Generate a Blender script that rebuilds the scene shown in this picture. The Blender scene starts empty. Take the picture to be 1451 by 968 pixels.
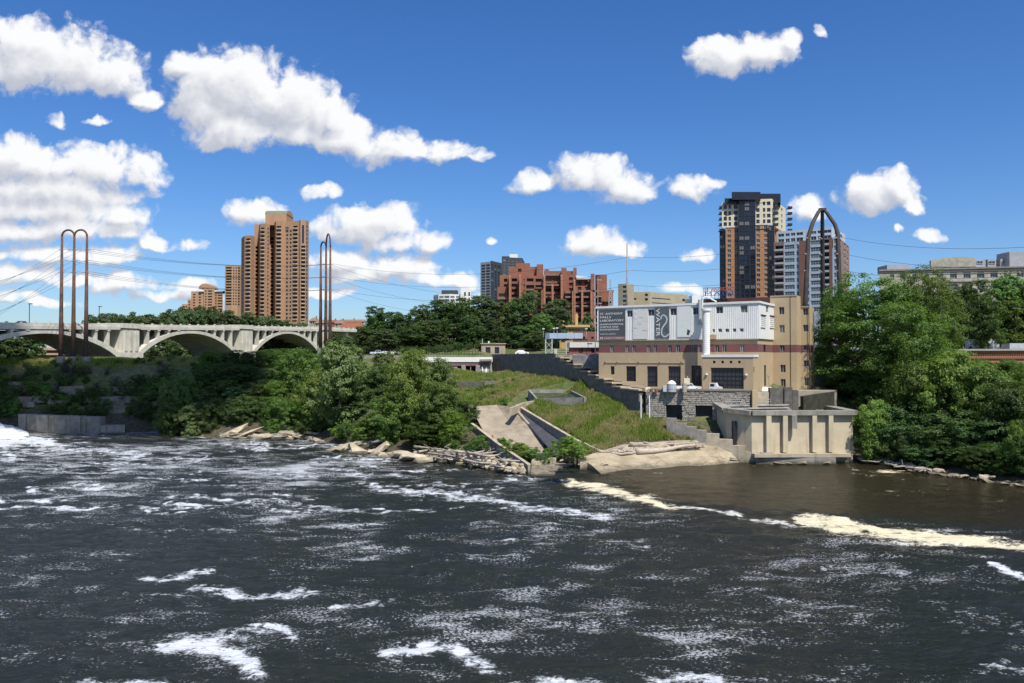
import bpy, math, random
import numpy as np
from mathutils import Vector, Matrix

random.seed(7)
rng = np.random.default_rng(11)
scene = bpy.context.scene
COL = scene.collection
R = math.radians

# ------------------------------------------------------------------ camera
EYE = 21.0                                   # metres above the lower pool
FPX = 1180.0                                 # focal length in photograph pixels
PITCH = math.atan(24.0 / FPX)
cam_data = bpy.data.cameras.new("camera")
cam_data.sensor_fit = 'HORIZONTAL'
cam_data.sensor_width = 36.0
cam_data.lens = 36.0 * FPX / 1451.0
cam_data.clip_start = 0.5
cam_data.clip_end = 20000
cam = bpy.data.objects.new("camera", cam_data)
COL.objects.link(cam)
cam.location = (0, 0, EYE)
cam.rotation_euler = (math.pi / 2 + PITCH, 0, 0)
scene.camera = cam

# ------------------------------------------------------------------ sun direction
SUN = Vector((0.438 * 0.559, -0.899 * 0.559, 0.829)).normalized()   # towards the sun
SUN_EL = math.asin(SUN.z)
SUN_ROT = math.atan2(SUN.x, SUN.y)

# ------------------------------------------------------------------ node helpers
class NT:
    def __init__(s, tree):
        s.t = tree; s.n = tree.nodes; s.l = tree.links
    def node(s, kind, **kw):
        n = s.n.new(kind)
        for k, v in kw.items(): setattr(n, k, v)
        return n
    def put(s, sock, v):
        if v is None: return
        if isinstance(v, bpy.types.NodeSocket): s.l.new(v, sock)
        else: sock.default_value = v
    def m(s, op, a, b=None, c=None, clamp=False):
        n = s.node('ShaderNodeMath', operation=op, use_clamp=clamp)
        s.put(n.inputs[0], a); s.put(n.inputs[1], b); s.put(n.inputs[2], c)
        return n.outputs[0]
    def v(s, op, a, b=None, scale=None):
        n = s.node('ShaderNodeVectorMath', operation=op)
        s.put(n.inputs[0], a); s.put(n.inputs[1], b)
        if scale is not None: s.put(n.inputs['Scale'], scale)
        return n.outputs[0]
    def mix(s, f, a, b, blend='MIX'):
        n = s.node('ShaderNodeMix', data_type='RGBA', blend_type=blend)
        s.put(n.inputs[0], f)
        for i, c in ((6, a), (7, b)):
            if not isinstance(c, bpy.types.NodeSocket) and len(c) == 3: c = (*c, 1)
            s.put(n.inputs[i], c)
        return n.outputs[2]
    def noise(s, vec, scale, detail=4, rough=0.55, dist=0.0, out='Fac', dims='3D'):
        n = s.node('ShaderNodeTexNoise', noise_dimensions=dims)
        s.put(n.inputs['Vector'], vec); n.inputs['Scale'].default_value = scale
        n.inputs['Detail'].default_value = detail; n.inputs['Roughness'].default_value = rough
        n.inputs['Distortion'].default_value = dist
        return n.outputs[out]
    def ss(s, x, lo, hi):
        n = s.node('ShaderNodeMapRange', interpolation_type='SMOOTHSTEP')
        s.put(n.inputs[0], x); n.inputs[1].default_value = lo; n.inputs[2].default_value = hi
        n.inputs[3].default_value = 0; n.inputs[4].default_value = 1
        return n.outputs[0]
    def comb(s, x, y, z):
        n = s.node('ShaderNodeCombineXYZ')
        for i, q in enumerate((x, y, z)): s.put(n.inputs[i], q)
        return n.outputs[0]

# ------------------------------------------------------------------ world: clear blue sky with fair-weather cumulus
world = bpy.data.worlds.new("World"); scene.world = world; world.use_nodes = True
wt = NT(world.node_tree); wt.n.clear()
# each cloud puff: centre x, centre y, half width, half height (in hundreds of units of the cloud sheet, horizon at 0)
PUFFS_PX = [
 (45,85,140,58),(150,105,64,42),(20,60,80,40),(202,140,24,18),
 (330,130,98,66),(285,150,48,46),(430,185,50,26),(305,178,56,34),(372,190,60,26),(330,192,80,26),(395,150,86,60),(335,180,70,26),(462,165,46,42),(262,90,30,22),(488,195,50,32),(545,212,62,32),(560,196,30,22),(625,213,56,20),(676,217,24,14),
 (60,240,130,42),(70,272,135,34),(100,325,112,24),(30,330,80,24),(165,245,66,40),(10,225,60,36),(60,300,125,30),(160,305,58,18),(110,325,90,20),
 (453,277,28,13),(362,306,38,26),(385,300,25,20),(515,325,78,36),(545,312,40,26),(604,342,40,16),(560,345,70,14),
 (480,372,46,22),(560,378,60,24),(600,395,40,16),(648,402,34,20),(505,392,60,14),
 (752,258,32,18),(820,248,40,32),(862,250,38,36),(890,268,52,28),(985,272,36,20),(1010,262,18,14),
 (1030,80,52,34),(1085,72,50,32),(1125,58,18,16),(1165,47,10,8),
 (1238,280,44,34),(1275,268,34,32),(1290,292,20,16),(1140,298,26,22),(1315,332,24,10),(1272,329,8,6),
 (840,345,52,22),(885,352,34,16),(990,361,28,13),(700,336,12,7),(640,400,30,18),
 (180,405,52,17),(150,365,56,20),(60,362,70,16),(40,388,60,15),(10,395,30,18),(215,342,20,13),(270,408,34,14),(262,348,40,12),(100,395,60,12),(20,420,50,14),(70,430,60,10),(250,420,70,10),
 (82,168,14,12),(130,166,22,6),
 (720,420,60,10),(980,412,40,10),(450,415,60,10)]

def cloud_group():
    g = bpy.data.node_groups.new("cloud_field", 'ShaderNodeTree')
    g.interface.new_socket("P", in_out='INPUT', socket_type='NodeSocketVector')
    g.interface.new_socket("D", in_out='OUTPUT', socket_type='NodeSocketFloat')
    g.interface.new_socket("S", in_out='OUTPUT', socket_type='NodeSocketFloat')
    t = NT(g)
    gi = t.node('NodeGroupInput'); go = t.node('NodeGroupOutput')
    p = gi.outputs[0]
    wn = t.noise(p, 1.3, 5, 0.55, out='Color', dims='2D')
    w = t.v('SCALE', t.v('SUBTRACT', wn, (0.5, 0.5, 0.5)), scale=0.36)
    q = t.v('ADD', p, w)
    sep = t.node('ShaderNodeSeparateXYZ'); t.put(sep.inputs[0], q)
    a, b = sep.outputs[0], sep.outputs[1]
    acc = None
    for cx, cy, rx, ry in PUFFS_PX:
        cx = (cx - 725.5) / 100; cy = (508 - cy) / 100; rx *= 0.0116; ry *= 0.0118
        wgt = 1.08 * ry ** 0.22
        x = t.m('MULTIPLY_ADD', a, 1 / rx, -cx / rx)
        y = t.m('MULTIPLY_ADD', b, 1 / ry, -cy / ry)
        y = t.m('MAXIMUM', y, t.m('MULTIPLY', y, -1.35))
        l = t.m('MULTIPLY_ADD', y, y, t.m('MULTIPLY', x, x))
        s = t.m('MULTIPLY_ADD', l, -wgt, wgt)
        acc = s if acc is None else t.m('SMOOTH_MAX', acc, s, 0.30)
    acc = t.m('MAXIMUM', acc, -1.2)
    f1 = t.noise(q, 2.1, 8, 0.53, 0.2, dims='2D')
    vo = t.node('ShaderNodeTexVoronoi', voronoi_dimensions='2D', feature='SMOOTH_F1')
    t.put(vo.inputs['Vector'], q); vo.inputs['Scale'].default_value = 4.2
    vo.inputs['Detail'].default_value = 3; vo.inputs['Roughness'].default_value = 0.5; vo.inputs['Smoothness'].default_value = 0.6
    f = t.m('ADD', t.m('MULTIPLY', t.m('SUBTRACT', f1, 0.5), 1.25), t.m('MULTIPLY', t.m('SUBTRACT', 0.42, vo.outputs['Distance']), 0.5))
    t.put(go.inputs[0], t.m('ADD', acc, f)); t.put(go.inputs[1], acc)
    return g
CG = cloud_group()
tc = wt.node('ShaderNodeTexCoord')
sx = wt.node('ShaderNodeSeparateXYZ'); wt.put(sx.inputs[0], tc.outputs['Generated'])
dx, dy, dz = sx.outputs
yy = wt.m('MAXIMUM', dy, 0.15)
pa = wt.m('MULTIPLY', wt.m('DIVIDE', dx, yy), FPX / 100); pb = wt.m('MULTIPLY', wt.m('DIVIDE', dz, yy), FPX / 100)
P0 = wt.comb(pa, pb, 0.0)
def cf(p):
    n = wt.node('ShaderNodeGroup'); n.node_tree = CG; wt.put(n.inputs[0], p); return n.outputs
d0 = cf(P0); d1 = cf(wt.v('ADD', P0, (0.10, 0.17, 0)))
zz = wt.m('ADD', wt.m('MAXIMUM', dz, 0.0), 0.12)
pg = wt.comb(wt.m('DIVIDE', dx, zz), wt.m('DIVIDE', dy, zz), 0.3)
gen = wt.m('SUBTRACT', wt.noise(pg, 1.1, 8, 0.55), 0.54)
gen = wt.m('MULTIPLY', gen, 3.0)
front = wt.ss(dy, 0.55, 0.75)
dens = wt.m('ADD', wt.m('MULTIPLY', d0[0], front), wt.m('MULTIPLY', gen, wt.m('SUBTRACT', 1.0, front)))
alpha = wt.ss(dens, -0.14, 0.50)
lit = wt.m('SUBTRACT', d0[0], d1[0])
lit = wt.m('ADD', wt.m('MULTIPLY', lit, 0.42), wt.m('MULTIPLY', wt.m('SUBTRACT', d0[1], d1[1]), 1.15))
thick = wt.ss(dens, 0.25, 1.3)
lum = wt.m('ADD', wt.m('SUBTRACT', 0.84, wt.m('MULTIPLY', thick, 0.2)), lit)
lum = wt.ss(wt.m('MULTIPLY', lum, front, None), 0.34, 1.2)
lum = wt.m('ADD', wt.m('MULTIPLY', lum, front), wt.m('MULTIPLY', wt.m('SUBTRACT', 1.0, front), 0.7))
ccol = wt.mix(lum, (3.7, 3.95, 4.6), (6.9, 6.95, 7.0))
sky = wt.node('ShaderNodeTexSky', sky_type='NISHITA')
sky.sun_disc = False; sky.sun_elevation = SUN_EL; sky.sun_rotation = SUN_ROT
sky.altitude = 200; sky.air_density = 1.0; sky.dust_density = 0.6; sky.ozone_density = 2.0
hsv = wt.node('ShaderNodeHueSaturation'); hsv.inputs['Saturation'].default_value = 1.28; hsv.inputs['Value'].default_value = 1.0
wt.put(hsv.inputs['Color'], sky.outputs[0])
deep = wt.mix(1.0, hsv.outputs[0], (0.60, 0.72, 0.94), 'MULTIPLY')
final = wt.mix(alpha, deep, ccol)
bg = wt.node('ShaderNodeBackground'); bg.inputs['Strength'].default_value = 0.1
wt.put(bg.inputs['Color'], final)
wo = wt.node('ShaderNodeOutputWorld'); wt.l.new(bg.outputs[0], wo.inputs['Surface'])

# ------------------------------------------------------------------ sun lamp, exposure
sd = bpy.data.lights.new("sun", 'SUN'); sd.energy = 3.9; sd.angle = R(0.53); sd.color = (1.0, 0.95, 0.87)
so = bpy.data.objects.new("sun", sd); COL.objects.link(so)
so.rotation_euler = SUN.to_track_quat('Z', 'Y').to_euler(); so.location = (60, -120, 200)
vs = scene.view_settings
vs.view_transform = 'Standard'; vs.look = 'None'; vs.exposure = 0.5; vs.gamma = 1.0; vs.use_curve_mapping = False
scene.render.engine = 'CYCLES'
cy = scene.cycles
cy.max_bounces = 5; cy.diffuse_bounces = 4; cy.glossy_bounces = 3; cy.transmission_bounces = 3; cy.transparent_max_bounces = 4
cy.caustics_reflective = False; cy.caustics_refractive = False; cy.sample_clamp_indirect = 4
try:
    cy.use_denoising = True; cy.denoiser = 'OPENIMAGEDENOISE'
except Exception: pass

# ------------------------------------------------------------------ geometry of the view
def P(px, py, D):
    """world point at depth D (metres ahead) seen at photograph pixel px, py"""
    u = (px - 725.5) / FPX; v = (484.0 - py) / FPX
    c, s = math.cos(PITCH), math.sin(PITCH)
    k = D / (c - v * s)
    return Vector((u * k, D, EYE + (s + v * c) * k))
def zof(py, D): return P(725.5, py, D).z
def wat(px, py, z=0.0):
    lo, hi = 5.0, 4000.0
    v = (484.0 - py) / FPX; c, s = math.cos(PITCH), math.sin(PITCH)
    k = (z - EYE) / (s + v * c)
    return P(px, py, k * (c - v * s))
def XY(px, D): return Vector(((px - 725.5) / FPX * D, D))
def hit(A, B, px):
    """parameter (metres from A) where the sight line of column px meets the plan line A-B"""
    k = (px - 725.5) / FPX; d = B - A
    return (k * A.y - A.x) / (d.x - k * d.y) * d.length

# ------------------------------------------------------------------ materials
MATS = {}
def mat(name, c1, c2=None, scale=2.0, rough=0.8, bump=0.0, bscale=None, streak=0.0, spec=0.3, metal=0.0, detail=6, scol=(0.05, 0.045, 0.04), bands=None, rnd=0.0, crack=0.0, wet=0.0):
    if name in MATS: return MATS[name]
    m = bpy.data.materials.new(name); m.use_nodes = True
    t = NT(m.node_tree); t.n.clear()
    out = t.node('ShaderNodeOutputMaterial'); p = t.node('ShaderNodeBsdfPrincipled')
    t.l.new(p.outputs[0], out.inputs[0])
    tc = t.node('ShaderNodeTexCoord'); gp = t.node('ShaderNodeNewGeometry')
    pos = gp.outputs['Position']
    c2 = c2 or tuple(x * 0.75 for x in c1)
    f = t.ss(t.noise(pos, scale, detail, 0.6), 0.32, 0.68)
    col = t.mix(f, c1, c2)
    big = t.ss(t.noise(pos, scale * 0.13, 3, 0.5), 0.35, 0.7)
    col = t.mix(t.m('MULTIPLY', big, 0.3), col, c2)
    if streak > 0:
        mp = t.v('MULTIPLY', pos, (1.0, 1.0, 0.09))
        st = t.ss(t.noise(mp, 0.9, 5, 0.65), 0.5, 0.78)
        col = t.mix(t.m('MULTIPLY', st, streak), col, scol)
    if bands:                                           # thin courses: dz, strength, colour
        sz = t.node('ShaderNodeSeparateXYZ'); t.put(sz.inputs[0], pos)
        fr = t.m('FRACT', t.m('DIVIDE', sz.outputs[2], bands[0]))
        col = t.mix(t.m('MULTIPLY', t.m('LESS_THAN', fr, 0.16), bands[1]), col, bands[2])
    if crack > 0:                                       # hairline cracks and tide marks
        vo = t.node('ShaderNodeTexVoronoi', feature='DISTANCE_TO_EDGE'); t.put(vo.inputs['Vector'], t.v('ADD', pos, t.v('SCALE', t.noise(pos, .5, 4, out='Color'), scale=5.0))); vo.inputs['Scale'].default_value = .09
        ln = t.m('SUBTRACT', 1.0, t.ss(vo.outputs['Distance'], 0.004, 0.016))
        col = t.mix(t.m('MULTIPLY', ln, crack), col, (.09, .08, .06))
        col = t.mix(t.m('MULTIPLY', t.ss(t.noise(pos, .22, 6, .7), .5, .66), crack * .6), col, tuple(x * .45 for x in c2))
    if wet > 0:                                         # dark algae line at the water
        sw_ = t.node('ShaderNodeSeparateXYZ'); t.put(sw_.inputs[0], pos)
        zz = t.m('ADD', sw_.outputs[2], t.m('MULTIPLY', t.noise(pos, .8, 4), 1.2))
        col = t.mix(t.m('MULTIPLY', t.m('SUBTRACT', 1.0, t.ss(zz, .6, 1.5)), wet), col, (.05, .048, .03))
    if rnd > 0:
        oi = t.node('ShaderNodeObjectInfo')
        h = t.node('ShaderNodeHueSaturation')
        t.put(h.inputs['Value'], t.m('MULTIPLY_ADD', oi.outputs['Random'], rnd, 1 - rnd / 2)); t.put(h.inputs['Color'], col)
        col = h.outputs[0]
    t.put(p.inputs['Base Color'], col)
    p.inputs['Roughness'].default_value = rough; p.inputs['Metallic'].default_value = metal
    p.inputs['Specular IOR Level'].default_value = spec
    if bump > 0:
        b = t.node('ShaderNodeBump'); b.inputs['Strength'].default_value = bump; b.inputs['Distance'].default_value = 0.1
        t.put(b.inputs['Height'], t.noise(pos, bscale or scale * 3, 6, 0.6)); t.l.new(b.outputs[0], p.inputs['Normal'])
    MATS[name] = m
    return m
def glassmat(name, col, rough=0.06, spec=0.8, var=0.5, blind=0.55):
    if name in MATS: return MATS[name]
    m = bpy.data.materials.new(name); m.use_nodes = True
    t = NT(m.node_tree); p = t.n['Principled BSDF']
    oi = t.node('ShaderNodeObjectInfo'); gp = t.node('ShaderNodeNewGeometry')
    n = t.noise(t.v('MULTIPLY', gp.outputs['Position'], (0.5, 0.5, 0.33)), 1.7, 1, 0.5)
    f = t.m('MULTIPLY_ADD', oi.outputs['Random'], var, t.m('MULTIPLY', n, var))
    gc_ = t.mix(f, tuple(c * 0.5 for c in col), tuple(min(1, c * 1.9) for c in col))
    bl = t.m('MULTIPLY', t.m('GREATER_THAN', t.m('FRACT', t.m('MULTIPLY', oi.outputs['Random'], 7.31)), .8), blind)
    t.put(p.inputs['Base Color'], t.mix(bl, gc_, (.26, .25, .22)))
    p.inputs['Roughness'].default_value = rough; p.inputs['Specular IOR Level'].default_value = spec
    MATS[name] = m; return m
def leafmat(name, dark, light, trans=0.3, scale=0.5):
    if name in MATS: return MATS[name]
    m = bpy.data.materials.new(name); m.use_nodes = True
    t = NT(m.node_tree); t.n.clear()
    out = t.node('ShaderNodeOutputMaterial'); gp = t.node('ShaderNodeNewGeometry'); oi = t.node('ShaderNodeObjectInfo')
    tc = t.node('ShaderNodeTexCoord')
    n1 = t.ss(t.noise(gp.outputs['Position'], scale, 3, 0.6), 0.3, 0.7)
    n2 = gp.outputs['Random Per Island']
    f = t.m('ADD', t.m('MULTIPLY', n1, 0.55), t.m('MULTIPLY', n2, 0.45))
    col = t.mix(f, dark, light)
    h = t.node('ShaderNodeHueSaturation')
    t.put(h.inputs['Hue'], t.m('MULTIPLY_ADD', oi.outputs['Random'], 0.05, 0.475))
    t.put(h.inputs['Value'], t.m('MULTIPLY_ADD', oi.outputs['Random'], 0.45, 0.78)); t.put(h.inputs['Color'], col)
    col = h.outputs[0]
    d = t.node('ShaderNodeBsdfDiffuse'); tr = t.node('ShaderNodeBsdfTranslucent'); gl = t.node('ShaderNodeBsdfGlossy')
    gl.inputs['Roughness'].default_value = 0.6; gl.inputs['Color'].default_value = (0.9, 0.95, 1, 1)
    t.put(d.inputs[0], col); t.put(tr.inputs[0], t.mix(0.5, col, (0.17, 0.33, 0.02), 'MIX'))
    mx = t.node('ShaderNodeMixShader'); mx.inputs[0].default_value = trans
    t.l.new(d.outputs[0], mx.inputs[1]); t.l.new(tr.outputs[0], mx.inputs[2])
    m2 = t.node('ShaderNodeMixShader'); m2.inputs[0].default_value = 0.02
    t.l.new(mx.outputs[0], m2.inputs[1]); t.l.new(gl.outputs[0], m2.inputs[2])
    t.l.new(m2.outputs[0], out.inputs[0])
    MATS[name] = m; return m

# ------------------------------------------------------------------ mesh building
class MB:
    def __init__(s): s.v = []; s.f = []; s.mi = []
    def add(s, vs, fs, mi=0):
        o = len(s.v); s.v.extend([tuple(p) for p in vs]); s.f.extend([tuple(i + o for i in f) for f in fs]); s.mi.extend([mi] * len(fs)); return s
    def quad(s, a, b, c, d, mi=0): return s.add([a, b, c, d], [(0, 1, 2, 3)], mi)
    def box(s, x0, x1, y0, y1, z0, z1, mi=0):
        return s.add([(x0,y0,z0),(x1,y0,z0),(x1,y1,z0),(x0,y1,z0),(x0,y0,z1),(x1,y0,z1),(x1,y1,z1),(x0,y1,z1)],
                     [(0,3,2,1),(4,5,6,7),(0,1,5,4),(1,2,6,5),(2,3,7,6),(3,0,4,7)], mi)
    def obox(s, M, sx, sy, sz, mi=0):
        vs = [M @ Vector((x*sx/2, y*sy/2, z*sz/2)) for z in (-1,1) for y in (-1,1) for x in (-1,1)]
        return s.add(vs, [(0,2,3,1),(4,5,7,6),(0,1,5,4),(1,3,7,5),(3,2,6,7),(2,0,4,6)], mi)
    def prism(s, poly, z0, z1, mi=0, top=True, mitop=None):
        n = len(poly); z1s = z1 if isinstance(z1, (list, tuple)) else [z1] * n
        z0s = z0 if isinstance(z0, (list, tuple)) else [z0] * n
        vs = [(p[0], p[1], z0s[i]) for i, p in enumerate(poly)] + [(p[0], p[1], z1s[i]) for i, p in enumerate(poly)]
        s.add(vs, [(i, (i+1) % n, (i+1) % n + n, i + n) for i in range(n)], mi)
        if top: s.add(vs[n:], [tuple(range(n))], mi if mitop is None else mitop)
        return s
    def tube(s, pts, r, n=6, mi=0, cap=True):
        pts = [Vector(p) for p in pts]; m = len(pts); rs = r if isinstance(r, (list, tuple)) else [r] * m
        vs = []; up = Vector((0, 0, 1)); prev = None
        for i, p in enumerate(pts):
            t = (pts[min(i+1, m-1)] - pts[max(i-1, 0)]).normalized()
            if prev is None:
                a = t.cross(up)
                if a.length < 1e-3: a = t.cross(Vector((0, 1, 0)))
            else:
                a = prev - t * prev.dot(t)
            a.normalize(); prev = a; b = t.cross(a)
            for k in range(n):
                g = 2 * math.pi * k / n
                vs.append(p + a * (math.cos(g) * rs[i]) + b * (math.sin(g) * rs[i]))
        fs = [(i*n+k, i*n+(k+1) % n, (i+1)*n+(k+1) % n, (i+1)*n+k) for i in range(m-1) for k in range(n)]
        if cap: fs += [tuple(range(n))[::-1], tuple((m-1)*n+k for k in range(n))]
        return s.add(vs, fs, mi)
    def bar(s, a, b, w, mi=0):
        return s.tube([a, b], w * 0.7, 4, mi)
    def mesh(s, name, mats, smooth=False):
        me = bpy.data.meshes.new(name); me.from_pydata(s.v, [], s.f)
        for m in (mats if isinstance(mats, (list, tuple)) else [mats]): me.materials.append(m)
        if any(s.mi): me.polygons.foreach_set('material_index', s.mi)
        if smooth: me.polygons.foreach_set('use_smooth', [True] * len(s.f))
        me.update(); return me
WM = {}
def link(name, data, M=None, parent=None):
    o = bpy.data.objects.new(name, data); COL.objects.link(o)
    M = M or Matrix.Identity(4)
    if parent is not None:
        o.parent = parent; o.matrix_parent_inverse = WM[parent.name].inverted()
    o.matrix_basis = M; WM[o.name] = M.copy()
    return o
def tag(o, label=None, cat=None, group=None, kind=None):
    if label: o['label'] = label
    if cat: o['category'] = cat
    if group: o['group'] = group
    if kind: o['kind'] = kind
    return o
def thing(name, label, cat, loc=(0, 0, 0), rz=0.0, group=None):
    o = link(name, None, Matrix.Translation(Vector(loc)) @ Matrix.Rotation(rz, 4, 'Z'))
    o.empty_display_size = 0.5
    return tag(o, label, cat, group)
def part(name, mb, mats, parent, smooth=False):
    """mb is in world coordinates"""
    return link(name, mb.mesh(name, mats, smooth), None, parent)
def lpart(name, mb, mats, parent, smooth=False):
    """mb is in the parent's own coordinates"""
    return link(name, mb.mesh(name, mats, smooth), WM[parent.name], parent)
def copy_tree(o, M, label=None, group=None, parent=None, base=None):
    c = o.copy(); COL.objects.link(c)
    if parent is None:
        c.matrix_basis = M
        if label: c['label'] = label
        if group: c['group'] = group
    else:
        c.parent = parent
    WM[c.name] = WM[o.name]
    for ch in o.children: copy_tree(ch, None, parent=c)
    return c
def struct(name, mb, mats, smooth=False, kind='structure'):
    o = link(name, mb.mesh(name, mats, smooth)); o['kind'] = kind; return o

def np_mesh(name, verts, faces, mats, smooth=False):
    """verts (n,3), faces (m,k) with one k"""
    me = bpy.data.meshes.new(name)
    n, m, k = len(verts), len(faces), faces.shape[1]
    me.vertices.add(n); me.vertices.foreach_set('co', np.ascontiguousarray(verts, dtype=np.float32).ravel())
    me.loops.add(m * k); me.loops.foreach_set('vertex_index', np.ascontiguousarray(faces, dtype=np.int32).ravel())
    me.polygons.add(m); me.polygons.foreach_set('loop_start', np.arange(0, m * k, k, dtype=np.int32))
    if smooth: me.polygons.foreach_set('use_smooth', np.ones(m, dtype=bool))
    for q in (mats if isinstance(mats, (list, tuple)) else [mats]): me.materials.append(q)
    me.update(calc_edges=True); me.validate(); return me

# 2-D gradient noise
_perm = rng.permutation(512); _ang = rng.random(512) * 2 * np.pi
def pnoise(x, y):
    xi = np.floor(x).astype(int); yi = np.floor(y).astype(int); xf = x - xi; yf = y - yi
    def g(ix, iy):
        a = _ang[_perm[(_perm[ix & 511] + iy) & 511]]
        return np.cos(a), np.sin(a)
    u = xf**3 * (xf * (xf * 6 - 15) + 10); w = yf**3 * (yf * (yf * 6 - 15) + 10)
    def d(ox, oy):
        gx, gy = g(xi + ox, yi + oy); return gx * (xf - ox) + gy * (yf - oy)
    a = d(0, 0) + u * (d(1, 0) - d(0, 0)); b = d(0, 1) + u * (d(1, 1) - d(0, 1))
    return (a + w * (b - a)) * 1.5
def fbm(x, y, o=4, g=0.5):
    s = 0; a = 1; t = 0
    for i in range(o):
        s = s + a * pnoise(x * 2**i + 17.3 * i, y * 2**i - 9.1 * i); t += a; a *= g
    return s / t

# ------------------------------------------------------------------ common materials
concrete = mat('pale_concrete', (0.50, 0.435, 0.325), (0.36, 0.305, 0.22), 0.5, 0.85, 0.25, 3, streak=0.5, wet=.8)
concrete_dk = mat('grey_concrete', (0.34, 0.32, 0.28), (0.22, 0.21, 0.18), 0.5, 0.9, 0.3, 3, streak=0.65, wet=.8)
bridge_conc = mat('bridge_concrete', (0.66, 0.635, 0.545), (0.50, 0.475, 0.405), 0.25, 0.9, 0.2, 2, streak=0.3)
soil = None
def ground_mat():
    m = bpy.data.materials.new('ground_cover'); m.use_nodes = True
    t = NT(m.node_tree); p = t.n['Principled BSDF']; pos = t.node('ShaderNodeNewGeometry').outputs['Position']
    f = t.ss(t.noise(pos, 0.11, 6, 0.6), 0.4, 0.62); g = t.ss(t.noise(pos, 0.9, 6, 0.65), 0.3, 0.7)
    grass = t.mix(g, (0.055, 0.085, 0.02), (0.12, 0.15, 0.045)); dirt = t.mix(g, (0.12, 0.10, 0.065), (0.22, 0.19, 0.13))
    szz = t.node('ShaderNodeSeparateXYZ'); t.put(szz.inputs[0], pos); low = t.m('SUBTRACT', 1.0, t.ss(t.m('ADD', szz.outputs[2], t.m('MULTIPLY', g, 2.0)), 5.5, 9.5))
    t.put(p.inputs['Base Color'], t.mix(low, t.mix(t.m('MULTIPLY', f, 0.55), grass, dirt), t.mix(g, (0.055, 0.048, 0.032), (0.12, 0.105, 0.07))))
    p.inputs['Roughness'].default_value = 0.95; p.inputs['Specular IOR Level'].default_value = 0.1
    b = t.node('ShaderNodeBump'); b.inputs['Strength'].default_value = 0.6; b.inputs['Distance'].default_value = 0.38
    t.put(b.inputs['Height'], t.noise(pos, 1.6, 6, 0.7)); t.l.new(b.outputs[0], p.inputs['Normal'])
    return m
soil = ground_mat()

# ------------------------------------------------------------------ terrain: one sheet from the river bed to the horizon
C = []
SHORE = [(-520,640),(-300,625),(-100,612),(0,613),(70,614),(143,615.5),(200,613.5),(240,612),(300,621),(400,622),(470,628),(500,640),(540,646),(600,651),(660,660),(700,668),(742,675),
         (790,672),(830,669),(860,673),(950,665),(1040,656),(1075,655),(1140,657),(1205,655),(1240,657),(1290,667),(1380,680),(1451,691),(1600,708),(1900,738),(2300,770)]
for px, py in SHORE:
    w = wat(px, py); C.append((w.x, w.y, -0.25)); k = 1 - 7.0 / w.y
    C.append((w.x * k, w.y - 7, -3.0))
for px in (-900, -400, 0, 350, 725, 1100, 1500, 1900, 2400):
    for D in (-30, 40, 80, 115): C.append(((px - 725.5) / FPX * max(D, 40) * (1 if D > 0 else 2.2), D, -3.2))
def T(px, D, z): C.append(((px - 725.5) / FPX * D, D, z))
for px in (-700, -400, -150, 0, 110, 215):
    for D, z in ((242, 1.6), (246, 5.5), (250, 9.0), (254, 13.0), (258, 16.0), (263, 19.6), (268, 20.3), (284, 20.5), (320, 20.4), (380, 20.5)): T(px, D, z)
for px in (300, 400, 450):
    for D, z in ((225, 1.8), (233, 6.5), (243, 12.0), (256, 17.5), (272, 20.4), (320, 20.6)): T(px, D, z)
for D, z in ((196, 2.0), (210, 7.5), (232, 14), (256, 18.0)): T(515, D, z)
for D, z in ((180, 1.8), (196, 6.5), (222, 13), (250, 17.2)): T(605, D, z)
for D, z in ((166, 1.2), (182, 4.5), (205, 9.2), (225, 12.6), (245, 15.6), (254, 16.2)): T(668, D, z)
for px, D, z in ((705,162,0.1),(760,171,0.3),(800,169,0.2),(735,190,4.6),(700,205,8.9),(745,206,8.8),(850,163,2.6),(820,178,3.6),(800,206,10.6),
                 (920,186,6.7),(958,174,5.0),(900,171,3.3),(900,158,0.0),(960,164,0.6),(1000,168,1.0),
                 (945,178,6.6),(1000,174,5.0),(1050,169,1.2),(1140,172,1.0),(950,194,13.2),(1100,187,13.0),(1150,192,13.4),(1060,183,12.9),(900,212,16.5),(850,238,20.2),
                 (930,250,20.6),(1050,250,20.6),(1170,240,20.6),(1165,205,15.5),(760,262,21.4),(690,266,21.6),(600,266,21.2),(520,270,20.9)): T(px, D, z)
for px, D, z in ((1215,180,1.2),(1250,178,2.2),(1300,166,2.0),(1300,178,5.5),(1300,192,10.5),(1300,210,17.5),(1400,150,2.2),(1400,163,6.5),(1400,180,12.5),(1400,198,18.2),
                 (1500,145,3.0),(1500,165,9),(1500,185,16),(1700,140,3.5),(1700,165,11),(1700,195,19),(1230,215,18),(2100,130,4),(2100,180,19),(1300,240,20.6),(1450,230,20.6)): T(px, D, z)
for D, z in ((450, 21), (700, 23), (1200, 26), (2500, 28), (6000, 30)):
    for px in (-1200, -500, 0, 350, 725, 1050, 1400, 1900, 2600): T(px, D, z)
_a, _b = XY(697, 265), XY(905, 184)
for px, py in ((697,526),(715,528),(735,530.5),(765,534.5),(794,538),(812,541.5),(826,546),(841,556),(860,566),(880,577),(905,587)):
    q_ = _a + (_b - _a).normalized() * hit(_a, _b, px); C.append((q_.x - .5, q_.y - 1.2, zof(py, q_.y - 1.2)))
for px, py, D in ((762,568,204),(795,567,204),(828,566,203),(740,560,212)): C.append(((px - 725.5)/FPX*D, D, zof(py, D)))
C = np.array(C)
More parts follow.
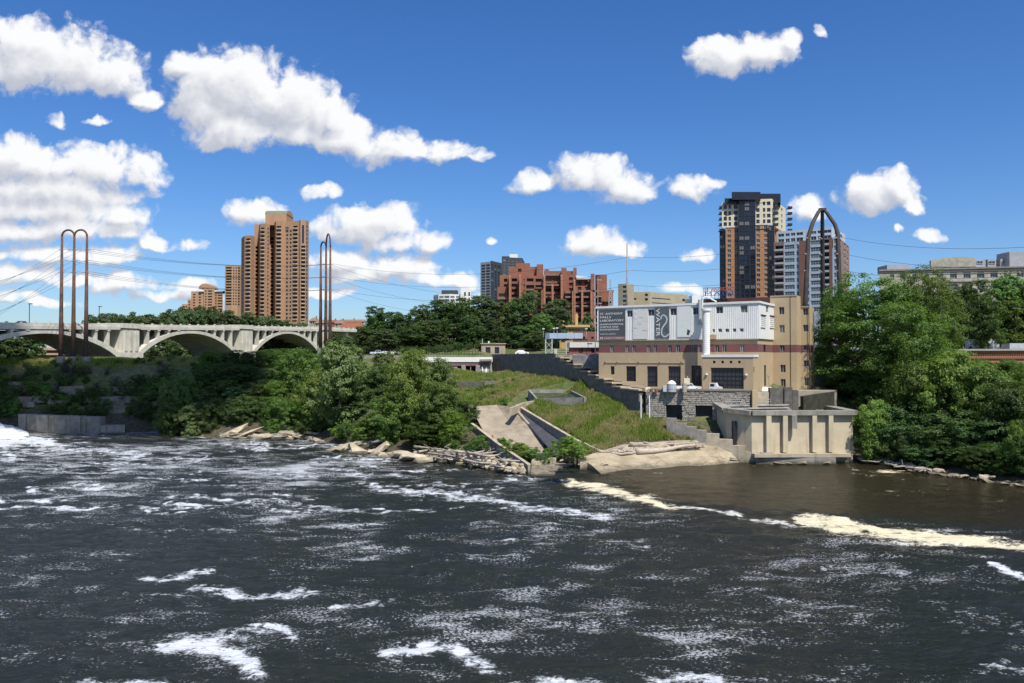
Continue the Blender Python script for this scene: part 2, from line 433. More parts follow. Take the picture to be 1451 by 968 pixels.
def terrain_solver(C):
    X = C[:, :2]; d = np.sqrt(((X[:, None] - X[None]) ** 2).sum(2) + 4.0)
    A = -d; n = len(X)
    Mx = np.zeros((n + 1, n + 1)); Mx[:n, :n] = A + np.eye(n) * 0.15; Mx[:n, n] = 1; Mx[n, :n] = 1
    w = np.linalg.solve(Mx, np.append(C[:, 2], 0)); return X, w
_TX, _TW = terrain_solver(C)
def ground(x, y):
    x = np.atleast_1d(np.asarray(x, float)); y = np.atleast_1d(np.asarray(y, float)); out = np.empty(len(x))
    for i in range(0, len(x), 8000):
        q = np.stack([x[i:i+8000], y[i:i+8000]], 1)
        d = np.sqrt(((q[:, None] - _TX[None]) ** 2).sum(2) + 4.0)
        out[i:i+8000] = -d @ _TW[:-1] + _TW[-1]
    return out
PATCH = []                                   # plan polygon and height plane of each built slab: the soil lies below it
def sink(a, b, c, d, drop=0.45, grow=1.5):
    q = np.array([[p.x, p.y] for p in (a, b, c, d)]); ctr = q.mean(0); dv = q - ctr; q = ctr + dv * (1 + grow / np.linalg.norm(dv, axis=1))[:, None]
    A = np.array([[p.x, p.y, 1] for p in (a, b, c, d)]); co = np.linalg.lstsq(A, np.array([p.z for p in (a, b, c, d)]), rcond=None)[0]
    PATCH.append((q, co, drop))
ground_raw = ground
def ground(x, y, _g=ground):
    x = np.atleast_1d(np.asarray(x, float)); y = np.atleast_1d(np.asarray(y, float)); z = _g(x, y)
    for q, co, drop in PATCH:
        ins = np.zeros(len(x), bool); j = 3
        for i in range(4):
            ins ^= ((q[i,1] > y) != (q[j,1] > y)) & (x < (q[j,0]-q[i,0])*(y-q[i,1])/(q[j,1]-q[i,1]+1e-9)+q[i,0]); j = i
        z = np.where(ins, np.minimum(z, co[0]*x + co[1]*y + co[2] - drop), z)
    return z
pt = lambda px, py, z: wat(px, py, z)
fr = [pt(858, 677, -0.5), pt(905, 672, -0.5), pt(980, 665, -0.5), pt(1078, 657, -0.5)]
bk = [pt(838, 659, 0.9), pt(885, 646, 1.6), pt(960, 638, 2.1), pt(1032, 640, 2.15)]
bk2 = [pt(822, 648, 1.6), pt(882, 630, 3.2), pt(960, 624, 4.1), pt(998, 623, 4.3)]
for i in range(3): sink(fr[i], fr[i+1], bk[i+1], bk[i], .5, 1.2); sink(bk[i], bk[i+1], bk2[i+1], bk2[i], .9, .6)
ra = [pt(667, 577, 9.5), pt(703, 574, 9.6), pt(728, 577, 9.5)]; rb = [pt(700, 641, 0.9), pt(752, 643, 0.9), pt(782, 641, 1.0)]
for i in range(2): sink(rb[i], rb[i+1], ra[i+1], ra[i], .5, 1.0)
c0 = [P(740, 583, 197), P(733, 582.5, 196), P(786, 645, 173), P(818, 642, 171.5)]
sink(c0[0], c0[1], c0[2], c0[3], .9, .8)
sink(pt(788, 668, -.2), pt(856, 674, -.2), pt(838, 657, -.1), pt(790, 657, -.1), .5, .3)
sink(pt(748, 676, 0), pt(790, 674, 0), pt(790, 659, .2), pt(755, 659, .2), .5, .8)
QB4 = [pt(760, 565, 11.2), pt(830, 563, 11.9), pt(808, 552, 13.2), pt(748, 552, 13.2)]
sink(QB4[0], QB4[1], QB4[2], QB4[3], 1.6, -1.2)
def gz(x, y): return float(ground(x, y)[0])
xs = np.concatenate([-np.geomspace(6000, 262, 22), np.arange(-258, 222, 2.2), np.geomspace(225, 6000, 22)])
ys = np.concatenate([np.arange(-120, 126, 14.0), np.arange(128, 300, 1.5), np.geomspace(302, 8000, 46)])
gx, gy = np.meshgrid(xs, ys)
z = ground(gx.ravel(), gy.ravel())
amp = np.clip((z + 0.5) / 3, 0, 1) * 0.7
z = z + fbm(gx.ravel() * 0.12, gy.ravel() * 0.12, 4) * 0.35 * amp
ny, nx = gx.shape
idx = np.arange(nx * ny).reshape(ny, nx)
F = np.stack([idx[:-1, :-1].ravel(), idx[:-1, 1:].ravel(), idx[1:, 1:].ravel(), idx[1:, :-1].ravel()], 1)
o = link('ground', np_mesh('ground', np.stack([gx.ravel(), gy.ravel(), z], 1), F, soil, True)); o['kind'] = 'structure'

# ------------------------------------------------------------------ river
def water_mat():
    m = bpy.data.materials.new('river_water'); m.use_nodes = True
    t = NT(m.node_tree); t.n.clear()
    out = t.node('ShaderNodeOutputMaterial'); pos = t.node('ShaderNodeNewGeometry').outputs['Position']
    at = t.node('ShaderNodeAttribute'); at.attribute_name = 'foam'
    sp = t.node('ShaderNodeSeparateColor'); t.put(sp.inputs[0], at.outputs['Color'])
    dense, speck, yel = sp.outputs[0], sp.outputs[1], sp.outputs[2]
    pw = t.v('MULTIPLY', pos, (0.8, 1.0, 0.3))
    n1 = t.noise(pw, 1.1, 7, 0.62, 0.6); n2 = t.noise(pw, 4.5, 4, 0.7, 0.3); n3 = t.noise(t.v('MULTIPLY', pos, (0.5, 1.0, 1.0)), 0.33, 5, 0.6, 0.8)
    fa = t.ss(t.m('ADD', dense, t.m('ADD', t.m('MULTIPLY', t.m('SUBTRACT', n3, 0.5), 1.5), t.m('ADD', t.m('MULTIPLY', t.m('SUBTRACT', n1, 0.5), 1.7), t.m('MULTIPLY', t.m('SUBTRACT', n2, 0.5), 1.3)))), 0.57, 0.97)
    sv = t.m('ADD', t.m('MULTIPLY', n2, 1.0), t.m('ADD', t.m('MULTIPLY', t.m('SUBTRACT', n3, 0.5), 0.75), t.m('MULTIPLY_ADD', speck, 0.42, -0.28)))
    fs = t.ss(sv, 0.53, 0.63)
    foam = t.m('MAXIMUM', fa, t.m('MULTIPLY', fs, 0.62))
    w = t.node('ShaderNodeBsdfPrincipled')
    wn = t.noise(pos, 0.03, 3)
    t.put(w.inputs['Base Color'], t.mix(yel, t.mix(wn, (0.0125, 0.016, 0.013), (0.022, 0.0245, 0.0185)), (0.026, 0.021, 0.010)))
    w.inputs['Roughness'].default_value = 0.16; w.inputs['IOR'].default_value = 1.333; w.inputs['Specular IOR Level'].default_value = 0.22
    b = t.node('ShaderNodeBump'); b.inputs['Strength'].default_value = 1.0; b.inputs['Distance'].default_value = 0.38
    hh = t.m('ADD', t.noise(t.v('MULTIPLY', pos, (0.7, 1.2, 1)), 1.5, 5, 0.62, 0.5), t.m('MULTIPLY', foam, 0.25))
    t.put(b.inputs['Height'], hh); t.l.new(b.outputs[0], w.inputs['Normal'])
    fo = t.node('ShaderNodeBsdfPrincipled')
    t.put(fo.inputs['Base Color'], t.mix(yel, (0.62, 0.65, 0.68), (0.72, 0.64, 0.42)))
    fo.inputs['Roughness'].default_value = 0.8; t.l.new(b.outputs[0], fo.inputs['Normal'])
    mx = t.node('ShaderNodeMixShader'); t.put(mx.inputs[0], foam); t.l.new(w.outputs[0], mx.inputs[1]); t.l.new(fo.outputs[0], mx.inputs[2])
    t.l.new(mx.outputs[0], out.inputs[0]); return m
us = np.linspace(-0.98, 0.98, 700)
ds = np.concatenate([np.geomspace(4, 44, 26)[:-1], np.geomspace(44, 285, 470)])
U, D = np.meshgrid(us, ds); X = U * D; Y = D
# where a point of the still surface lies, used to place the foam that the photograph shows
vv = -EYE / D; c_, s_ = math.cos(PITCH), math.sin(PITCH)
PX = 725.5 + FPX * U * (c_ - 0) ; PY = 508.5 + FPX * EYE / D
dense = np.zeros_like(X); yel = np.zeros_like(X)
wob = fbm(X * 0.10, Y * 0.06, 4) ; wob2 = fbm(X * 0.1 + 40, Y * 0.06 + 9, 4)
fine = fbm(X * 0.55 + 7, Y * 0.32, 3)
QX = PX + wob * 34 + fine * 8; QY = PY + wob2 * 11 + fine * 4
def stroke(pts, w, s, y=0.0, wx=2.2):
    global dense, yel
    best = np.full_like(X, 1e9)
    for (ax, ay), (bx, by) in zip(pts[:-1], pts[1:]):
        dx, dy = (bx - ax) / wx, by - ay; L = dx * dx + dy * dy
        tt = np.clip(((QX - ax) / wx * dx + (QY - ay) * dy) / L, 0, 1)
        best = np.minimum(best, np.hypot((QX - ax) / wx - tt * dx, QY - ay - tt * dy))
    k = np.exp(-(best / (w * 1.45)) ** 2)
    dense = np.maximum(dense, k * s); yel = np.maximum(yel, np.exp(-(best / (w * 1.6)) ** 2) * y)
stroke([(815,687),(850,692),(885,701),(955,715)], 4.5, 1.12, 1.0)
stroke([(955,715),(1040,732),(1118,745)], 3.0, 0.95, 0.4)
stroke([(1135,739),(1195,744),(1255,754),(1330,765),(1400,772),(1460,780),(1560,792)], 7.5, 1.2, 1.0)
stroke([(1180,748),(1260,755),(1330,768)], 6.5, 1.15, 1.0)
stroke([(1400,800),(1425,810),(1460,820)], 4, 1.0)
stroke([(515,690),(560,694),(640,703),(720,714),(800,722),(860,735)], 5.5, 0.86)
stroke([(560,697),(640,691),(700,700)], 4.5, 0.6)
stroke([(290,832),(330,838),(345,846),(400,843),(445,840)], 7, 0.95)
stroke([(190,815),(230,820),(300,808)], 5, 0.8)
stroke([(240,916),(290,906),(345,893),(405,892),(418,908)], 8, 0.95); stroke([(290,913),(335,928),(352,950)], 9, 1.0)
stroke([(560,925),(605,917),(640,922),(685,942)], 10, 1.0)
stroke([(478,864),(552,852)], 5, 0.85)
stroke([(700,972),(800,960),(870,975)], 8, 0.9); stroke([(920,962),(990,955),(1040,970)], 9, 0.9); stroke([(130,965),(230,966)], 8, 0.9)
stroke([(410,727),(465,720)], 6, 0.7); stroke([(155,745),(215,752),(300,750)], 5, 0.5); stroke([(590,800),(720,783)], 7, 0.52)
stroke([(1150,805),(1260,808)], 4, 0.6); stroke([(870,760),(960,790)], 12, 0.46); stroke([(1230,830),(1400,840)], 9, 0.45); stroke([(1340,860),(1460,900)], 12, 0.5)
for k in range(84):
    x0 = -60 + 700 * random.random(); y0 = 630 + 95 * random.random() ** 1.2; L = 40 + 100 * random.random()
    stroke([(x0, y0), (x0 + L, y0 + random.uniform(-2, 4))], 1.3 + 1.2 * random.random(), 0.5 + 0.4 * random.random())
for k in range(22):
    x0 = -20 + 1450 * random.random(); y0 = 720 + 240 * random.random(); L = 40 + 80 * random.random()
    stroke([(x0, y0), (x0 + L, y0 + random.uniform(-6, 8))], 4 + 6 * random.random(), 0.30 + 0.30 * random.random())
stroke([(-90,620),(-20,624),(40,627),(80,629)], 7, 1.15, 0.1); stroke([(-60,640),(60,640),(130,636)], 8, 0.75)
wx_ = X + 7 * fbm(X * .05, Y * .05, 3); wy_ = Y + 9 * fbm(X * .05 + 31, Y * .05, 3)
r1_ = (1 - np.abs(fbm(wx_ * .045 + 3, wy_ * .075, 3)) * 1.6).clip(0, 1) ** 7; r2_ = (1 - np.abs(fbm(wx_ * .11 + 60, wy_ * .16, 3)) * 1.5).clip(0, 1) ** 6
msk = np.clip(.35 + 1.3 * fbm(X * .018 + 11, Y * .022 + 2, 3), 0, 1) * np.clip((PY - 628) / 20, 0, 1)
lace = (r1_ * .75 + r2_ * .35) * msk
dense = np.maximum(dense * (1.0 + 0.42 * fine), lace * 1.0)
speck = 0.45 + 0.35 * lace + 0.56 * fbm(X * 0.045, Y * 0.035, 4) + 0.12 * fbm(X * 0.2, Y * 0.2, 2)
calm = np.clip((PX - 800) / 120, 0, 1) * np.clip((712 + (PX - 900) * 0.075 - PY) / 12, 0, 1)   # quiet brown pool by the landing
yel = np.maximum(yel, calm)
speck = np.clip(speck + 0.25 * np.clip((740 - PY) / 80, 0, 1) * np.clip((650 - PX) / 200, 0, 1) - 0.55 * calm, 0, 1)
rough_ = 1 - 0.75 * calm
Zw = rough_ * (0.48 * fbm(X * 0.16 + 3, Y * 0.24, 3) + 0.10 * fbm(X * 0.55, Y * 0.9, 3)) + dense * 0.06
ny, nx = X.shape; idx = np.arange(nx * ny).reshape(ny, nx)
F = np.stack([idx[:-1, :-1].ravel(), idx[:-1, 1:].ravel(), idx[1:, 1:].ravel(), idx[1:, :-1].ravel()], 1)
me = np_mesh('river', np.stack([X.ravel(), Y.ravel(), Zw.ravel()], 1), F, water_mat(), True)
ca = me.color_attributes.new('foam', 'FLOAT_COLOR', 'POINT')
ca.data.foreach_set('color', np.stack([np.clip(dense, 0, 1.4), speck, np.clip(yel, 0, 1), np.ones_like(X)], 2).astype(np.float32).ravel())
o = link('river', me); o['kind'] = 'structure'

# ------------------------------------------------------------------ concrete landing, ramp and chute
apron = MB()
pt = lambda px, py, z: wat(px, py, z)
for i in range(3):
    apron.quad(fr[i], fr[i+1], bk[i+1], bk[i])
    apron.quad(bk[i], bk[i+1], bk2[i+1], bk2[i])
for a_, b2_ in ((fr[0], bk[0]), (bk[0], bk2[0]), (bk2[0], bk2[1]), (bk2[1], bk2[2]), (bk2[2], bk2[3])): apron.quad(a_, b2_, Vector((b2_.x, b2_.y, -1.5)), Vector((a_.x, a_.y, -1.5)))
struct('landing', apron, mat('landing_concrete', (0.47, 0.40, 0.28), (0.33, 0.265, 0.17), 0.35, 0.9, 0.2, 2, crack=.5, wet=.6))
ramp_slabs = []
N = 6
for i in range(2):
    for k in range(N):
        t0, t1 = k / N, (k + 1) / N
        g0, g1 = .05, .05; q4 = [rb[i].lerp(ra[i], t0), rb[i+1].lerp(ra[i+1], t0), rb[i+1].lerp(ra[i+1], t1), rb[i].lerp(ra[i], t1)]; ct = (q4[0] + q4[1] + q4[2] + q4[3]) / 4
        q4 = [p + (ct - p).normalized() * .06 for p in q4]; dz_ = Vector((0, 0, .02 + .03 * ((i * 5 + k * 3) % 4) / 4)); lo_ = Vector((0, 0, -.35)); mb_ = MB()
        mb_.add([p + dz_ for p in q4] + [p + lo_ for p in q4], [(0,1,2,3),(0,4,5,1),(1,5,6,2),(2,6,7,3),(3,7,4,0)]); ramp_slabs.append(mb_)
ramp_o = thing('concrete_ramp', None, None, rb[0]); ramp_o['kind'] = 'structure'
for mb_ in ramp_slabs: part('slab', mb_, mat('ramp_concrete', (0.38, 0.325, 0.24), (0.27, 0.225, 0.165), 0.4, 0.9, 0.25, 2.5, crack=.45), ramp_o)
lip = MB(); lip.tube([rb[2] + Vector((0,0,.1)), rb[2].lerp(ra[2], .5) + Vector((0,0,.15)), ra[2] + Vector((0,0,.1))], 0.28, 6)
lip.tube([rb[1].lerp(ra[1], 0.0) + Vector((0,0,.0)), ra[1] + Vector((0,0,.0))], 0.1, 6)
struct('ramp_curb', lip, concrete)
ch = MB()
for k in range(6):
    t0, t1 = k / 6, (k + 1) / 6
    ch.quad(c0[1].lerp(c0[2], t0), c0[0].lerp(c0[3], t0), c0[0].lerp(c0[3], t1), c0[1].lerp(c0[2], t1))
struct('chute_floor', ch, mat('wet_chute', (0.085, 0.085, 0.095), (0.06, 0.06, 0.07), 0.6, 0.5, 0.2, 3))

def wall_thing(name, label, cat, pts, ztop, zbot, th, m, cap=None, capm=None, group=None, side=1):
    """a wall along plan points with a top that follows ztop (per point)"""
    n = len(pts); base = Vector((pts[0].x, pts[0].y, min(zbot) if isinstance(zbot, list) else zbot))
    r = thing(name, label, cat, base, group=group)
    b = MB(); cp = MB()
    zb = zbot if isinstance(zbot, list) else [zbot] * n
    for i in range(n - 1):
        a, c = pts[i], pts[i+1]; d = (c - a).normalized(); nn = Vector((-d.y, d.x)) * th * side
        b.prism([a, c, c + nn, a + nn], [zb[i], zb[i+1]] * 1 + [zb[i+1], zb[i]], [ztop[i], ztop[i+1], ztop[i+1], ztop[i]])
        if cap:
            o1 = Vector((-d.y, d.x)) * -cap * side
            cp.prism([a + o1, c + o1, c + nn - o1, a + nn - o1], [ztop[i]+.003, ztop[i+1]+.003, ztop[i+1]+.003, ztop[i]+.003], [ztop[i] + cap*1.6, ztop[i+1] + cap*1.6, ztop[i+1] + cap*1.6, ztop[i] + cap*1.6])
    part('wall', b, m, r)
    if cap: part('coping', cp, capm or concrete, r)
    return r
V2 = lambda v: Vector((v.x, v.y))
# left wall of the ramp (seen from its shaded side) and right wall of the chute
a, b_ = pt(667, 603, 6.0), pt(748, 668, 0.6)
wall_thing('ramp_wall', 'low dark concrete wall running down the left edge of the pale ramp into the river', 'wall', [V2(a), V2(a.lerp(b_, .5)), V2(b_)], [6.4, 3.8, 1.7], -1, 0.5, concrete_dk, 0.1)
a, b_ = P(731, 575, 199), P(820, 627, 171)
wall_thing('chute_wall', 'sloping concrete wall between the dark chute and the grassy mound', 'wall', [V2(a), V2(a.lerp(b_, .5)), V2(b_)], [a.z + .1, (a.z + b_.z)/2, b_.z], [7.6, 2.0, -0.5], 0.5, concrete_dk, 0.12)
a, b_ = wat(752, 671), wat(790, 669)
ll = MB(); ll.prism([V2(wat(752,674)), V2(wat(786,674)), V2(wat(792,664)), V2(wat(815,660)), V2(wat(754,656))], -1, 0.35)
ll.prism([V2(wat(753,662)), V2(wat(788,660)), V2(wat(788,656)), V2(wat(755,657))], -1, 1.1)
ll.prism([V2(wat(822,666)), V2(wat(860,658)), V2(wat(862,654)), V2(wat(823,660))], -1, 1.3)
struct('landing_slab', ll, concrete)

# curved kerb wall and sunken basin at the top of the grass
kp = [pt(726, 579, 9.6), pt(745, 571, 10.3), pt(775, 566, 10.9), pt(805, 564, 11.1), pt(836, 564, 11.1)]
wall_thing('curved_kerb', 'curved pale concrete kerb along the top of the grassy mound', 'kerb', [V2(p) for p in kp], [p.z + 0.15 for p in kp], [p.z - 1.6 for p in kp], 0.7, concrete, None)
bs = thing('stone_basin', 'open concrete basin with a pale railing above the grassy mound', 'basin', pt(790, 560, 11.4))
q = QB4
w_ = MB()
for i in range(4):
    a, c = V2(q[i]), V2(q[(i+1) % 4]); d = (c - a).normalized(); nn = Vector((-d.y, d.x)) * 0.45
    w_.prism([a, c, c + nn, a + nn], 8.0, [q[i].z, q[(i+1)%4].z, q[(i+1)%4].z, q[i].z])
part('wall', w_, concrete_dk, bs)
fl = MB(); fl.quad(*[p - Vector((0, 0, .7)) for p in q]); part('floor', fl, mat('basin_floor', (0.07,0.09,0.04), (0.03,0.04,0.022), 0.7, 0.6), bs)
rl = thing('railing', 'pale metal railing standing inside the open concrete basin', 'railing', pt(785, 558, 11))
rm = mat('pale_metal', (0.55, 0.56, 0.52), (0.42, 0.42, 0.38), 2, 0.6)
ra_, rb_ = pt(760, 557, 11.9), pt(807, 557, 11.9)
for zz_ in (0.5, 1.0, 1.5): 
    part('rail', MB().tube([ra_ + Vector((0,0,zz_)), rb_ + Vector((0,0,zz_))], 0.09, 5), rm, rl)
for k in range(9):
    p = ra_.lerp(rb_, k / 8); part('post', MB().tube([p - Vector((0,0,.8)), p + Vector((0,0,1.7))], 0.16 if k % 4 == 0 else .08, 5), rm, rl)
# three low steps to the right of the basin
st = MB()
for k in range(4):
    a = pt(832 + 4*k, 563 - 4*k, 11.2 + 0.45*k); st.box(a.x, a.x + 5, a.y, a.y + 2.5, 8, a.z)
struct('stone_steps', st, concrete)
# ruin wall on the upper meadow, left
rw = thing('stone_ruin', 'low ruined stone wall on the upper meadow left of the basin', 'wall', P(672, 555, 226))
b = MB(); b2 = MB()
x0, x1 = P(648, 550, 228).x, P(700, 550, 226).x
zt = zof(541, 228)
b.box(x0, x1, 226, 227.4, 9, zt); part('wall', b, mat('dark_stone', (0.15,0.14,0.12), (0.08,0.075,0.065), 1.2, 0.95, 0.8, 2), rw)
b2.box(x1 - 2.6, x1 + .3, 225.2, 226.2, 9, zt + .3); part('pillar', b2, mat('grey_stone', (0.26,0.24,0.21), (0.16,0.15,0.13), 1.2, 0.95, 0.8, 2), rw)

# ------------------------------------------------------------------ big shaded retaining wall and its stepped cap
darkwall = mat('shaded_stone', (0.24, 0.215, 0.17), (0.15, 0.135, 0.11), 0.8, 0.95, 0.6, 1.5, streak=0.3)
WA, WB = XY(697, 265), XY(905, 184)
wd = (WB - WA); wl = wd.length; wdn = wd.normalized(); wn_ = Vector((-wdn.y, wdn.x))      # wn_ points behind (right)
bw = thing('retaining_wall', 'tall dark stone retaining wall in shade with a stepped pale top', 'wall', (WA.x, WA.y, 12))
ztl = zof(503, 265)
u1 = hit(WA, WB, 785)
b = MB(); b.prism([WA, WA + wdn*u1, WA + wdn*u1 + wn_*1.1, WA + wn_*1.1], 6, ztl)
c = MB(); c.prism([WA - wn_*.1, WA + wdn*u1 - wn_*.1, WA + wdn*u1 + wn_*1.2, WA + wn_*1.2], ztl + .003, ztl + .25)
NS = 11; _sc = [WA + wdn*(u1 + (wl-u1)*(k+.5)/NS) for k in range(NS)]; zs = [zof(float(np.interp(725.5 + FPX*p.x/p.y, [785, 877, 905], [504.5, 550, 553])), p.y) for p in _sc]
steps = []
for k in range(NS):
    s0, s1 = u1 + (wl - u1) * k / NS, u1 + (wl - u1) * (k + 1) / NS
    p0, p1 = WA + wdn*s0, WA + wdn*s1
    b.prism([p0, p1, p1 + wn_*1.1, p0 + wn_*1.1], 2, zs[k] - .2)
    q = MB().prism([p0 - wn_*.3, p1 - wn_*.3 + wdn*.4, p1 + wn_*2.6 + wdn*.4, p0 + wn_*2.6], zs[k] - .197, zs[k] + .12)
    steps.append(q)
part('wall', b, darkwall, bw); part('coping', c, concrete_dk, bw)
for q in steps: part('cap_slab', q, concrete, bw)
# the walk behind the stepped cap and the second stepped wall
b = MB()
for k in range(NS):
    s0, s1 = u1 + (wl - u1) * k / NS, u1 + (wl - u1) * (k + 1) / NS
    p0, p1 = WA + wdn*s0 + wn_*2.7, WA + wdn*s1 + wn_*2.7
    b.prism([p0, p1, p1 + wn_*3.6, p0 + wn_*3.6], 2, zs[k] + .3)
struct('sloping_walk', b, mat('walk_gravel', (0.36, 0.30, 0.21), (0.27, 0.22, 0.16), 0.9, 0.95))
w2 = thing('stepped_wall', 'second stepped stone wall climbing beside the walk left of the beige laboratory', 'wall', (WA + wdn*u1 + wn_*6.4).to_3d())
b = MB()
QA, QB = WA + wn_*6.4, WB + wn_*6.4
for k in range(8):
    xa, xb = 803 + 11.5*k, 803 + 11.5*(k+1); p0, p1 = QA + wdn*hit(QA, QB, xa), QA + wdn*hit(QA, QB, xb + .4)
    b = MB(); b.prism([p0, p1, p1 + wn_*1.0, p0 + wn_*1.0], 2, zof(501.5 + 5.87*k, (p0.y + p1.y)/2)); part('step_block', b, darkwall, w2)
bl = MB(); bl.obox(Matrix.Translation((WA + wdn*(u1+1)).to_3d() + Vector((0,0,ztl+.8))), .8,.8,1.2); struct('ladder_post', bl, rm, kind='thing'); 
o = bpy.data.objects['ladder_post']; o.name = 'white_post'; tag(o, 'small white post at the head of the stepped wall', 'post')

# ------------------------------------------------------------------ concrete training wall at the waterfall
ws = thing('concrete_pier_wall', 'weathered concrete wall beside the white falls at far left', 'wall', P(27, 615, 236))
pxs = [27, 54, 70, 97, 116, 143]
for i in range(5):
    a, c = XY(pxs[i], 238 - i), XY(pxs[i+1], 237 - i); off = Vector((0, -0.5 if i % 2 else 0))
    q = MB().prism([a + off, c + off, c + Vector((0, 3)), a + Vector((0, 3))], -2, zof(587.5 + i * .5, 237))
    part('panel', q, mat('weathered_concrete', (0.30, 0.28, 0.24), (0.19, 0.18, 0.155), 0.6, 0.95, 0.5, 3, streak=0.8, scol=(0.08,0.075,0.065)), ws)
q = MB().prism([XY(143.5, 232), XY(178, 232), XY(178, 236), XY(143.5, 236)], -2, zof(603, 233)); part('low_wall', q, concrete_dk, ws)

# foaming foot of the falls
fv = []; n1, n2 = 60, 26
for j in range(n2):
    for i in range(n1):
        px = -150 + 195 * i / (n1 - 1); D_ = 218 + 20 * j / (n2 - 1)
        h = 3.6 * (j / (n2 - 1)) ** 0.8 * max(0.0, min(1, (42 - px) / 45)) ** 0.9
        x = (px - 725.5) / FPX * D_
        h = h * (0.8 + 0.5 * float(fbm(np.array(x * .35), np.array(D_ * .35), 3))) + 0.35 * float(fbm(np.array(x * .9), np.array(D_ * .9), 2)) * min(1, h)
        fv.append((x, D_, h + 0.05 - (0.4 if j == 0 or i == n1 - 1 else 0)))
ff = np.array([(j*n1+i, j*n1+i+1, (j+1)*n1+i+1, (j+1)*n1+i) for j in range(n2-1) for i in range(n1-1)])
o = link('waterfall_foam', np_mesh('waterfall_foam', np.array(fv), ff, mat('white_water', (0.80, 0.80, 0.76), (0.60, 0.62, 0.60), 0.9, 0.8, 0.8, 2.0), True)); o['kind'] = 'stuff'

# limestone ledges of the left bank
lim = mat('limestone', (0.27, 0.24, 0.19), (0.15, 0.135, 0.11), 0.7, 0.95, 0.8, 1.6, rnd=0.3)
cl = thing('limestone_cliff', 'layered grey limestone cliff under the far left bank', 'cliff', P(150, 570, 256))
rr = random.Random(3)
for k in range(64):
    px = rr.uniform(-160, 262); lay = rr.randrange(6)
    D_ = 246.5 + lay * 1.5 + rr.uniform(-.6, .6); zc = 6.2 + lay * 1.45 + rr.uniform(-.25, .25)
    Lx, Ly, Lz = rr.uniform(4, 11), rr.uniform(3, 5), rr.uniform(.7, 1.5)
    x = (px - 725.5) / FPX * D_
    b = MB(); n = 7
    poly = [(x + Lx/2 * math.cos(2*math.pi*i/n + .3) * rr.uniform(.8, 1.15), D_ + Ly/2 * math.sin(2*math.pi*i/n + .3) * rr.uniform(.8, 1.1)) for i in range(n)]
    b.prism(poly, zc - Lz/2 - .8, zc + Lz/2)
    part('ledge', b, lim, cl)

# ------------------------------------------------------------------ buildings: facades with real openings
_WIN = {}
def win_mesh(w, h, style):
    key = (round(w, 1), round(h, 1), style)
    if key in _WIN: return _WIN[key]
    w, h = key[0], key[1]; fr, gl, nx, nz, fw = STY[style]
    b = MB(); b.quad((-w/2, 0.04, 0), (w/2, 0.04, 0), (w/2, 0.04, h), (-w/2, 0.04, h), 1)
    if fr is not None:
        b.box(-w/2, w/2, -.05, .03, 0, fw); b.box(-w/2, w/2, -.05, .03, h - fw, h)
        b.box(-w/2, -w/2 + fw, -.05, .03, fw, h - fw); b.box(w/2 - fw, w/2, -.05, .03, fw, h - fw)
        for i in range(1, nx): b.box(-w/2 + w*i/nx - fw/2, -w/2 + w*i/nx + fw/2, -.04, .03, fw, h - fw)
        for i in range(1, nz): b.box(-w/2 + fw, w/2 - fw, -.045, .029, h*i/nz - fw/2, h*i/nz + fw/2)
    me = b.mesh('window', [fr or gl, gl]); _WIN[key] = me; return me
g_dark = glassmat('dark_glass', (0.030, 0.034, 0.040), 0.08, 0.35)
g_blue = glassmat('blue_glass', (0.05, 0.075, 0.10), 0.05, 0.6)
g_navy = glassmat('navy_glass', (0.010, 0.016, 0.030), 0.06, 0.4)
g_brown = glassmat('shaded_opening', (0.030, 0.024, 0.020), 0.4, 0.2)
white = mat('white_paint', (0.78, 0.78, 0.74), (0.70, 0.70, 0.66), 0.8, 0.6)
f_white = white
f_dark = mat('dark_frame', (0.025, 0.027, 0.03), (0.02, 0.02, 0.022), 3, 0.5)
f_grey = mat('grey_frame', (0.45, 0.47, 0.48), (0.36, 0.38, 0.4), 3, 0.5)
f_tan = mat('tan_frame', (0.42, 0.33, 0.24), (0.36, 0.28, 0.2), 3, 0.7)
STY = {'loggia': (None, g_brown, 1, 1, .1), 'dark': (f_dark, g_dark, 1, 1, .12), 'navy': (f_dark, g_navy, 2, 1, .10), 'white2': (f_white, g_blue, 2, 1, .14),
       'white': (f_white, g_dark, 1, 1, .12), 'grey3': (f_grey, g_blue, 4, 2, .12), 'grey': (f_grey, g_dark, 2, 1, .12), 'big': (f_dark, g_dark, 4, 4, .08), 'bigw': (f_dark, g_dark, 8, 5, .07),
       'sq': (f_grey, g_dark, 2, 1, .07), 'strip': (f_grey, g_dark, 6, 1, .15), 'tan': (f_tan, g_dark, 1, 1, .15), 'mill': (mat('mill_frame', (0.5,0.48,0.42)), g_blue, 3, 2, .12)}
WCOUNT = {}
def window(root, p, ex, w, h, style, sub=False, name='window'):
    M = Matrix(((ex.x, -ex.y, 0, p.x), (ex.y, ex.x, 0, p.y), (0, 0, 1, p.z), (0, 0, 0, 1)))
    n = WCOUNT.get(root.name, 0); WCOUNT[root.name] = n + 1
    me = win_mesh(w, h, style)
    if n >= 290:
        return ('late', me, M)
    if root.name in ('laboratory', 'stone_mill'):                 # near windows: frame with its own pane
        fm, pm = split_win(me); o = link(name, fm, M, root); link('pane', pm, M, o); return o
    return link(name, me, M, root)
_SPL = {}
def split_win(me):
    if me.name not in _SPL:
        out = []
        for want in (0, 1):
            b = MB()
            for p in me.polygons:
                if (p.material_index == 1) == bool(want): b.add([me.vertices[i].co for i in p.vertices], [tuple(range(len(p.vertices)))])
            out.append(b.mesh('pane' if want else 'window', me.materials[want]))
        _SPL[me.name] = out
    return _SPL[me.name]
LATE = {}
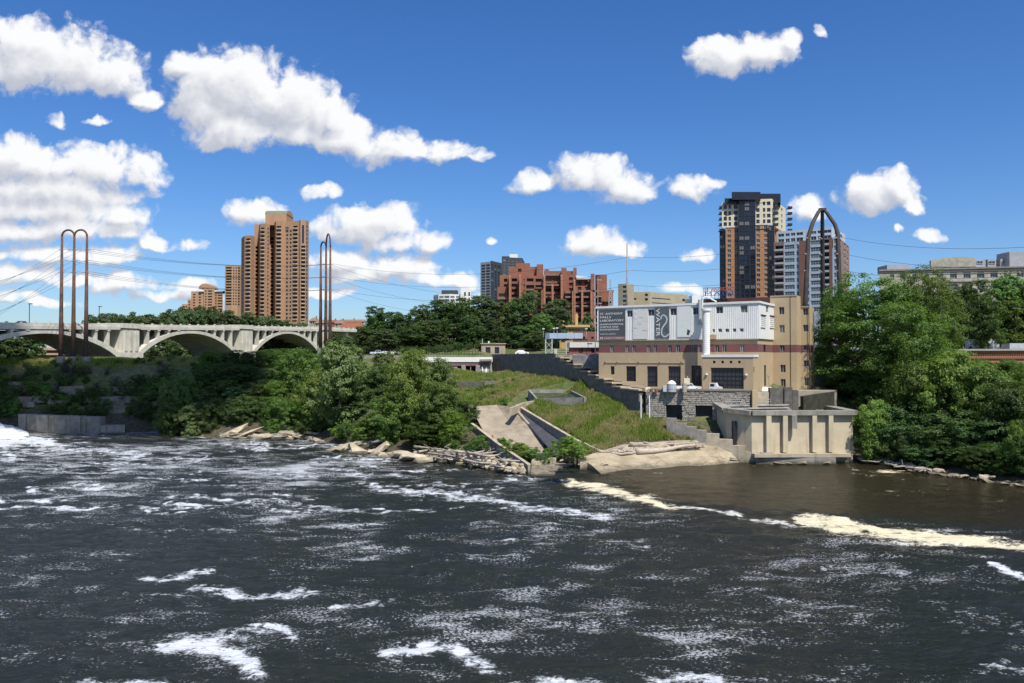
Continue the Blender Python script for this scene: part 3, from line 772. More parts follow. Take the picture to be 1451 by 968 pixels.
def facade(mb, A, B, z0, z1, holes=(), root=None, reveal=0.35, mi=0, mir=None):
    """wall from A to B (left to right seen from outside); holes: (u0, u1, za, zb, style)"""
    A = V2(A); B = V2(B); ex = (B - A).normalized(); L = (B - A).length; inn = Vector((-ex.y, ex.x))
    holes = [(max(.05, h[0]), min(L - .05, h[1]), max(z0 + .05, h[2]), min(z1 - .05, h[3]), *h[4:]) for h in holes]
    holes = [h for h in holes if h[1] - h[0] > .2 and h[3] - h[2] > .2]
    us = sorted({0.0, L} | {round(h[0], 3) for h in holes} | {round(h[1], 3) for h in holes})
    zs = sorted({z0, z1} | {round(h[2], 3) for h in holes} | {round(h[3], 3) for h in holes})
    P3 = lambda u, z, d=0.0: (A.x + ex.x*u + inn.x*d, A.y + ex.y*u + inn.y*d, z)
    for za, zb in zip(zs[:-1], zs[1:]):
        zc = (za + zb) / 2; run = None
        hs = [h for h in holes if h[2] < zc < h[3]]
        for ua, ub in zip(us[:-1], us[1:]):
            uc = (ua + ub) / 2
            if any(h[0] < uc < h[1] for h in hs):
                if run is not None: mb.quad(P3(run, za), P3(ua, za), P3(ua, zb), P3(run, zb), mi); run = None
            elif run is None: run = ua
        if run is not None: mb.quad(P3(run, za), P3(L, za), P3(L, zb), P3(run, zb), mi)
    r_ = mi if mir is None else mir
    for h in holes:
        u0, u1, a, b, sty = h[:5]; rv = h[5] if len(h) > 5 else reveal
        mb.quad(P3(u0, a), P3(u0, b), P3(u0, b, rv), P3(u0, a, rv), r_); mb.quad(P3(u1, a), P3(u1, a, rv), P3(u1, b, rv), P3(u1, b), r_)
        mb.quad(P3(u0, a), P3(u0, a, rv), P3(u1, a, rv), P3(u1, a), r_); mb.quad(P3(u0, b), P3(u1, b), P3(u1, b, rv), P3(u0, b, rv), r_)
        if root is not None:
            w = window(root, Vector(P3((u0+u1)/2, a, rv - .06)), ex, u1 - u0, b - a, sty)
            if isinstance(w, tuple): LATE.setdefault(root.name, []).append(w)
def flush_late(root):
    if root.name not in LATE: return
    b = MB(); mats = []; 
    for _, me, M in LATE[root.name]:
        mm = list(me.materials); vs = [M @ v.co for v in me.vertices]; o = len(b.v); b.v.extend([tuple(v) for v in vs])
        for p in me.polygons:
            m = mm[p.material_index]
            if m not in mats: mats.append(m)
            b.f.append(tuple(i + o for i in p.vertices)); b.mi.append(mats.index(m))
    w = part('small_windows', b, mats, root); w['kind'] = 'stuff'
def px_holes(A, B, cols, rows, style, reveal=None):
    """cols: (px0, px1) pairs on the plan line A-B; rows: (z0, z1) pairs"""
    out = []
    for c in cols:
        u0, u1 = hit(V2(A), V2(B), c[0]), hit(V2(A), V2(B), c[1])
        for r in rows: out.append((u0, u1, r[0], r[1], c[2] if len(c) > 2 else style) + ((reveal,) if reveal else ()))
    return out
def zrows(y0, pitch, n, hgt, D):
    """n storeys; y0 is the top of the first opening, in photograph pixels at depth D"""
    return [(zof(y0 + pitch*k + hgt, D), zof(y0 + pitch*k, D)) for k in range(n)]
def shell(mb, pts, back, z0, z1, holes={}, root=None, mi=0, roof=None, reveal=.35, skip=()):
    """front facets through pts (left to right), closed behind at depth back, flat roof with parapet"""
    for i in range(len(pts) - 1):
        if i in skip: continue
        facade(mb, pts[i], pts[i+1], z0, z1, holes.get(i, ()), root, reveal, mi)
    a, c = pts[0], pts[-1]; bl, br = Vector((a.x * back / a.y, back)), Vector((c.x * back / c.y * 1.0, back))
    facade(mb, c, br, z0, z1, holes.get('R', ()), root, reveal, mi); facade(mb, br, bl, z0, z1, (), None, reveal, mi); facade(mb, bl, a, z0, z1, holes.get('L', ()), root, reveal, mi)
    poly = [*pts, br, bl]; mb.add([(p.x, p.y, z1 - .5) for p in poly], [tuple(range(len(poly)))], mi if roof is None else roof)
X_ = lambda *q: [XY(p, d) for p, d in q]

tanbrick = mat('tan_brick', (0.43, 0.265, 0.165), (0.375, 0.23, 0.14), 0.3, 0.9)
parapet_m = mat('tan_parapet', (0.50, 0.37, 0.27), (0.44, 0.32, 0.23), 0.4, 0.9)
greenroof = mat('green_copper', (0.20, 0.22, 0.15), (0.15, 0.17, 0.12), 0.4, 0.7)
greyroof = mat('grey_roof', (0.22, 0.23, 0.25), (0.17, 0.18, 0.2), 0.5, 0.8)

# --- tall brown brick apartment tower, left
t1 = thing('apartment_tower', 'tall brown brick apartment tower with rounded bays and arched rooftop, beyond the arch bridge', 'building', P(388, 455, 600))
wl_ = MB(); DD = 600; pit = 5.56
R1 = zrows(338, pit, 21, 3.0, DD); R2 = zrows(323.4, pit, 24, 3.0, DD); R3 = zrows(321.5, pit, 24, 3.0, DD); RN = zrows(336, pit, 21, 4.2, 612)
ze = 12
w1 = X_((341,613),(345.5,601),(355,598),(359.8,603))
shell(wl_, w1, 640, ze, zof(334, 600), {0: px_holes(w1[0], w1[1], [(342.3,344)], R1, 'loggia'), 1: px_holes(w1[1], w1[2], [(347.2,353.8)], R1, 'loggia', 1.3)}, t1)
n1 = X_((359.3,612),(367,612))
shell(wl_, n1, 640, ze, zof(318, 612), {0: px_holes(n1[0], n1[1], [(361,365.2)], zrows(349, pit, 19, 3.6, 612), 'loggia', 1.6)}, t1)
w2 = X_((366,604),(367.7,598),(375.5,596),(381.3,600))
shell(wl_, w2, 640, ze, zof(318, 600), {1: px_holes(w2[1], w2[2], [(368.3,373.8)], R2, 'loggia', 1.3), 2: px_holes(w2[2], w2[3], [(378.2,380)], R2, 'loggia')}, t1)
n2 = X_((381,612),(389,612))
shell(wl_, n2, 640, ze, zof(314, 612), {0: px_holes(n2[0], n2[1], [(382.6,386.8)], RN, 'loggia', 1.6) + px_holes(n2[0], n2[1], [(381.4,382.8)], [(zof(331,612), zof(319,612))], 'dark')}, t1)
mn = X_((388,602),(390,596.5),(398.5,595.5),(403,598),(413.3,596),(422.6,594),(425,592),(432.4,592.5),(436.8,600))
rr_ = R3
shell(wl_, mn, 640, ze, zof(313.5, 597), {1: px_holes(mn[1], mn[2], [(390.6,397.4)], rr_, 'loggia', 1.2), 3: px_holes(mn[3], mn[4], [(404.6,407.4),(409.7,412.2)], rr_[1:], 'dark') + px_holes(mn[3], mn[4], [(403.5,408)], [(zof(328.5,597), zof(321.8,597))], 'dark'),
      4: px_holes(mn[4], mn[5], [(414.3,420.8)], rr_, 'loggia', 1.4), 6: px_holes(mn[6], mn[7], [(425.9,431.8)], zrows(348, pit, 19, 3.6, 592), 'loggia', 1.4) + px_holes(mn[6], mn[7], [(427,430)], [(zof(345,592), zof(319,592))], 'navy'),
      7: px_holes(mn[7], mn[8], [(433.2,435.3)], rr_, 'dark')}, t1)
part('wall', wl_, tanbrick, t1)
ph = MB(); a, c = XY(376, 606), XY(406, 606); zt_ = zof(304, 606); zb_ = zof(314, 606)
ph.box(a.x, c.x, 604, 622, zb_ - 3, zt_)
arc = [(604 + 9 - 9*math.cos(math.pi*k/10), zt_ + 3.6*math.sin(math.pi*k/10)) for k in range(11)]
part('penthouse', ph, tanbrick, t1)
rf = MB(); 
for (y0, za), (y1, zb) in zip(arc[:-1], arc[1:]): rf.quad((a.x-.3, y0, za), (c.x+.3, y0, za), (c.x+.3, y1, zb), (a.x-.3, y1, zb))
rf.add([(a.x-.3, y, z_) for y, z_ in arc], [tuple(range(11))], 1); rf.add([(c.x+.3, y, z_) for y, z_ in arc], [tuple(range(11))], 1)
part('arched_roof', rf, [greenroof, tanbrick], t1)
# balcony fronts, pale, on the bays
bf = []
for A_, B_, ps, rows in ((w1[1], w1[2], (347,354), R1), (w2[1], w2[2], (368,374), R2), (mn[1], mn[2], (390.4,397.7), R3), (mn[4], mn[5], (414.1,421), R3), (mn[6], mn[7], (425.7,432), zrows(348, pit, 19, 3.6, 592))):
    ex = (B_ - A_).normalized(); nn = Vector((ex.y, -ex.x)); p0 = A_ + ex * hit(A_, B_, ps[0]); p1 = A_ + ex * hit(A_, B_, ps[1])
    for r in rows:
        q = MB(); z_ = r[0]; q.prism([p0, p0 + nn*.7 + ex*.5, p1 + nn*.7 - ex*.5, p1], z_ - .75, z_ + .12); bf.append(q)
for q in bf: part('balcony', q, parapet_m, t1)

# --- lower tower and stepped block beside it
t2 = thing('apartment_block', 'narrow tan apartment block with striped balconies left of the tall brown tower', 'building', P(329, 440, 800))
b = MB(); f = X_((318,800),(328,799),(336,800),(341,806)); rows = zrows(378.5, 3.97, 14, 2.4, 800)
shell(b, f, 830, 10, zof(376.5, 800), {0: px_holes(f[0], f[1], [(319.2,327.4)], rows, 'loggia', 1.5), 1: px_holes(f[1], f[2], [(329.6,331.4),(333,334.8)], rows, 'dark'), 2: px_holes(f[2], f[3], [(336.8,339.6)], rows, 'loggia', 1.5)}, t2)
part('wall', b, tanbrick, t2)
t3 = thing('stepped_building', 'terraced tan brick apartment building stepping down to the left, with a small domed roof', 'building', P(280, 445, 800))
b = MB()
for (xa, xb, yt, dd, cols) in ((250.7,257.5,439,0,[(252,254)]),(257.3,265.5,431,3,[(258.5,261),(262.5,264.5)]),(265.3,270.5,424,6,[(266.5,269)]),(270.3,288.5,413,9,[(273,276),(281,284)]),(288.3,303.5,408.5,6,[(290,292),(294,300)]),(303.3,315.3,414,11,[(304.3,306.3),(308,314.5)])):
    f = X_((xa, 800+dd), (xb, 800+dd)); rows = zrows(yt + 2.4, 3.97, max(1, int((446-yt)/3.97)), 1.9, 800)
    shell(b, f, 835, 10, zof(yt, 800+dd), {0: px_holes(f[0], f[1], cols, rows, 'loggia', .9)}, t3)
part('wall', b, tanbrick, t3)
dm = MB(); ctr = P(295.5, 410, 815); 
arc = [(8*0.68*math.cos(math.pi*k/10)*1.2, 5*math.sin(math.pi*k/10)) for k in range(11)]
dm.add([(ctr.x + x, 806, zof(409,806) + z_) for x, z_ in arc] + [(ctr.x + x, 824, zof(409,806) + z_) for x, z_ in arc], [(i, i+1, i+12, i+11) for i in range(10)] + [tuple(range(11)), tuple(range(21, 10, -1))])
part('dome', dm, tanbrick, t3)
sl = MB(); f = X_((303,810),(315.6,810)); sl.prism([f[0], f[1], Vector((f[1].x, 830)), Vector((f[0].x, 830))], zof(414,811)+.01, [zof(414,811)+.3, zof(414,811)+.3, zof(410,811), zof(410,811)]); part('sloped_roof', sl, greyroof, t3)

# --- dark slab tower and white block (background, centre)
t4 = thing('dark_glass_tower', 'dark grey slab tower behind the red brick terraces', 'building', P(710, 420, 900))
b = MB(); f = X_((680.7,910),(695,900)); f2 = X_((695,900),(711,925)); f3 = X_((711,925),(740.6,935))
rows = zrows(375, 4.1, 13, 2.9, 905)
greyclad = mat('grey_cladding', (0.30, 0.32, 0.34), (0.25, 0.27, 0.29), .4, .7); blackclad = mat('black_cladding', (0.055, 0.062, 0.075), (0.045, 0.05, 0.06), .4, .6)
facade(b, f[0], f[1], 10, zof(371.5, 905), px_holes(f[0], f[1], [(682,687.4),(688.6,694)], rows, 'dark'), t4, .3, 0)
facade(b, f2[0], f2[1], 10, zof(370, 905), px_holes(f2[0], f2[1], [(696.5,699),(701,703.5),(706,708.5)], rows, 'navy'), t4, .3, 1)
rows3 = zrows(368, 4.1, 15, 2.7, 930)
facade(b, f3[0], f3[1], 10, zof(365, 930), px_holes(f3[0], f3[1], [(713,716.5),(718.5,722),(724.5,728),(730,733.5),(735.5,739)], rows3, 'grey'), t4, .3, 1)
pl = [f[0], f[1], f2[1], f3[1], Vector((f3[1].x, 980)), Vector((f[0].x, 980))]; b.add([(p.x, p.y, zof(372,905)) for p in pl], [tuple(range(6))], 1)
facade(b, f3[1], Vector((f3[1].x + 3, 980)), 10, zof(365, 930), (), None, .3, 1)
part('wall', b, [greyclad, blackclad], t4)
q = MB(); a = XY(722, 950); c = XY(733.5, 950); q.box(a.x, c.x, 945, 960, zof(372,950), zof(361,950)); part('penthouse', q, white, t4)
q = MB(); a = XY(711, 940); c = XY(722, 940); q.box(a.x, c.x, 940, 955, zof(372,940), zof(363.2,940)); part('plant_room', q, blackclad, t4)
t5 = thing('white_apartments', 'small white and glass apartment building above the middle trees', 'building', P(640, 430, 900))
b = MB(); f = X_((614,915),(621,902),(637,898),(652.5,900)); rows = zrows(419.5, 4.6, 6, 3.2, 900)
shell(b, f, 940, 10, zof(417, 900), {0: px_holes(f[0], f[1], [(615,617),(618.2,620.4)], rows, 'grey'), 1: px_holes(f[1], f[2], [(622,628.5),(629.5,636.5)], rows, 'grey3'), 2: px_holes(f[2], f[3], [(638,644),(646,651.5)], rows, 'grey3')}, t5)
f = X_((652.6,896),(667.4,896)); shell(b, f, 935, 10, zof(408.8, 896), {0: px_holes(f[0], f[1], [(657.5,660),(663.5,666)], zrows(414, 8, 4, 5.5, 896), 'dark')}, t5)
part('wall', b, white, t5)
q = MB(); a, c = XY(625.5, 905), XY(647.5, 905); q.prism([a, c, c + Vector((0, 20)), a + Vector((0, 20))], zof(418,905), zof(411.3, 905)); part('penthouse', q, blackclad, t5)

# --- red brick terraced complex
redbrick = mat('red_brick', (0.29, 0.13, 0.085), (0.23, 0.10, 0.066), .35, .9)
redband = mat('red_brown_band', (0.27, 0.18, 0.14), (0.22, 0.14, 0.11), .5, .9)
t6 = thing('terraced_brick_building', 'red brick apartment complex with stepped terraces behind the middle trees', 'building', P(785, 460, 450))
b = MB(); pitch = 7.6
def blk(x0, x1, yt, dd, cols, y0=None, n=None, dep=None, hgt=4.4, rv=1.0):
    D_ = 450 + dd; f = X_((x0, D_), (x1, D_)); y0 = y0 or yt + 4
    n = n if n is not None else max(1, int((470 - y0) / pitch))
    shell(b, f, dep or D_ + 16, 10, zof(yt, D_), {0: px_holes(f[0], f[1], cols, zrows(y0, pitch, n, hgt, D_), 'loggia', rv)}, t6)
blk(705,719,406.5,-6,[(706.5,717)],415.8); blk(708,722,390,0,[(714,719)],395); blk(721.8,737,390,-3,[(725,733)],394.5); blk(736.8,745.6,389.5,-7,[(742,743.4)],395,rv=.4)
blk(721,761,378,9,[(734,739)],381,1,rv=.4); blk(760.5,769.8,374.5,6,[],n=0); blk(731,751,373,14,[],n=0)
blk(745.4,757,391,-2,[(746.6,756)],394.5); blk(756.8,771,391,1,[(759,768)],395,2); blk(757,771,409,-2,[(762,766)],410.5,5,rv=.4)
blk(771.5,778,381.5,2,[],n=0); blk(770.6,783,390.5,-1,[(771.6,781.6)],394); blk(782.8,796,390.5,-1,[(784,795)],394); blk(771,812,384,10,[],n=0)
blk(795.4,803,379.5,-5,[],n=0); blk(802.8,816,388.5,2,[(806.5,812)],393,7,rv=.5); blk(812.4,817.4,379.2,6,[],n=0); blk(814,837.5,395.4,0,[(819,824),(829,834)],399,2,rv=.5)
blk(801,811.5,411.5,-7,[(802,810.5)],415); blk(811.3,824.5,411.5,-7,[(813.5,823.5)],415); blk(824.3,837,411.5,-7,[(826,836)],415)
blk(837.2,842.8,388,-9,[],n=0); blk(846,852.5,400,-5,[(848,850)],424,3,rv=.4); blk(852,869,412.5,-3,[(854,857),(859,861),(863,866)],427,4,rv=.4)
cyl = [XY(852, 458) + Vector((3.2*math.cos(2*math.pi*k/14), 3.2*math.sin(2*math.pi*k/14))) for k in range(14)]; b.prism(cyl, 10, zof(389.2, 455))
part('wall', b, redbrick, t6)
bands = MB()
for (x0, x1, y, dd) in ((745.5,770.8,402.8,-3.2),(771,796,404,-2),(771,796,420.5,-2),(705,737,423,-6.6),(801,837,414.5,-7.6),(801,848,421,-8),(801,848,434,-8),(745.5,757,410.5,-3.2),(771,796,389.5,-2),(801,848,449,-8),(820,870,412.5,-8.5)):
    f = X_((x0, 450+dd), (x1, 450+dd)); zc = zof(y, 450+dd); bands.box(f[0].x, f[1].x, 450+dd-.5, 450+dd+2, zc - .45, zc + .45)
part('terrace_band', bands, redband, t6)
for (px_, yt) in ((737,390),(722.5,391),(771.5,391),(783,404),(796,390),(814,397),(812,412),(825,412),(838,412)):
    q = MB(); p = XY(px_, 440); q.prism([p + Vector((-.5,-1)), p + Vector((.5,-1)), p + Vector((.5,4)), p + Vector((-.5,4))], 12, [zof(yt+1,440), zof(yt+1,440), zof(yt-1.5,440), zof(yt-1.5,440)])
    part('pier', q, mat('orange_brick', (0.39, 0.19, 0.115), (0.33, 0.155, 0.09), .4, .9), t6)
q = MB(); a, c = XY(817,448), XY(834,448); q.prism([a, c, c + Vector((0,5)), a + Vector((0,5))], zof(396,448), [zof(394,448), zof(394.5,448), zof(391,448), zof(389,448)]); part('glass_roof', q, f_grey, t6)
flush_late(t6)

# --- tan office building behind the laboratory
tanclad = mat('tan_cladding', (0.42, 0.37, 0.26), (0.36, 0.31, 0.22), .4, .9)
t7 = thing('office_building', 'tan concrete office building with strip windows behind the laboratory roof', 'building', P(930, 430, 320))
b = MB(); f = X_((876,318),(890,315),(898.5,321)); rows = zrows(405, 6.6, 5, 3.2, 316)
shell(b, f, 335, 10, zof(402, 316), {0: px_holes(f[0], f[1], [(882.5,888)], rows, 'dark')}, t7)
f = X_((898,324),(921,322),(965,335),(975,338)); 
shell(b, f, 350, 10, zof(413.5, 322), {0: px_holes(f[0], f[1], [(914,918.3)], zrows(416, 6.3, 2, 3.7, 322), 'dark') + px_holes(f[0], f[1], [(898.5,902)], zrows(422, 8, 1, 2.5, 322), 'dark'),
      1: px_holes(f[1], f[2], [(924,950)], [(zof(425,328), zof(423,328))], 'strip') + px_holes(f[1], f[2], [(924,963)], [(zof(431.5,328), zof(429.6,328))], 'strip'), 2: px_holes(f[2], f[3], [(967,971)], [(zof(427,336), zof(423.5,336))], 'dark')}, t7)
part('wall', b, tanclad, t7)
q = MB(); a, c = XY(981,300), XY(993.5,300); q.box(a.x, c.x, 300, 306, 15, zof(418.5,300)); a = XY(975,305); q.box(a.x, c.x, 303, 310, 15, zof(423,303)); part('white_annex', q, white, t7)
q = MB()
for px_, y0 in ((905,405),(914,407),(917,408)): q.tube([P(px_, 415, 326), P(px_, y0, 326)], .07, 4)
part('antenna', q, f_grey, t7)

# --- tall tower with cream crown
orangebrick = mat('orange_tower_brick', (0.40, 0.21, 0.11), (0.34, 0.175, 0.09), .4, .9)
cream = mat('cream_cladding', (0.66, 0.60, 0.46), (0.58, 0.53, 0.41), .4, .85)
navyclad = mat('navy_panel', (0.022, 0.027, 0.036), (0.016, 0.02, 0.028), .5, .35)
t8 = thing('glass_and_brick_tower', 'tall apartment tower with dark glass spine, orange brick flanks and cream upper floors', 'building', P(1066, 425, 423))
b = MB(); pit = 6.92
rows = zrows(326.2, pit, 14, 4.6, 423); rowsW = zrows(292.5, 7.4, 4, 4.9, 423)
rowsW = [(zof(y+5.3,423), zof(y,423)) for y in (291.5,300,308,315.6)]
fL = X_((1020.4,424),(1029,422.5)); facade(b, fL[0], fL[1], 10, zof(325, 423), px_holes(fL[0], fL[1], [(1021.2,1024.4),(1025,1028.4)], rows, 'navy'), t8, .15, 2)
fA = X_((1029,422),(1047.8,421)); facade(b, fA[0], fA[1], 10, zof(322.6, 422), px_holes(fA[0], fA[1], [(1031.4,1036.6),(1041.6,1047)], rows, 'grey'), t8, .3, 0)
fAw = X_((1024,422),(1047.8,420.7)); facade(b, fAw[0], fAw[1], zof(322.7, 422), zof(287, 422), px_holes(fAw[0], fAw[1], [(1026.3,1031),(1033.3,1036.8),(1041,1046)], rowsW, 'dark'), t8, .3, 1)
fC = X_((1047.6,418.5),(1071.6,417.5)); rowsC = zrows(279, pit, 21, 5.6, 418)
facade(b, fC[0], fC[1], 10, zof(276.5, 418), px_holes(fC[0], fC[1], [(1048.6,1055),(1056.2,1063),(1064.2,1070.8)], rowsC, 'navy'), t8, .15, 2)
fB = X_((1071.4,421),(1090,420)); facade(b, fB[0], fB[1], 10, zof(318.6, 420), px_holes(fB[0], fB[1], [(1072.6,1077.6),(1083.6,1088.6)], rows, 'grey') + px_holes(fB[0], fB[1], [(1072.6,1077.6),(1083.6,1088.6)], zrows(319.6, pit, 1, 4.6, 420), 'grey'), t8, .3, 0)
fBw = X_((1071.4,420.7),(1095,419.5)); rowsB = [(zof(y+5.4,420), zof(y,420)) for y in (285.6,294.8,303,311)]
facade(b, fBw[0], fBw[1], zof(318.5, 420), zof(282, 420), px_holes(fBw[0], fBw[1], [(1072.8,1077.4),(1082.2,1085.6),(1088,1093)], rowsB, 'dark'), t8, .3, 1)
fD = X_((1090,419.3),(1098.6,419)); facade(b, fD[0], fD[1], 10, zof(319.5, 419), px_holes(fD[0], fD[1], [(1090.8,1094.2),(1094.9,1098)], zrows(321, pit, 15, 5.2, 419), 'navy'), t8, .15, 2)
fS = X_((1095,419.5),(1114.5,446)); facade(b, fS[0], fS[1], zof(330, 420), zof(282, 420), px_holes(fS[0], fS[1], [(1096.5,1100),(1102.6,1105),(1108,1110.4)], rowsB, 'white2'), t8, .3, 1)
fS2 = X_((1098.6,419),(1116,446)); facade(b, fS2[0], fS2[1], 10, zof(321, 420), (), None, .3, 0)
fW = [XY(1021, 446), fL[0]]; facade(b, fW[0], fW[1], 10, zof(325, 423), (), None, .3, 2)
facade(b, XY(1025, 446), fAw[0], zof(330, 423), zof(287, 422), (), None, .3, 1)
b.add([(p.x, p.y, zof(288,422)) for p in (fAw[0], fBw[1], fS[1], XY(1025, 446))], [(0,1,2,3)], 1)
b.add([(p.x, p.y, zof(325,422)) for p in (fL[0], fD[1], fS2[1], XY(1021, 446))], [(0,1,2,3)], 0)
facade(b, XY(1048, 430), fC[0], 10, zof(276.5, 418), (), None, .3, 2); facade(b, fC[1], XY(1071, 430), 10, zof(276.5, 418), (), None, .3, 2)
part('wall', b, [orangebrick, cream, navyclad], t8)
q = MB()
for x0, x1, y0, y1, dd in ((1028,1050,285.5,281,420),(1038,1079,279,272,417),(1072,1107.5,283.5,274.5,422)):
    a, c = XY(x0, dd), XY(x1, dd); q.prism([a, c, XY(x1 - 1, dd + 20 + dd % 5), XY(x0 + 1, dd + 20 + dd % 5)], zof(y0 + 4, dd), zof(y1, dd))
part('roof', q, navyclad, t8)
for k in range(5):
    y = 296 + 8 * k
    for px_, dd in ((1097.6, 421), (1118, 447), (1021.8, 424)):
        q = MB(); p = P(px_, y, dd); q.box(p.x - 1.3, p.x + 1.3, dd - 1.6, dd + 1.2, p.z - .15, p.z + .1); q.box(p.x - 1.3, p.x + 1.3, dd - 1.6, dd - 1.5, p.z + .1, p.z + 1.1); part('balcony', q, f_dark, t8)
q = MB(); a, c = XY(1016, 416), XY(1099, 414); q.box(a.x, c.x, 414, 440, 10, zof(424, 415)); part('podium', q, mat('dark_podium', (0.10,0.09,0.08),(0.06,0.055,0.05),.4,.8), t8)
flush_late(t8)

# --- mid-rise with glass top behind the three-legged pylon
redbrown = mat('redbrown_brick', (0.23, 0.115, 0.085), (0.19, 0.095, 0.07), .4, .9)
pinkbrick = mat('dull_pink_brick', (0.27, 0.18, 0.16), (0.23, 0.155, 0.14), .4, .9)
bluegrey = mat('pale_blue_panel', (0.46, 0.52, 0.57), (0.38, 0.44, 0.49), .4, .6)
t9 = thing('brick_and_glass_midrise', 'brick and pale blue glass apartment block behind the three legged pylon', 'building', P(1150, 430, 365))
b = MB(); L0, L1 = XY(1097.5, 370), XY(1182, 355); rows = zrows(347, 9.45, 10, 6.2, 366); rowsR = zrows(341, 9.45, 11, 6.4, 360)
segs = [(1097.5,1111.5,3,[(1099.4,1110.8,'loggia')],343,rows,1.6),(1111.7,1128,2,[(1112.6,1126.6,'grey3')],343,rows,.3),(1128.2,1134,2,[(1129.4,1132.8,'grey')],343,rows,.3),(1134.2,1143.5,0,[],341,rows,.3),
        (1143.7,1148.5,2,[(1144.4,1147.2,'grey')],341,rows,.3),(1148.7,1165,2,[(1149.6,1163.8,'grey3')],340,rowsR,.3),(1165.2,1176.5,3,[(1167.6,1176,'loggia')],338,rowsR,1.6),(1176.7,1181.4,0,[],336.5,rowsR,.3),(1181.6,1189,2,[(1182.8,1186,'grey')],336,rowsR,.3)]
ex = (L1 - L0).normalized(); nn = Vector((ex.y, -ex.x))
for x0, x1, mi, cols, yt, rws, rv in segs:
    off = nn * (.6 if mi == 0 else 0)
    A_, B_ = L0 + ex * hit(L0, L1, x0) + off, L0 + ex * hit(L0, L1, x1) + off
    facade(b, A_, B_, 10, zof(yt, (A_.y + B_.y)/2), px_holes(A_, B_, cols, rws, 'grey', rv), t9, .3, mi)
E1 = L0 + ex * hit(L0, L1, 1189); E2 = XY(1204.5, 385)
rowsS = zrows(345, 9.0, 10, 4.4, 372)
facade(b, E1, E2, 10, zof(344, 372), px_holes(E1, E2, [(1190.6,1193),(1197,1199.4),(1201.2,1203)], rowsS, 'white2'), t9, .3, 3)
facade(b, XY(1098.5, 390), L0, 10, zof(343, 370), (), None, .3, 3)
b.add([(L0.x, L0.y, zof(345,370)), (E1.x, E1.y, zof(345,370)), (E2.x, E2.y, zof(345,370)), (*XY(1098.5, 390), zof(345,370))], [(0,1,2,3)], 2)
G0, G1 = XY(1102, 376), XY(1180, 362); rg = [(zof(333,369), zof(328.6,369)), (zof(341.5,369), zof(336,369))]
facade(b, G0, G1, zof(346, 369), zof(325, 369), px_holes(G0, G1, [(1103.5,1112),(1114,1120),(1121.5,1128),(1129.5,1139),(1150,1158),(1159.5,1164),(1168.5,1179)], rg, 'grey'), t9, .3, 2)
G2 = XY(1199, 385); facade(b, G1, G2, zof(346, 369), zof(325, 369), px_holes(G1, G2, [(1184,1188),(1191,1195)], rg, 'grey'), t9, .3, 2)
b.add([(G0.x, G0.y, zof(326,369)), (G1.x, G1.y, zof(326,369)), (G2.x, G2.y, zof(326,369)), (*XY(1103, 390), zof(326,369))], [(0,1,2,3)], 2)
part('wall', b, [redbrown, bluegrey, bluegrey, pinkbrick], t9)
for rws, x0, x1 in ((rows, 1099, 1111), (rowsR, 1167.3, 1176.3)):
    for r in rws:
        A_, B_ = L0 + ex * hit(L0, L1, x0) + nn*.1, L0 + ex * hit(L0, L1, x1) + nn*.1
        q = MB().prism([A_, B_, B_ + nn*.5, A_ + nn*.5], r[0] - .5, r[0] + .35); part('balcony', q, f_grey, t9)

# --- roof sign and the dark brick hall below it
hall = thing('brick_hall', 'dark red brick building whose roof carries the red and blue sign', 'building', P(1045, 430, 270))
b = MB(); f = X_((994,272),(1102,262)); shell(b, f, 285, 14, zof(422, 266), {}, hall); part('wall', b, mat('dark_red_brick', (0.13,0.055,0.045),(0.09,0.04,0.035),.4,.9), hall)
def text_mesh(body, size, mt, name, depth=.02, ax='LEFT', sp=1.0):
    cu = bpy.data.curves.new(name, 'FONT'); cu.body = body; cu.size = size; cu.extrude = depth; cu.align_x = ax; cu.space_character = sp; cu.resolution_u = 2
    ob = bpy.data.objects.new('tmp', cu); COL.objects.link(ob); bpy.context.view_layer.update()
    me = bpy.data.meshes.new_from_object(ob.evaluated_get(bpy.context.evaluated_depsgraph_get())); bpy.data.objects.remove(ob); bpy.data.curves.remove(cu)
    me.name = name; me.materials.clear(); me.materials.append(mt); return me
def fit(me, w, h):
    """scale a text mesh to an exact width and height, origin at lower left"""
    co = np.empty(len(me.vertices) * 3, np.float32); me.vertices.foreach_get('co', co); co = co.reshape(-1, 3)
    lo, hi = co.min(0), co.max(0); co[:, 0] = (co[:, 0] - lo[0]) / (hi[0] - lo[0]) * w; co[:, 1] = (co[:, 1] - lo[1]) / (hi[1] - lo[1]) * h
    me.vertices.foreach_set('co', co.ravel()); me.update(); return me
redp = mat('red_letter', (0.50, 0.10, 0.05), (0.42, 0.08, 0.04), 2, .6); bluep = mat('blue_letter', (0.03, 0.10, 0.28), (0.025, 0.08, 0.22), 2, .6)
sg = thing('roof_sign', 'rooftop sign with red letters over blue lettering at the foot of the tall tower', 'sign', P(1018, 422, 268))
A_, B_ = XY(997.5, 270), XY(1041, 266); ex = (B_ - A_).normalized(); Wd = (B_ - A_).length
def sgm(u, z_, rot=0): 
    return Matrix.Translation((A_.x + ex.x*u, A_.y + ex.y*u, z_)) @ Matrix(((ex.x, 0, ex.y, 0), (ex.y, 0, -ex.x, 0), (0, 1, 0, 0), (0, 0, 0, 1)))
link('red_lettering', fit(text_mesh('ST. ANTHONY', 1, redp, 'red_lettering', .08), Wd - .6, 1.35), sgm(0.3, zof(412.8, 268)), sg)
link('blue_lettering', fit(text_mesh('MAIN', 1, bluep, 'blue_lettering', .08, sp=1.2), Wd - .8, 1.1), sgm(0.4, zof(418.4, 268)), sg)
q = MB()
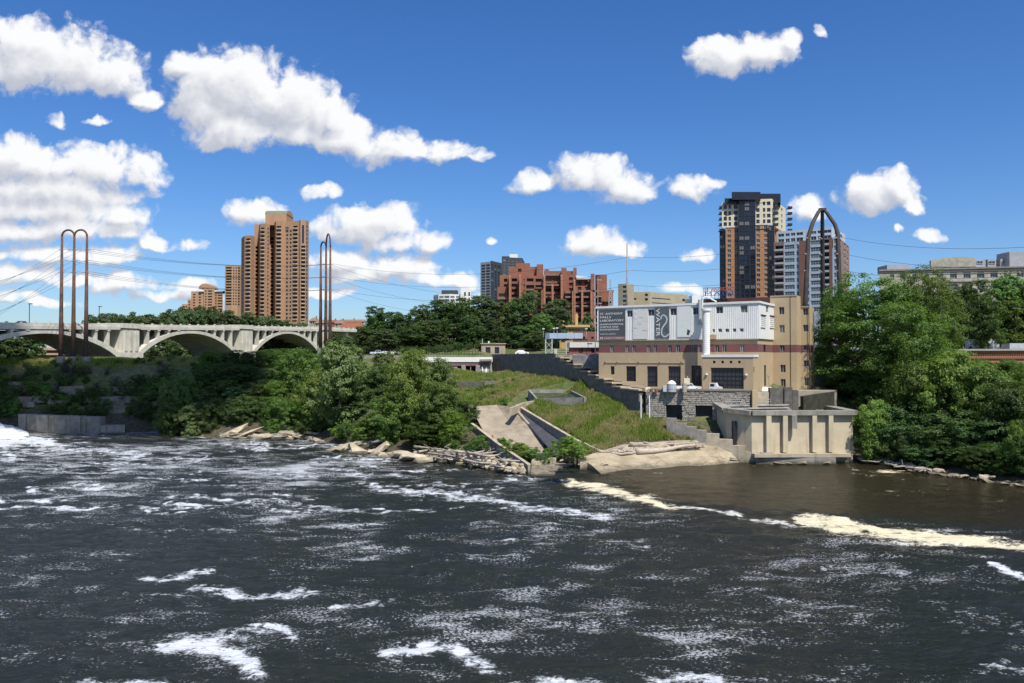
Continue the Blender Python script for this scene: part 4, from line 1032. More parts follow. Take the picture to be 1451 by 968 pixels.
for k in range(9): 
    p = A_ + ex * (Wd * k / 8) + Vector((0, .25)); q.tube([(p.x, p.y, zof(423, 268)), (p.x, p.y, zof(407, 268))], .06, 4)
for y in (407.5, 413, 418.6): q.tube([(A_.x, A_.y + .25, zof(y, 268)), (B_.x, B_.y + .25, zof(y, 268))], .06, 4)
part('frame', q, bluep, sg)

# --- grey stone mill, far right
millst = mat('mill_stone', (0.46, 0.43, 0.34), (0.32, 0.30, 0.25), .9, .95, .6, 1.4)
mill = thing('stone_mill', 'long grey limestone mill with cornice and central gable above the right hand trees', 'building', P(1380, 420, 290))
b = MB(); A0, A1, A2 = XY(1247.5, 297), XY(1320, 293), XY(1540, 283)
zc = zof(381, 293); zm = zof(396.5, 293)
r1 = [(zof(394.5,291), zof(386,291))]; r2 = [(zof(410,291), zof(402.5,291))]
facade(b, A0, A1, 10, zof(382.5, 294), px_holes(A0, A1, [(1277,1283),(1262,1268),(1294,1300),(1312,1317.5)], [(zof(396,294), zof(388,294))], 'mill'), mill, .5)
facade(b, A1, A2, 10, zof(379.5, 291), px_holes(A1, A2, [(1328.6,1337.6),(1347.4,1357),(1366.4,1376.6),(1385.6,1396),(1404.6,1415),(1424,1434),(1442,1452),(1462,1472)], r1, 'mill') + px_holes(A1, A2, [(1344,1358),(1368,1378),(1386,1396),(1405,1415)], r2, 'mill'), mill, .5)
facade(b, XY(1249, 325), A0, 10, zof(382.5, 294), (), None); b.add([(A0.x, A0.y, zof(383.5,294)), (A2.x, A2.y, zof(383.5,294)), (A2.x, 325, zof(383.5,294)), (*XY(1249, 325), zof(383.5,294))], [(0,1,2,3)])
part('wall', b, millst, mill)
c = MB()
def ledge(x0, x1, y, h, pr_, A_, B_):
    e = (B_ - A_).normalized(); n_ = Vector((e.y, -e.x)); p, q_ = A_ + e*hit(A_, B_, x0), A_ + e*hit(A_, B_, x1); zq = zof(y, (p.y + q_.y)/2)
    c.prism([p - n_*.1, q_ - n_*.1, q_ + n_*pr_, p + n_*pr_], zq - h, zq)
ledge(1246.5, 1320, 381.5, .55, .55, A0, A1); ledge(1246.5, 1320, 385, .3, .25, A0, A1); ledge(1319, 1530, 378, .6, .6, A1, A2); ledge(1319, 1530, 382, .3, .3, A1, A2); ledge(1319, 1530, 397, .4, .35, A1, A2); ledge(1319, 1530, 386, .2, .15, A1, A2)
part('cornice', c, mat('mill_trim', (0.30, 0.28, 0.24), (0.22, 0.21, 0.18), .9, .95), mill)
g_ = MB(); e = (A2 - A1).normalized(); p, q_ = A1 + e*hit(A1, A2, 1320.5), A1 + e*hit(A1, A2, 1384)
hs = px_holes(A1, A2, [(1332.4,1336),(1345.6,1348.8),(1350.2,1353.4),(1355,1358.2),(1368,1371.4)], [(zof(377.8,291), zof(370.4,291))], 'dark')
facade(g_, p, q_, zof(378.2, 291), zof(368, 291), [(h[0] - (p - A1).length, h[1] - (p - A1).length, *h[2:]) for h in hs], mill, .5)
zt = zof(368, 291); L_ = (q_ - p).length; 
pts = [(p + e*L_*t_, zof(yv, 291)) for t_, yv in ((0,368),(.25,365.5),(.5,364),(.75,364),(1,366.4))]
g_.add([(v.x, v.y, zt) for v, _ in pts] + [(v.x, v.y, z_) for v, z_ in pts], [(i, i+1, i+6, i+5) for i in range(4)])
n_ = Vector((-e.y, e.x)); g_.prism([p + n_*.02, q_ + n_*.02, q_ + n_*2, p + n_*2], zof(378.2,291), [zt, zt, zt, zt])
part('gable', g_, millst, mill)
ph = MB()
for x0, x1, yt, dd in ((1258,1291,375.5,305),(1384,1398,369,303),(1401,1413,367.6,303),(1419,1434,367,303),(1432,1470,356.8,300)):
    a, cc = XY(x0, dd), XY(x1, dd); ph.box(a.x, cc.x, dd, dd + 8, zof(386, dd), zof(yt, dd))
part('roof_house', ph, mat('grey_metal', (0.33, 0.34, 0.36), (0.27, 0.28, 0.3), .5, .6), mill)
for x0, x1 in ((1385.5,1394),(1402,1411.5),(1420.5,1430)):
    a, cc = XY(x0, 302.9), XY(x1, 302.9); w = window(mill, Vector(((a.x+cc.x)/2, 302.8, zof(374, 303))), Vector((1, 0)), cc.x - a.x, 1.1, 'grey')
for x0, x1 in ((1343,1359),(1430,1446)):                      # arched heads
    q = MB(); A_, B_ = A1 + e*hit(A1,A2,x0), A1 + e*hit(A1,A2,x1); m_ = (A_ + B_)/2; rr0 = (B_-A_).length/2; zq = zof(402.5 if x0 < 1400 else 386, 291)
    for k in range(8):
        a0, a1 = math.pi*k/8, math.pi*(k+1)/8; vs = []
        for r_, a_ in ((rr0, a0), (rr0+.5, a0), (rr0+.5, a1), (rr0, a1)):
            pp = m_ + e*math.cos(a_)*r_ - n_*.12; vs.append((pp.x, pp.y, zq - 1 + math.sin(a_)*r_*.9))
        q.add(vs, [(0,1,2,3)])
    part('arch', q, mat('mill_trim', (0.3,0.28,0.24)), mill)

# --- low brick depot at right with roof units
dep = thing('low_brick_building', 'low orange brick building with a flat pale roof behind the right hand bushes', 'building', P(1430, 515, 215))
b = MB(); f = X_((1352,218),(1500,214)); b.prism([f[0], f[1], f[1] + Vector((6,26)), f[0] + Vector((0,26))], 15, zof(497, 216)); part('wall', b, mat('orange_wall', (0.42,0.19,0.10),(0.36,0.155,0.08),.4,.9, bands=(.5,.5,(0.25,.11,.06))), dep)
q = MB(); q.prism([f[0] + Vector((-.5,-.7)), f[1] + Vector((.5,-.7)), f[1] + Vector((6,27)), f[0] + Vector((0,27))], zof(497,216)+.003, zof(494.5, 216)); part('roof', q, mat('pale_roof', (0.42,0.40,0.38),(0.36,0.34,0.33),.3,.9), dep)
q = MB()
for k in range(46): p = f[0].lerp(f[1], k/46.) ; q.box(p.x, p.x + .25, p.y - .25, p.y - .003, zof(503,216), zof(500.5,216))
q.prism([f[0] + Vector((0,-.3)), f[1] + Vector((0,-.3)), f[1] - Vector((0,.004)), f[0] - Vector((0,.004))], zof(508.5,216), zof(506.5,216)); part('brick_frieze', q, mat('frieze', (0.22,0.12,0.08)), dep)
def hvac(px0, px1, y0, y1, D_, label, d=4):
    r = thing('roof_unit', label, 'roof unit', P((px0+px1)/2, y1, D_)); q = MB(); a, c = XY(px0, D_), XY(px1, D_)
    q.box(a.x, c.x, D_, D_ + d, zof(y1, D_), zof(y0, D_)); part('casing', q, mat('unit_grey', (0.42,0.45,0.48),(0.36,0.39,0.42),.6,.5), r)
    q = MB()
    for k in range(4): q.box(a.x + (c.x-a.x)*(.08+.22*k), a.x + (c.x-a.x)*(.24+.22*k), D_ - .05, D_ - .003, zof(y1, D_)+.3, zof(y0, D_)-.25)
    part('louvre', q, f_grey, r)
hvac(1379, 1416, 481, 494.5, 228, 'grey boxy roof unit on the low brick building')
hvac(1431, 1470, 486.5, 494.5, 226, 'pale low roof unit at the right end of the low brick building')
for r_ in (t1, t2, t3, t4, t5, t7, t9): flush_late(r_)

# ------------------------------------------------------------------ concrete arch bridge
BP = Vector((-0.4619 * 306, 306.0)); BS = Vector((21.36, 66.7))      # first pier in view, step from pier to pier
BD = BS.normalized(); BN = Vector((-BD.y, BD.x)) ; SPAN = BS.length    # BN points to the far side
def bpt(t, off=0.0): return BP + BS * t + BN * off
def deck_z(t):
    d = bpt(t).y; px = 725.5 + FPX * bpt(t).x / d
    return zof(np.interp(px, [-900, -80, 0, 180, 345, 470, 515], [450, 455.5, 457.5, 460, 462, 464.5, 466.5]), d)
br = thing('arch_bridge', 'long white concrete arch bridge crossing behind the left bank', 'bridge', bpt(0).to_3d() + Vector((0, 0, 20)))
BW = 22.0
dk = MB(); pp_ = MB()
ts = np.linspace(-2, 4.4, 60)
TE = 3.9
ts = [t for t in ts if t <= TE] + [TE]
for a, c in zip(ts[:-1], ts[1:]):
    za, zb = deck_z(a), deck_z(c)
    p = [bpt(a, -1), bpt(c, -1), bpt(c, BW + 1), bpt(a, BW + 1)]
    dk.prism(p, [za - 1.9, zb - 1.9, zb - 1.9, za - 1.9], [za - .75, zb - .75, zb - .75, za - .75])
    p = [bpt(a, -.6), bpt(c, -.6), bpt(c, -.25), bpt(a, -.25)]
    pp_.prism(p, [za - .747, zb - .747, zb - .747, za - .747], [za + .1, zb + .1, zb + .1, za + .1])
part('deck', dk, bridge_conc, br); part('parapet', pp_, bridge_conc, br)
po = MB()
for t in np.arange(-2, TE, .075):
    z_ = deck_z(t); p = bpt(t, -.45); q = [p + BD*-.35 + BN*-.28, p + BD*.35 + BN*-.28, p + BD*.35 + BN*.28, p + BD*-.35 + BN*.28]; po.prism(q, z_ - .74, z_ + .5)
w = part('parapet_posts', po, bridge_conc, br); w['kind'] = 'stuff'
ZS = 20.6
for k in (-1, 0, 1, 2):                                           # piers
    L = 8.4 / SPAN / 2; z_ = deck_z(k)
    b = MB(); b.prism([bpt(k - L, -1.6), bpt(k + L, -1.6), bpt(k + L, BW + 1.6), bpt(k - L, BW + 1.6)], 8, z_ - 1.95)
    b.prism([bpt(k - L*1.12, -2.0), bpt(k + L*1.12, -2.0), bpt(k + L*1.12, BW), bpt(k - L*1.12, BW)], z_ - 1.4, z_ + .35)
    for i in range(3):
        t_ = k - L*.62 + L*.62*i; b.prism([bpt(t_ - L*.16, -2.0), bpt(t_ + L*.16, -2.0), bpt(t_ + L*.16, -1.5), bpt(t_ - L*.16, -1.5)], ZS + 3.2, z_ - 2.2)
    b.prism([bpt(k - L*1.25, -2.5), bpt(k + L*1.25, -2.5), bpt(k + L*1.25, BW), bpt(k - L*1.25, BW)], 8, ZS + 2.6)
    part('pier', b, bridge_conc, br)
HL = 4.2 / SPAN
def arch_z(s, zk): return ZS - .5 + (zk - ZS + .5) * (1 - (2*s - 1)**2) ** .82
for k in (-2, -1, 0, 1):
    t0, t1_ = k + HL, k + 1 - HL; zc = deck_z(k + .5) - 3.3
    b = MB(); n = 26
    for i in range(n):
        s0, s1 = i / n, (i + 1) / n; ta, tb = t0 + (t1_ - t0)*s0, t0 + (t1_ - t0)*s1; za, zb = arch_z(s0, zc), arch_z(s1, zc)
        th = lambda s: 1.15 + 1.3 * abs(2*s - 1) ** 2
        b.prism([bpt(ta, -.8), bpt(tb, -.8), bpt(tb, BW), bpt(ta, BW)], [za, zb, zb, za], [za + th(s0), zb + th(s1), zb + th(s1), za + th(s0)])
    part('arch', b, bridge_conc, br)
    for i in range(1, 11):
        s = i / 11; t = t0 + (t1_ - t0)*s; za = arch_z(s, zc) + 1.0; zt = deck_z(t) - 1.95; hw = .45 / SPAN
        if zt - za < .6: continue
        b = MB()
        b.prism([bpt(t - hw, -.75), bpt(t + hw, -.75), bpt(t + hw, 1.0), bpt(t - hw, 1.0)], za, zt)
        b.prism([bpt(t - hw*1.5, -.95), bpt(t + hw*1.5, -.95), bpt(t + hw*1.5, 1.1), bpt(t - hw*1.5, 1.1)], zt - .5, zt + .003)
        if zt - za > 2.0: b.prism([bpt(t - hw*.7, 4.5), bpt(t + hw*.7, 4.5), bpt(t + hw*.7, BW - .5), bpt(t - hw*.7, BW - .5)], za, zt)
        part('spandrel_column', b, bridge_conc, br)
for t in (2.35, 2.75, 3.2):                                        # approach span
    b = MB(); b.prism([bpt(t - .02, .5), bpt(t + .02, .5), bpt(t + .02, BW), bpt(t - .02, BW)], 12, deck_z(t) - 1.9); part('approach_pier', b, bridge_conc, br)
def lamp_post(px, t_off, label):
    k = (px - 725.5) / FPX; A = bpt(-2); tt = hit(bpt(-2, 0), bpt(3, 0), px) / SPAN - 2
    p = bpt(tt, .3); z_ = deck_z(tt) - .8
    r = thing('street_lamp', label, 'street lamp', (p.x, p.y, z_), group='street lamps on the bridge')
    part('pole', MB().tube([(p.x, p.y, z_), (p.x, p.y, z_ + 7)], .12, 5), f_dark, r)
    part('lamp_head', MB().box(p.x - .3, p.x + .9, p.y - .15, p.y + .15, z_ + 6.9, z_ + 7.15), f_dark, r)
lamp_post(42, 0, 'street lamp on the bridge near the left edge'); lamp_post(141, 0, 'street lamp on the bridge right of the left pylon'); lamp_post(305, 0, 'street lamp on the bridge left of the tall brown tower')

# vehicles: one builder
tyre = mat('tyre', (0.02, 0.02, 0.02), (0.015, 0.015, 0.015), 4, .9); carw = mat('white_car_paint', (0.74, 0.74, 0.73), (0.7, 0.7, 0.69), 2, .25, spec=.6); card = mat('dark_car_paint', (0.03, 0.035, 0.045), (0.03, 0.03, 0.04), 2, .25, spec=.6)
carblue = mat('blue_white_paint', (0.5, 0.56, 0.66), (0.45, 0.5, 0.6), 2, .3)
def vehicle(name, label, cat, loc, rz, paint, kind='car', group=None):
    """x forward, origin on the ground"""
    r = thing(name, label, cat, loc, rz, group)
    if kind == 'pickup':
        prof = [(-2.7,.45),(2.65,.45),(2.72,.75),(2.6,1.05),(1.25,1.16),(.65,1.78),(-.75,1.8),(-1.0,1.2),(-2.7,1.15)]
        win = [(1.0,1.2),(.55,1.68),(-.65,1.7),(-.75,1.2)]
        L = 2.7; wx = (1.75, -1.7)
    else:
        prof = [(-2.1,.35),(2.1,.35),(2.15,.7),(1.95,.92),(1.05,1.0),(.35,1.45),(-1.1,1.47),(-1.75,1.0),(-2.1,.95)]
        win = [(.85,1.02),(.3,1.38),(-1.0,1.4),(-1.45,1.02)]
        wx = (1.3, -1.3)
    W = .88
    b = MB(); n = len(prof)
    wy = lambda z: W if z < 1.15 else W - .16
    b.add([(x, -wy(z), z) for x, z in prof] + [(x, wy(z), z) for x, z in prof], [(i, (i+1) % n, (i+1) % n + n, i + n) for i in range(n)] + [tuple(range(n)), tuple(range(2*n - 1, n - 1, -1))])
    bo = lpart('body', b, paint, r)
    b = MB(); m = len(win); pil = (win[0][0] + win[-1][0]) / 2
    for sgn in (-1, 1):
        y = lambda z: sgn * (wy(max(z, 1.16)) + .012 + (.14 if z < 1.15 or kind != 'pickup' else .0) * (1 if z < 1.3 else 0))
        xm = pil + .0
        b.add([(win[0][0], y(win[0][1]), win[0][1]), (win[1][0], y(win[1][1]), win[1][1]), (xm + .06, y(win[1][1]), win[1][1]), (xm + .06, y(win[0][1]), win[0][1])], [(0,1,2,3)])
        b.add([(xm - .06, y(win[3][1]), win[3][1]), (xm - .06, y(win[2][1]), win[2][1]), (win[2][0], y(win[2][1]), win[2][1]), (win[3][0], y(win[3][1]), win[3][1])], [(0,1,2,3)])
    lpart('side_windows', b, g_dark, r)
    b = MB(); a0, a1 = (1.25,1.16) if kind == 'pickup' else (1.05,1.0), (.65,1.78) if kind == 'pickup' else (.35,1.45)
    b.add([(a0[0]-.06, -.72, a0[1]+.06), (a0[0]-.06, .72, a0[1]+.06), (a1[0]+.08, .66, a1[1]-.06), (a1[0]+.08, -.66, a1[1]-.06)], [(0,1,2,3)])
    for v in range(len(b.v)): b.v[v] = (b.v[v][0] + .03, b.v[v][1], b.v[v][2] + .03)
    lpart('windscreen', b, g_dark, r)
    for x in wx:
        for sgn in (-1, 1):
            q = MB(); q.tube([(x, sgn*(W - .2), .36), (x, sgn*(W + .02), .36)], .36, 14); w = lpart('wheel', q, tyre, r)
            q = MB(); q.tube([(x, sgn*(W + .021), .36), (x, sgn*(W + .035), .36)], .2, 10); lpart('rim', q, f_grey, w)
    for sgn in (-1, 1):
        lpart('headlight', MB().box(prof[2][0] - .04, prof[2][0] + .02, sgn*.6 - .17, sgn*.6 + .17, .72, .88), f_grey, r)
    lpart('bumper', MB().box(prof[1][0], prof[1][0] + .14, -.8, .8, .42, .6), f_dark, r)
    return r
tt = hit(bpt(-2), bpt(3), 42) / SPAN - 2; p = bpt(tt, 3)
vehicle('car', 'small dark car driving on the bridge deck at far left', 'car', (p.x, p.y, deck_z(tt) - .75), math.atan2(BD.y, BD.x), card)

# low timber and rust coloured warehouse glimpsed under the first arch
wh = thing('warehouse', 'low rust brown warehouse with pale roof edges seen beneath the left arch', 'building', XY(85, 345).to_3d() + Vector((0,0,20)))
b = MB(); a, c = XY(48, 345), XY(130, 350); b.prism([a, c, c + Vector((0,12)), a + Vector((0,12))], 15, zof(493, 345)); part('wall', b, mat('rust_wall', (0.17,0.075,0.045),(0.11,0.05,0.035),.5,.9), wh)
for y0, y1, dd in ((496.2,492.6,344),(503.2,500.4,343)):
    a, c = XY(48, dd), XY(128, dd + 5); q = MB(); q.prism([a, c, c + Vector((0,3)), a + Vector((0,3))], zof(y0, dd), zof(y1, dd)); part('roof_edge', q, mat('weathered_board', (0.42,0.34,0.26),(0.34,0.27,0.2),.6,.9), wh)
grs = mat('green_roof_edge', (0.10,0.12,0.05))

# ------------------------------------------------------------------ steel pylons and power lines
rust = mat('rusty_steel', (0.155, 0.085, 0.055), (0.075, 0.05, 0.042), .6, .8, .2, 3)
steel_dk = mat('dark_weathered_steel', (0.075, 0.062, 0.056), (0.045, 0.039, 0.037), .5, .7)
def hoop_pylon(name, label, pxs, D_, ytop, ybot, group, w0, w1, ym):
    """three tapered legs joined in pairs by round hoops at the top"""
    pts = [P(px, ybot, D_ + i * dd_) for i, (px, dd_) in enumerate(pxs)]
    c = pts[1]; r = thing(name, label, 'pylon', c, group=group); tops = []
    for i, p in enumerate(pts):
        zt = zof(ytop, p.y) - (pts[1].x - pts[0].x) / 2
        part('leg', MB().tube([(p.x, p.y, p.z - 2), (p.x, p.y, p.z + (zt - p.z)*.35), (p.x, p.y, zt)], [w0, (w0*1.6 + w1)/2.6, w1], 10), rust, r, True); tops.append(Vector((p.x, p.y, zt)))
        q = MB(); q.tube([(p.x, p.y, p.z - 3), (p.x, p.y, p.z + 1.3)], w0*1.7, 10); part('plinth', q, concrete_dk, r)
    for a, b2 in ((0, 1), (1, 2)):
        m_ = (tops[a] + tops[b2]) / 2; h = (tops[b2] - tops[a]) / 2; rad = h.length
        part('hoop', MB().tube([m_ - h*math.cos(math.pi*k/14) + Vector((0, 0, rad*math.sin(math.pi*k/14))) for k in range(15)], w1*.95, 8), rust, r, True)
    att = []
    for y in ym:
        for i, p in enumerate(pts):
            z_ = zof(y, p.y); e = Vector((p.x + 1.5, p.y - .5, z_ + .15))
            q = part('insulator', MB().tube([(p.x - 1.2, p.y + .4, z_), (p.x, p.y, z_ + .1), e], [.1, .14, .1], 6), f_grey, r); att.append((e, Vector((p.x - 1.2, p.y + .4, z_))))
    return att
L1 = hoop_pylon('hoop_pylon', 'left rusty pylon of three tall legs joined by hoops, in front of the bridge', [(86, 0), (103.5, 0), (121.5, 0)], 266, 326, 511, 'hoop topped power pylons', .78, .33, (354, 370, 386))
L2 = hoop_pylon('hoop_pylon', 'right dark pylon of three legs joined by hoops, beside the tall brown tower', [(454, 0), (461.5, -3.2), (467.5, -6.4)], 330, 345.5, 498, 'hoop topped power pylons', .78, .33, (375, 393, 411))
cable = mat('cable', (0.05, 0.05, 0.055), (0.04, 0.04, 0.045), 1, .6)
def wire(a, b, sag, label, group, r=.036):
    a, b = Vector(a), Vector(b); pts = [a.lerp(b, k/14) - Vector((0, 0, sag*4*(k/14)*(1 - k/14))) for k in range(15)]
    root = tag(link('power_line', MB().tube(pts, r, 4, cap=False).mesh('power_line', cable), Matrix.Translation((0,0,0))), label, 'cable', group)
G1 = 'power lines between the two hoop pylons'
for j in range(9): wire(L1[j][0], L2[j][1], 2.4, 'thin cable strung between the two hoop topped pylons', G1)
for j in range(9):
    e = P(-60 - 25*(j % 3), 425 + 26*(j // 3) , 215 + 4*(j % 3)); wire(L1[j][1], e, 1.5, 'thin cable running down left from the rusty hoop pylon', 'power lines left of the rusty pylon')
# three-legged arched pylon behind the laboratory
tp = thing('arched_pylon', 'dark brown three legged pylon with legs curving together at the top', 'pylon', P(1165, 500, 226))
DP = 226
legs = [[(1138,470),(1141.5,425),(1145.5,335),(1152,315),(1160,300),(1163.6,297)], [(1166,470),(1165.6,380),(1165.3,310),(1165,297)], [(1193,470),(1190.5,430),(1187,330),(1183,318),(1172,302),(1167,297)]]
dof = [[-4,-4,-3,-2,-.5,0],[6,5,2,0],[-4,-4,-3,-2,-.5,0]]
TPA = []
for lg, dd in zip(legs, dof):
    pts = [P(x, y, DP + d_) for (x, y), d_ in zip(lg, dd)]; n = len(pts)
    part('leg', MB().tube(pts, [.68 - .26*k/(n-1) for k in range(n)], 10), steel_dk, tp, True)
q = P(1165.3, 297, DP); part('crown_plate', MB().box(q.x - .9, q.x + .9, q.y - .6, q.y + .6, q.z - .3, q.z + .35), steel_dk, tp)
for y in (338, 361, 385):
    for (x, dx_) in ((1147 - (y - 338)*.04, -5.5), (1165, -3.5), (1188 + (y-338)*.04, -3)):
        a = P(x, y + 1, DP - 3); e = P(x + dx_, y - 1.5, DP - 4); part('insulator', MB().tube([a, e], [.10, .16], 6), mat('pale_insulator', (.6,.55,.5), (.5,.46,.42), 2, .5), tp); TPA.append(e)
# timber poles
def pole(name, label, px, y0, y1, D_, arms, m_, rad):
    b0 = P(px, y1, D_); b1 = P(px, y0, D_); r = thing(name, label, 'utility pole', b0, group=None)
    part('pole', MB().tube([b0 - Vector((0,0,2)), b1], [rad, rad*.55], 8), m_, r, True); att = []
    for y in arms:
        c = P(px, y, D_); part('crossarm', MB().tube([c - Vector((.3,0,0)), c + Vector((1.1,0,0))], .1, 5), f_grey, r)
        att.append(c + Vector((1.1, 0, 0)))
    return att
wood = mat('grey_timber', (0.33, 0.30, 0.27), (0.24, 0.22, 0.2), 1, .9)
A1_ = pole('utility_pole', 'tall slim grey utility pole behind the laboratory roof', 888.5, 345, 470, 238, (364, 383, 404), wood, .3)
A2_ = pole('utility_pole', 'brown timber utility pole in front of the brick terraces', 847, 393, 500, 232, (397, 420, 430), mat('brown_timber', (0.17,0.13,0.1),(0.12,0.09,0.07),1,.9), .26)
A3_ = pole('utility_pole', 'thin pale utility pole beside the white roofed shed', 843.5, 455, 500, 222, (458,), wood, .13)
lt = thing('lattice_mast', 'small steel lattice mast right of the brick terraces', 'mast', P(865, 440, 300)); q = MB()
for k in range(8):
    y0, y1 = 440 - 5.6*k, 440 - 5.6*(k+1); w0, w1 = 3.2 - .35*k, 3.2 - .35*(k+1)
    for s1, s2 in ((-1,-1),(1,1),(-1,1),(1,-1)): q.tube([P(865 + s1*w0, y0, 300), P(865 + s2*w1, y1, 300)], .1, 4)
part('lattice', q, f_grey, lt)
for j in range(3): wire(L2[3*j + 2][0], A1_[j], 4.5, 'thin cable from the right hoop pylon to the slim grey pole', 'power lines right of the dark hoop pylon')
for j in range(3): wire(L2[3*j + 1][0], P(745, 420 + 14*j, 300), 4.0, 'thin cable sloping down from the dark hoop pylon into the trees', 'power lines sloping into the middle trees')
for j in range(3): wire(A1_[j], TPA[3*j], 2.0, 'thin cable from the slim grey pole to the three legged pylon', 'power lines between pole and pylon')
for j in range(3): wire(TPA[3*j + 2] + Vector((1.4,0,0)), P(1560, 341 + 5*j + (26 if j else 0), 150), 2.2, 'thin cable running right from the three legged pylon', 'power lines right of the three legged pylon')
for y in (470, 480, 462): wire(P(560, y - 4, 258), A2_[1] - Vector((0, 0, (y - 455) * .14)), 1.0, 'thin cable crossing in front of the middle trees', 'cables in front of the middle trees')
for y in (402, 430): wire(P(1330, y, 200), P(1560, y + 2, 180), .5, 'thin cable crossing the right hand trees', 'cables by the right hand trees')

# ------------------------------------------------------------------ the river laboratory
ZL = 13.75; E = Vector((.857, -.515)); I_ = Vector((.515, .857)); LC = Vector((53.75, 182.0)); LL = 38.2; LO = LC - E * LL
def lp(u, v): return LO + E*u + I_*v
beige = mat('beige_render', (0.48, 0.375, 0.235), (0.44, 0.34, 0.21), .3, .9, .1, 6, streak=.22, scol=(.2,.15,.1))
maroon = mat('maroon_band', (0.20, 0.085, 0.085), (0.175, 0.075, 0.075), .5, .9)
siding = mat('white_siding', (0.80, 0.80, 0.76), (0.74, 0.75, 0.71), .5, .55, streak=.15, scol=(.4,.38,.33))
lab = thing('laboratory', 'beige and white riverside laboratory with maroon stripe, banners and stair tower', 'building', (lp(18, 0).x, lp(18, 0).y, ZL))
A, B = lp(0, 0), lp(LL, 0)
HU = lambda px, v=0: hit(lp(0, v), lp(LL, v), px)
def rect(px0, px1, y0, y1, v=0, style='dark', rv=None):
    u0, u1 = HU(px0, v), HU(px1, v); D_ = (lp((u0+u1)/2, v)).y
    h = (u0, u1, zof(y1, D_), zof(y0, D_), style); return h + ((rv,) if rv else ())
ZB0, ZB1, ZW, ZR = zof(499.4, 190), zof(488.6, 190), zof(481.2, 191), 0
ZR = (zof(436.8, lp(0,0).y) + zof(427, lp(LL,0).y)) / 2
b = MB()
facade(b, A, B, ZL - 4, ZB0, [rect(865,870.6,519,530.7,0,'dark'), rect(887,901,519,540.5,0,'big'), rect(916.7,931.6,519,548,0,'big'), rect(946.6,964.4,519,549,0,'big'), rect(979.6,993.4,518,550,0,'big')], lab, .4, 0)
bandw = [(864.6,869.7),(886.3,891.2),(896,900.5),(916.7,921.7),(926.4,931),(946.6,951.7),(958,963.5),(979.6,984.5),(989,993.2),(1013,1019),(1023.5,1029.3),(1049,1054.8)]
facade(b, A, B, ZB0, ZB1, [rect(x0, x1, 487.5, 499.0, 0, 'sq') for x0, x1 in bandw], lab, .25, 1)
facade(b, A, B, ZB1, ZW + .4, (), None, .3, 0)
C_, C2 = lp(LL, 0), lp(LL, 13.0)
SU = lambda px: hit(C_, C2, px)
def srect(px0, px1, y0, y1, style='dark'):
    u0, u1 = SU(px0), SU(px1); D_ = (C_ + I_*((u0+u1)/2)).y; return (u0, u1, zof(y1, D_), zof(y0, D_), style)
facade(b, C_, C2, ZL - 4, ZB0, [srect(1082.4,1085.6,517.6,547), srect(1095.2,1097.2,529,534.5)], lab, .25, 0)
facade(b, C_, C2, ZB0, ZB1, [srect(1081.8,1085.2,488.5,498.4)], lab, .25, 1)
facade(b, C_, C2, ZB1, ZW + .4, (), None, .3, 0)
BK = 22
facade(b, lp(LL, BK), lp(0, BK), ZL, ZW + .4, (), None); facade(b, lp(0, BK), A, ZL - 4, ZW + .4, (), None)
part('wall', b, [beige, maroon], lab)
# white ribbed upper storey, standing proud of the wall below
pv = -.3; Aw, Bw = lp(-.3, pv), lp(LL + .3, pv)
HW = lambda px: hit(Aw, Bw, px)
def wrect(px0, px1, y0, y1, style='sq'):
    u0, u1 = HW(px0), HW(px1); D_ = (Aw + E*((u0+u1)/2)).y; return (u0, u1, zof(y1, D_), zof(y0, D_), style, .3)
wins = [(888.5,896.2,440,449.2),(918.4,927.2,438.7,447.6),(950,958.6,437.2,446.8),(982,991,436,445.8),(1015,1024.7,434.4,444.2),(1049.7,1059.6,432.6,443),
        (1009.8,1013,466.5,470.6),(1018,1023,466,470.8),(1028,1033,466,470.8),(1038.6,1043.2,465.7,470.5),(1048.6,1053.7,465.5,470.3)]
wh_ = [wrect(*w) for w in wins]
b = MB(); facade(b, Aw, Bw, ZW, ZR, wh_, lab, .3)
Cw = lp(LL + .3, pv); Cw2 = lp(LL + .3, 13)
SW = lambda px: hit(Cw, Cw2, px)
def swrect(px0, px1, y0, y1):
    u0, u1 = SW(px0), SW(px1); D_ = (Cw + I_*((u0+u1)/2)).y; return (u0, u1, zof(y1, D_), zof(y0, D_), 'sq', .25)
facade(b, Cw, Cw2, ZW, ZR, [swrect(1085.8,1089.2,433,442.6)], lab, .25)
facade(b, lp(-.3, BK), Aw, ZW, ZR, (), None); facade(b, lp(LL+.3, BK), lp(-.3, BK), ZW, ZR, (), None)
b.add([(*lp(-.3, pv), ZR - .3), (*lp(LL+.3, pv), ZR - .3), (*lp(LL+.3, BK), ZR - .3), (*lp(-.3, BK), ZR - .3)], [(0,1,2,3)])
b.add([(*lp(-.3, pv), ZW), (*lp(LL+.3, pv), ZW), (*lp(LL+.3, .1), ZW), (*lp(-.3, .1), ZW)], [(0,1,2,3)]); b.add([(*lp(LL-.1, pv), ZW), (*lp(LL+.3, pv), ZW), (*lp(LL+.3, 13), ZW), (*lp(LL-.1, 13), ZW)], [(0,1,2,3)])
part('upper_storey', b, siding, lab)
rib = MB(); u = .15
LU = (Bw - Aw).length
while u < LU - .1:
    segs_ = [(ZW + .02, ZR - .02)]
    for h in wh_:
        if h[0] - .1 < u < h[1] + .1:
            ns = []
            for a, c in segs_:
                if h[3] <= a or h[2] >= c: ns.append((a, c)); continue
                if h[2] - .05 > a: ns.append((a, h[2] - .05))
                if h[3] + .05 < c: ns.append((h[3] + .05, c))
            segs_ = ns
    for a, c in segs_:
        p = Aw + E*u; q = [p - E*.08, p + E*.08, p + E*.05 - I_*.05, p - E*.05 - I_*.05]; rib.prism(q, a, c)
    u += .42
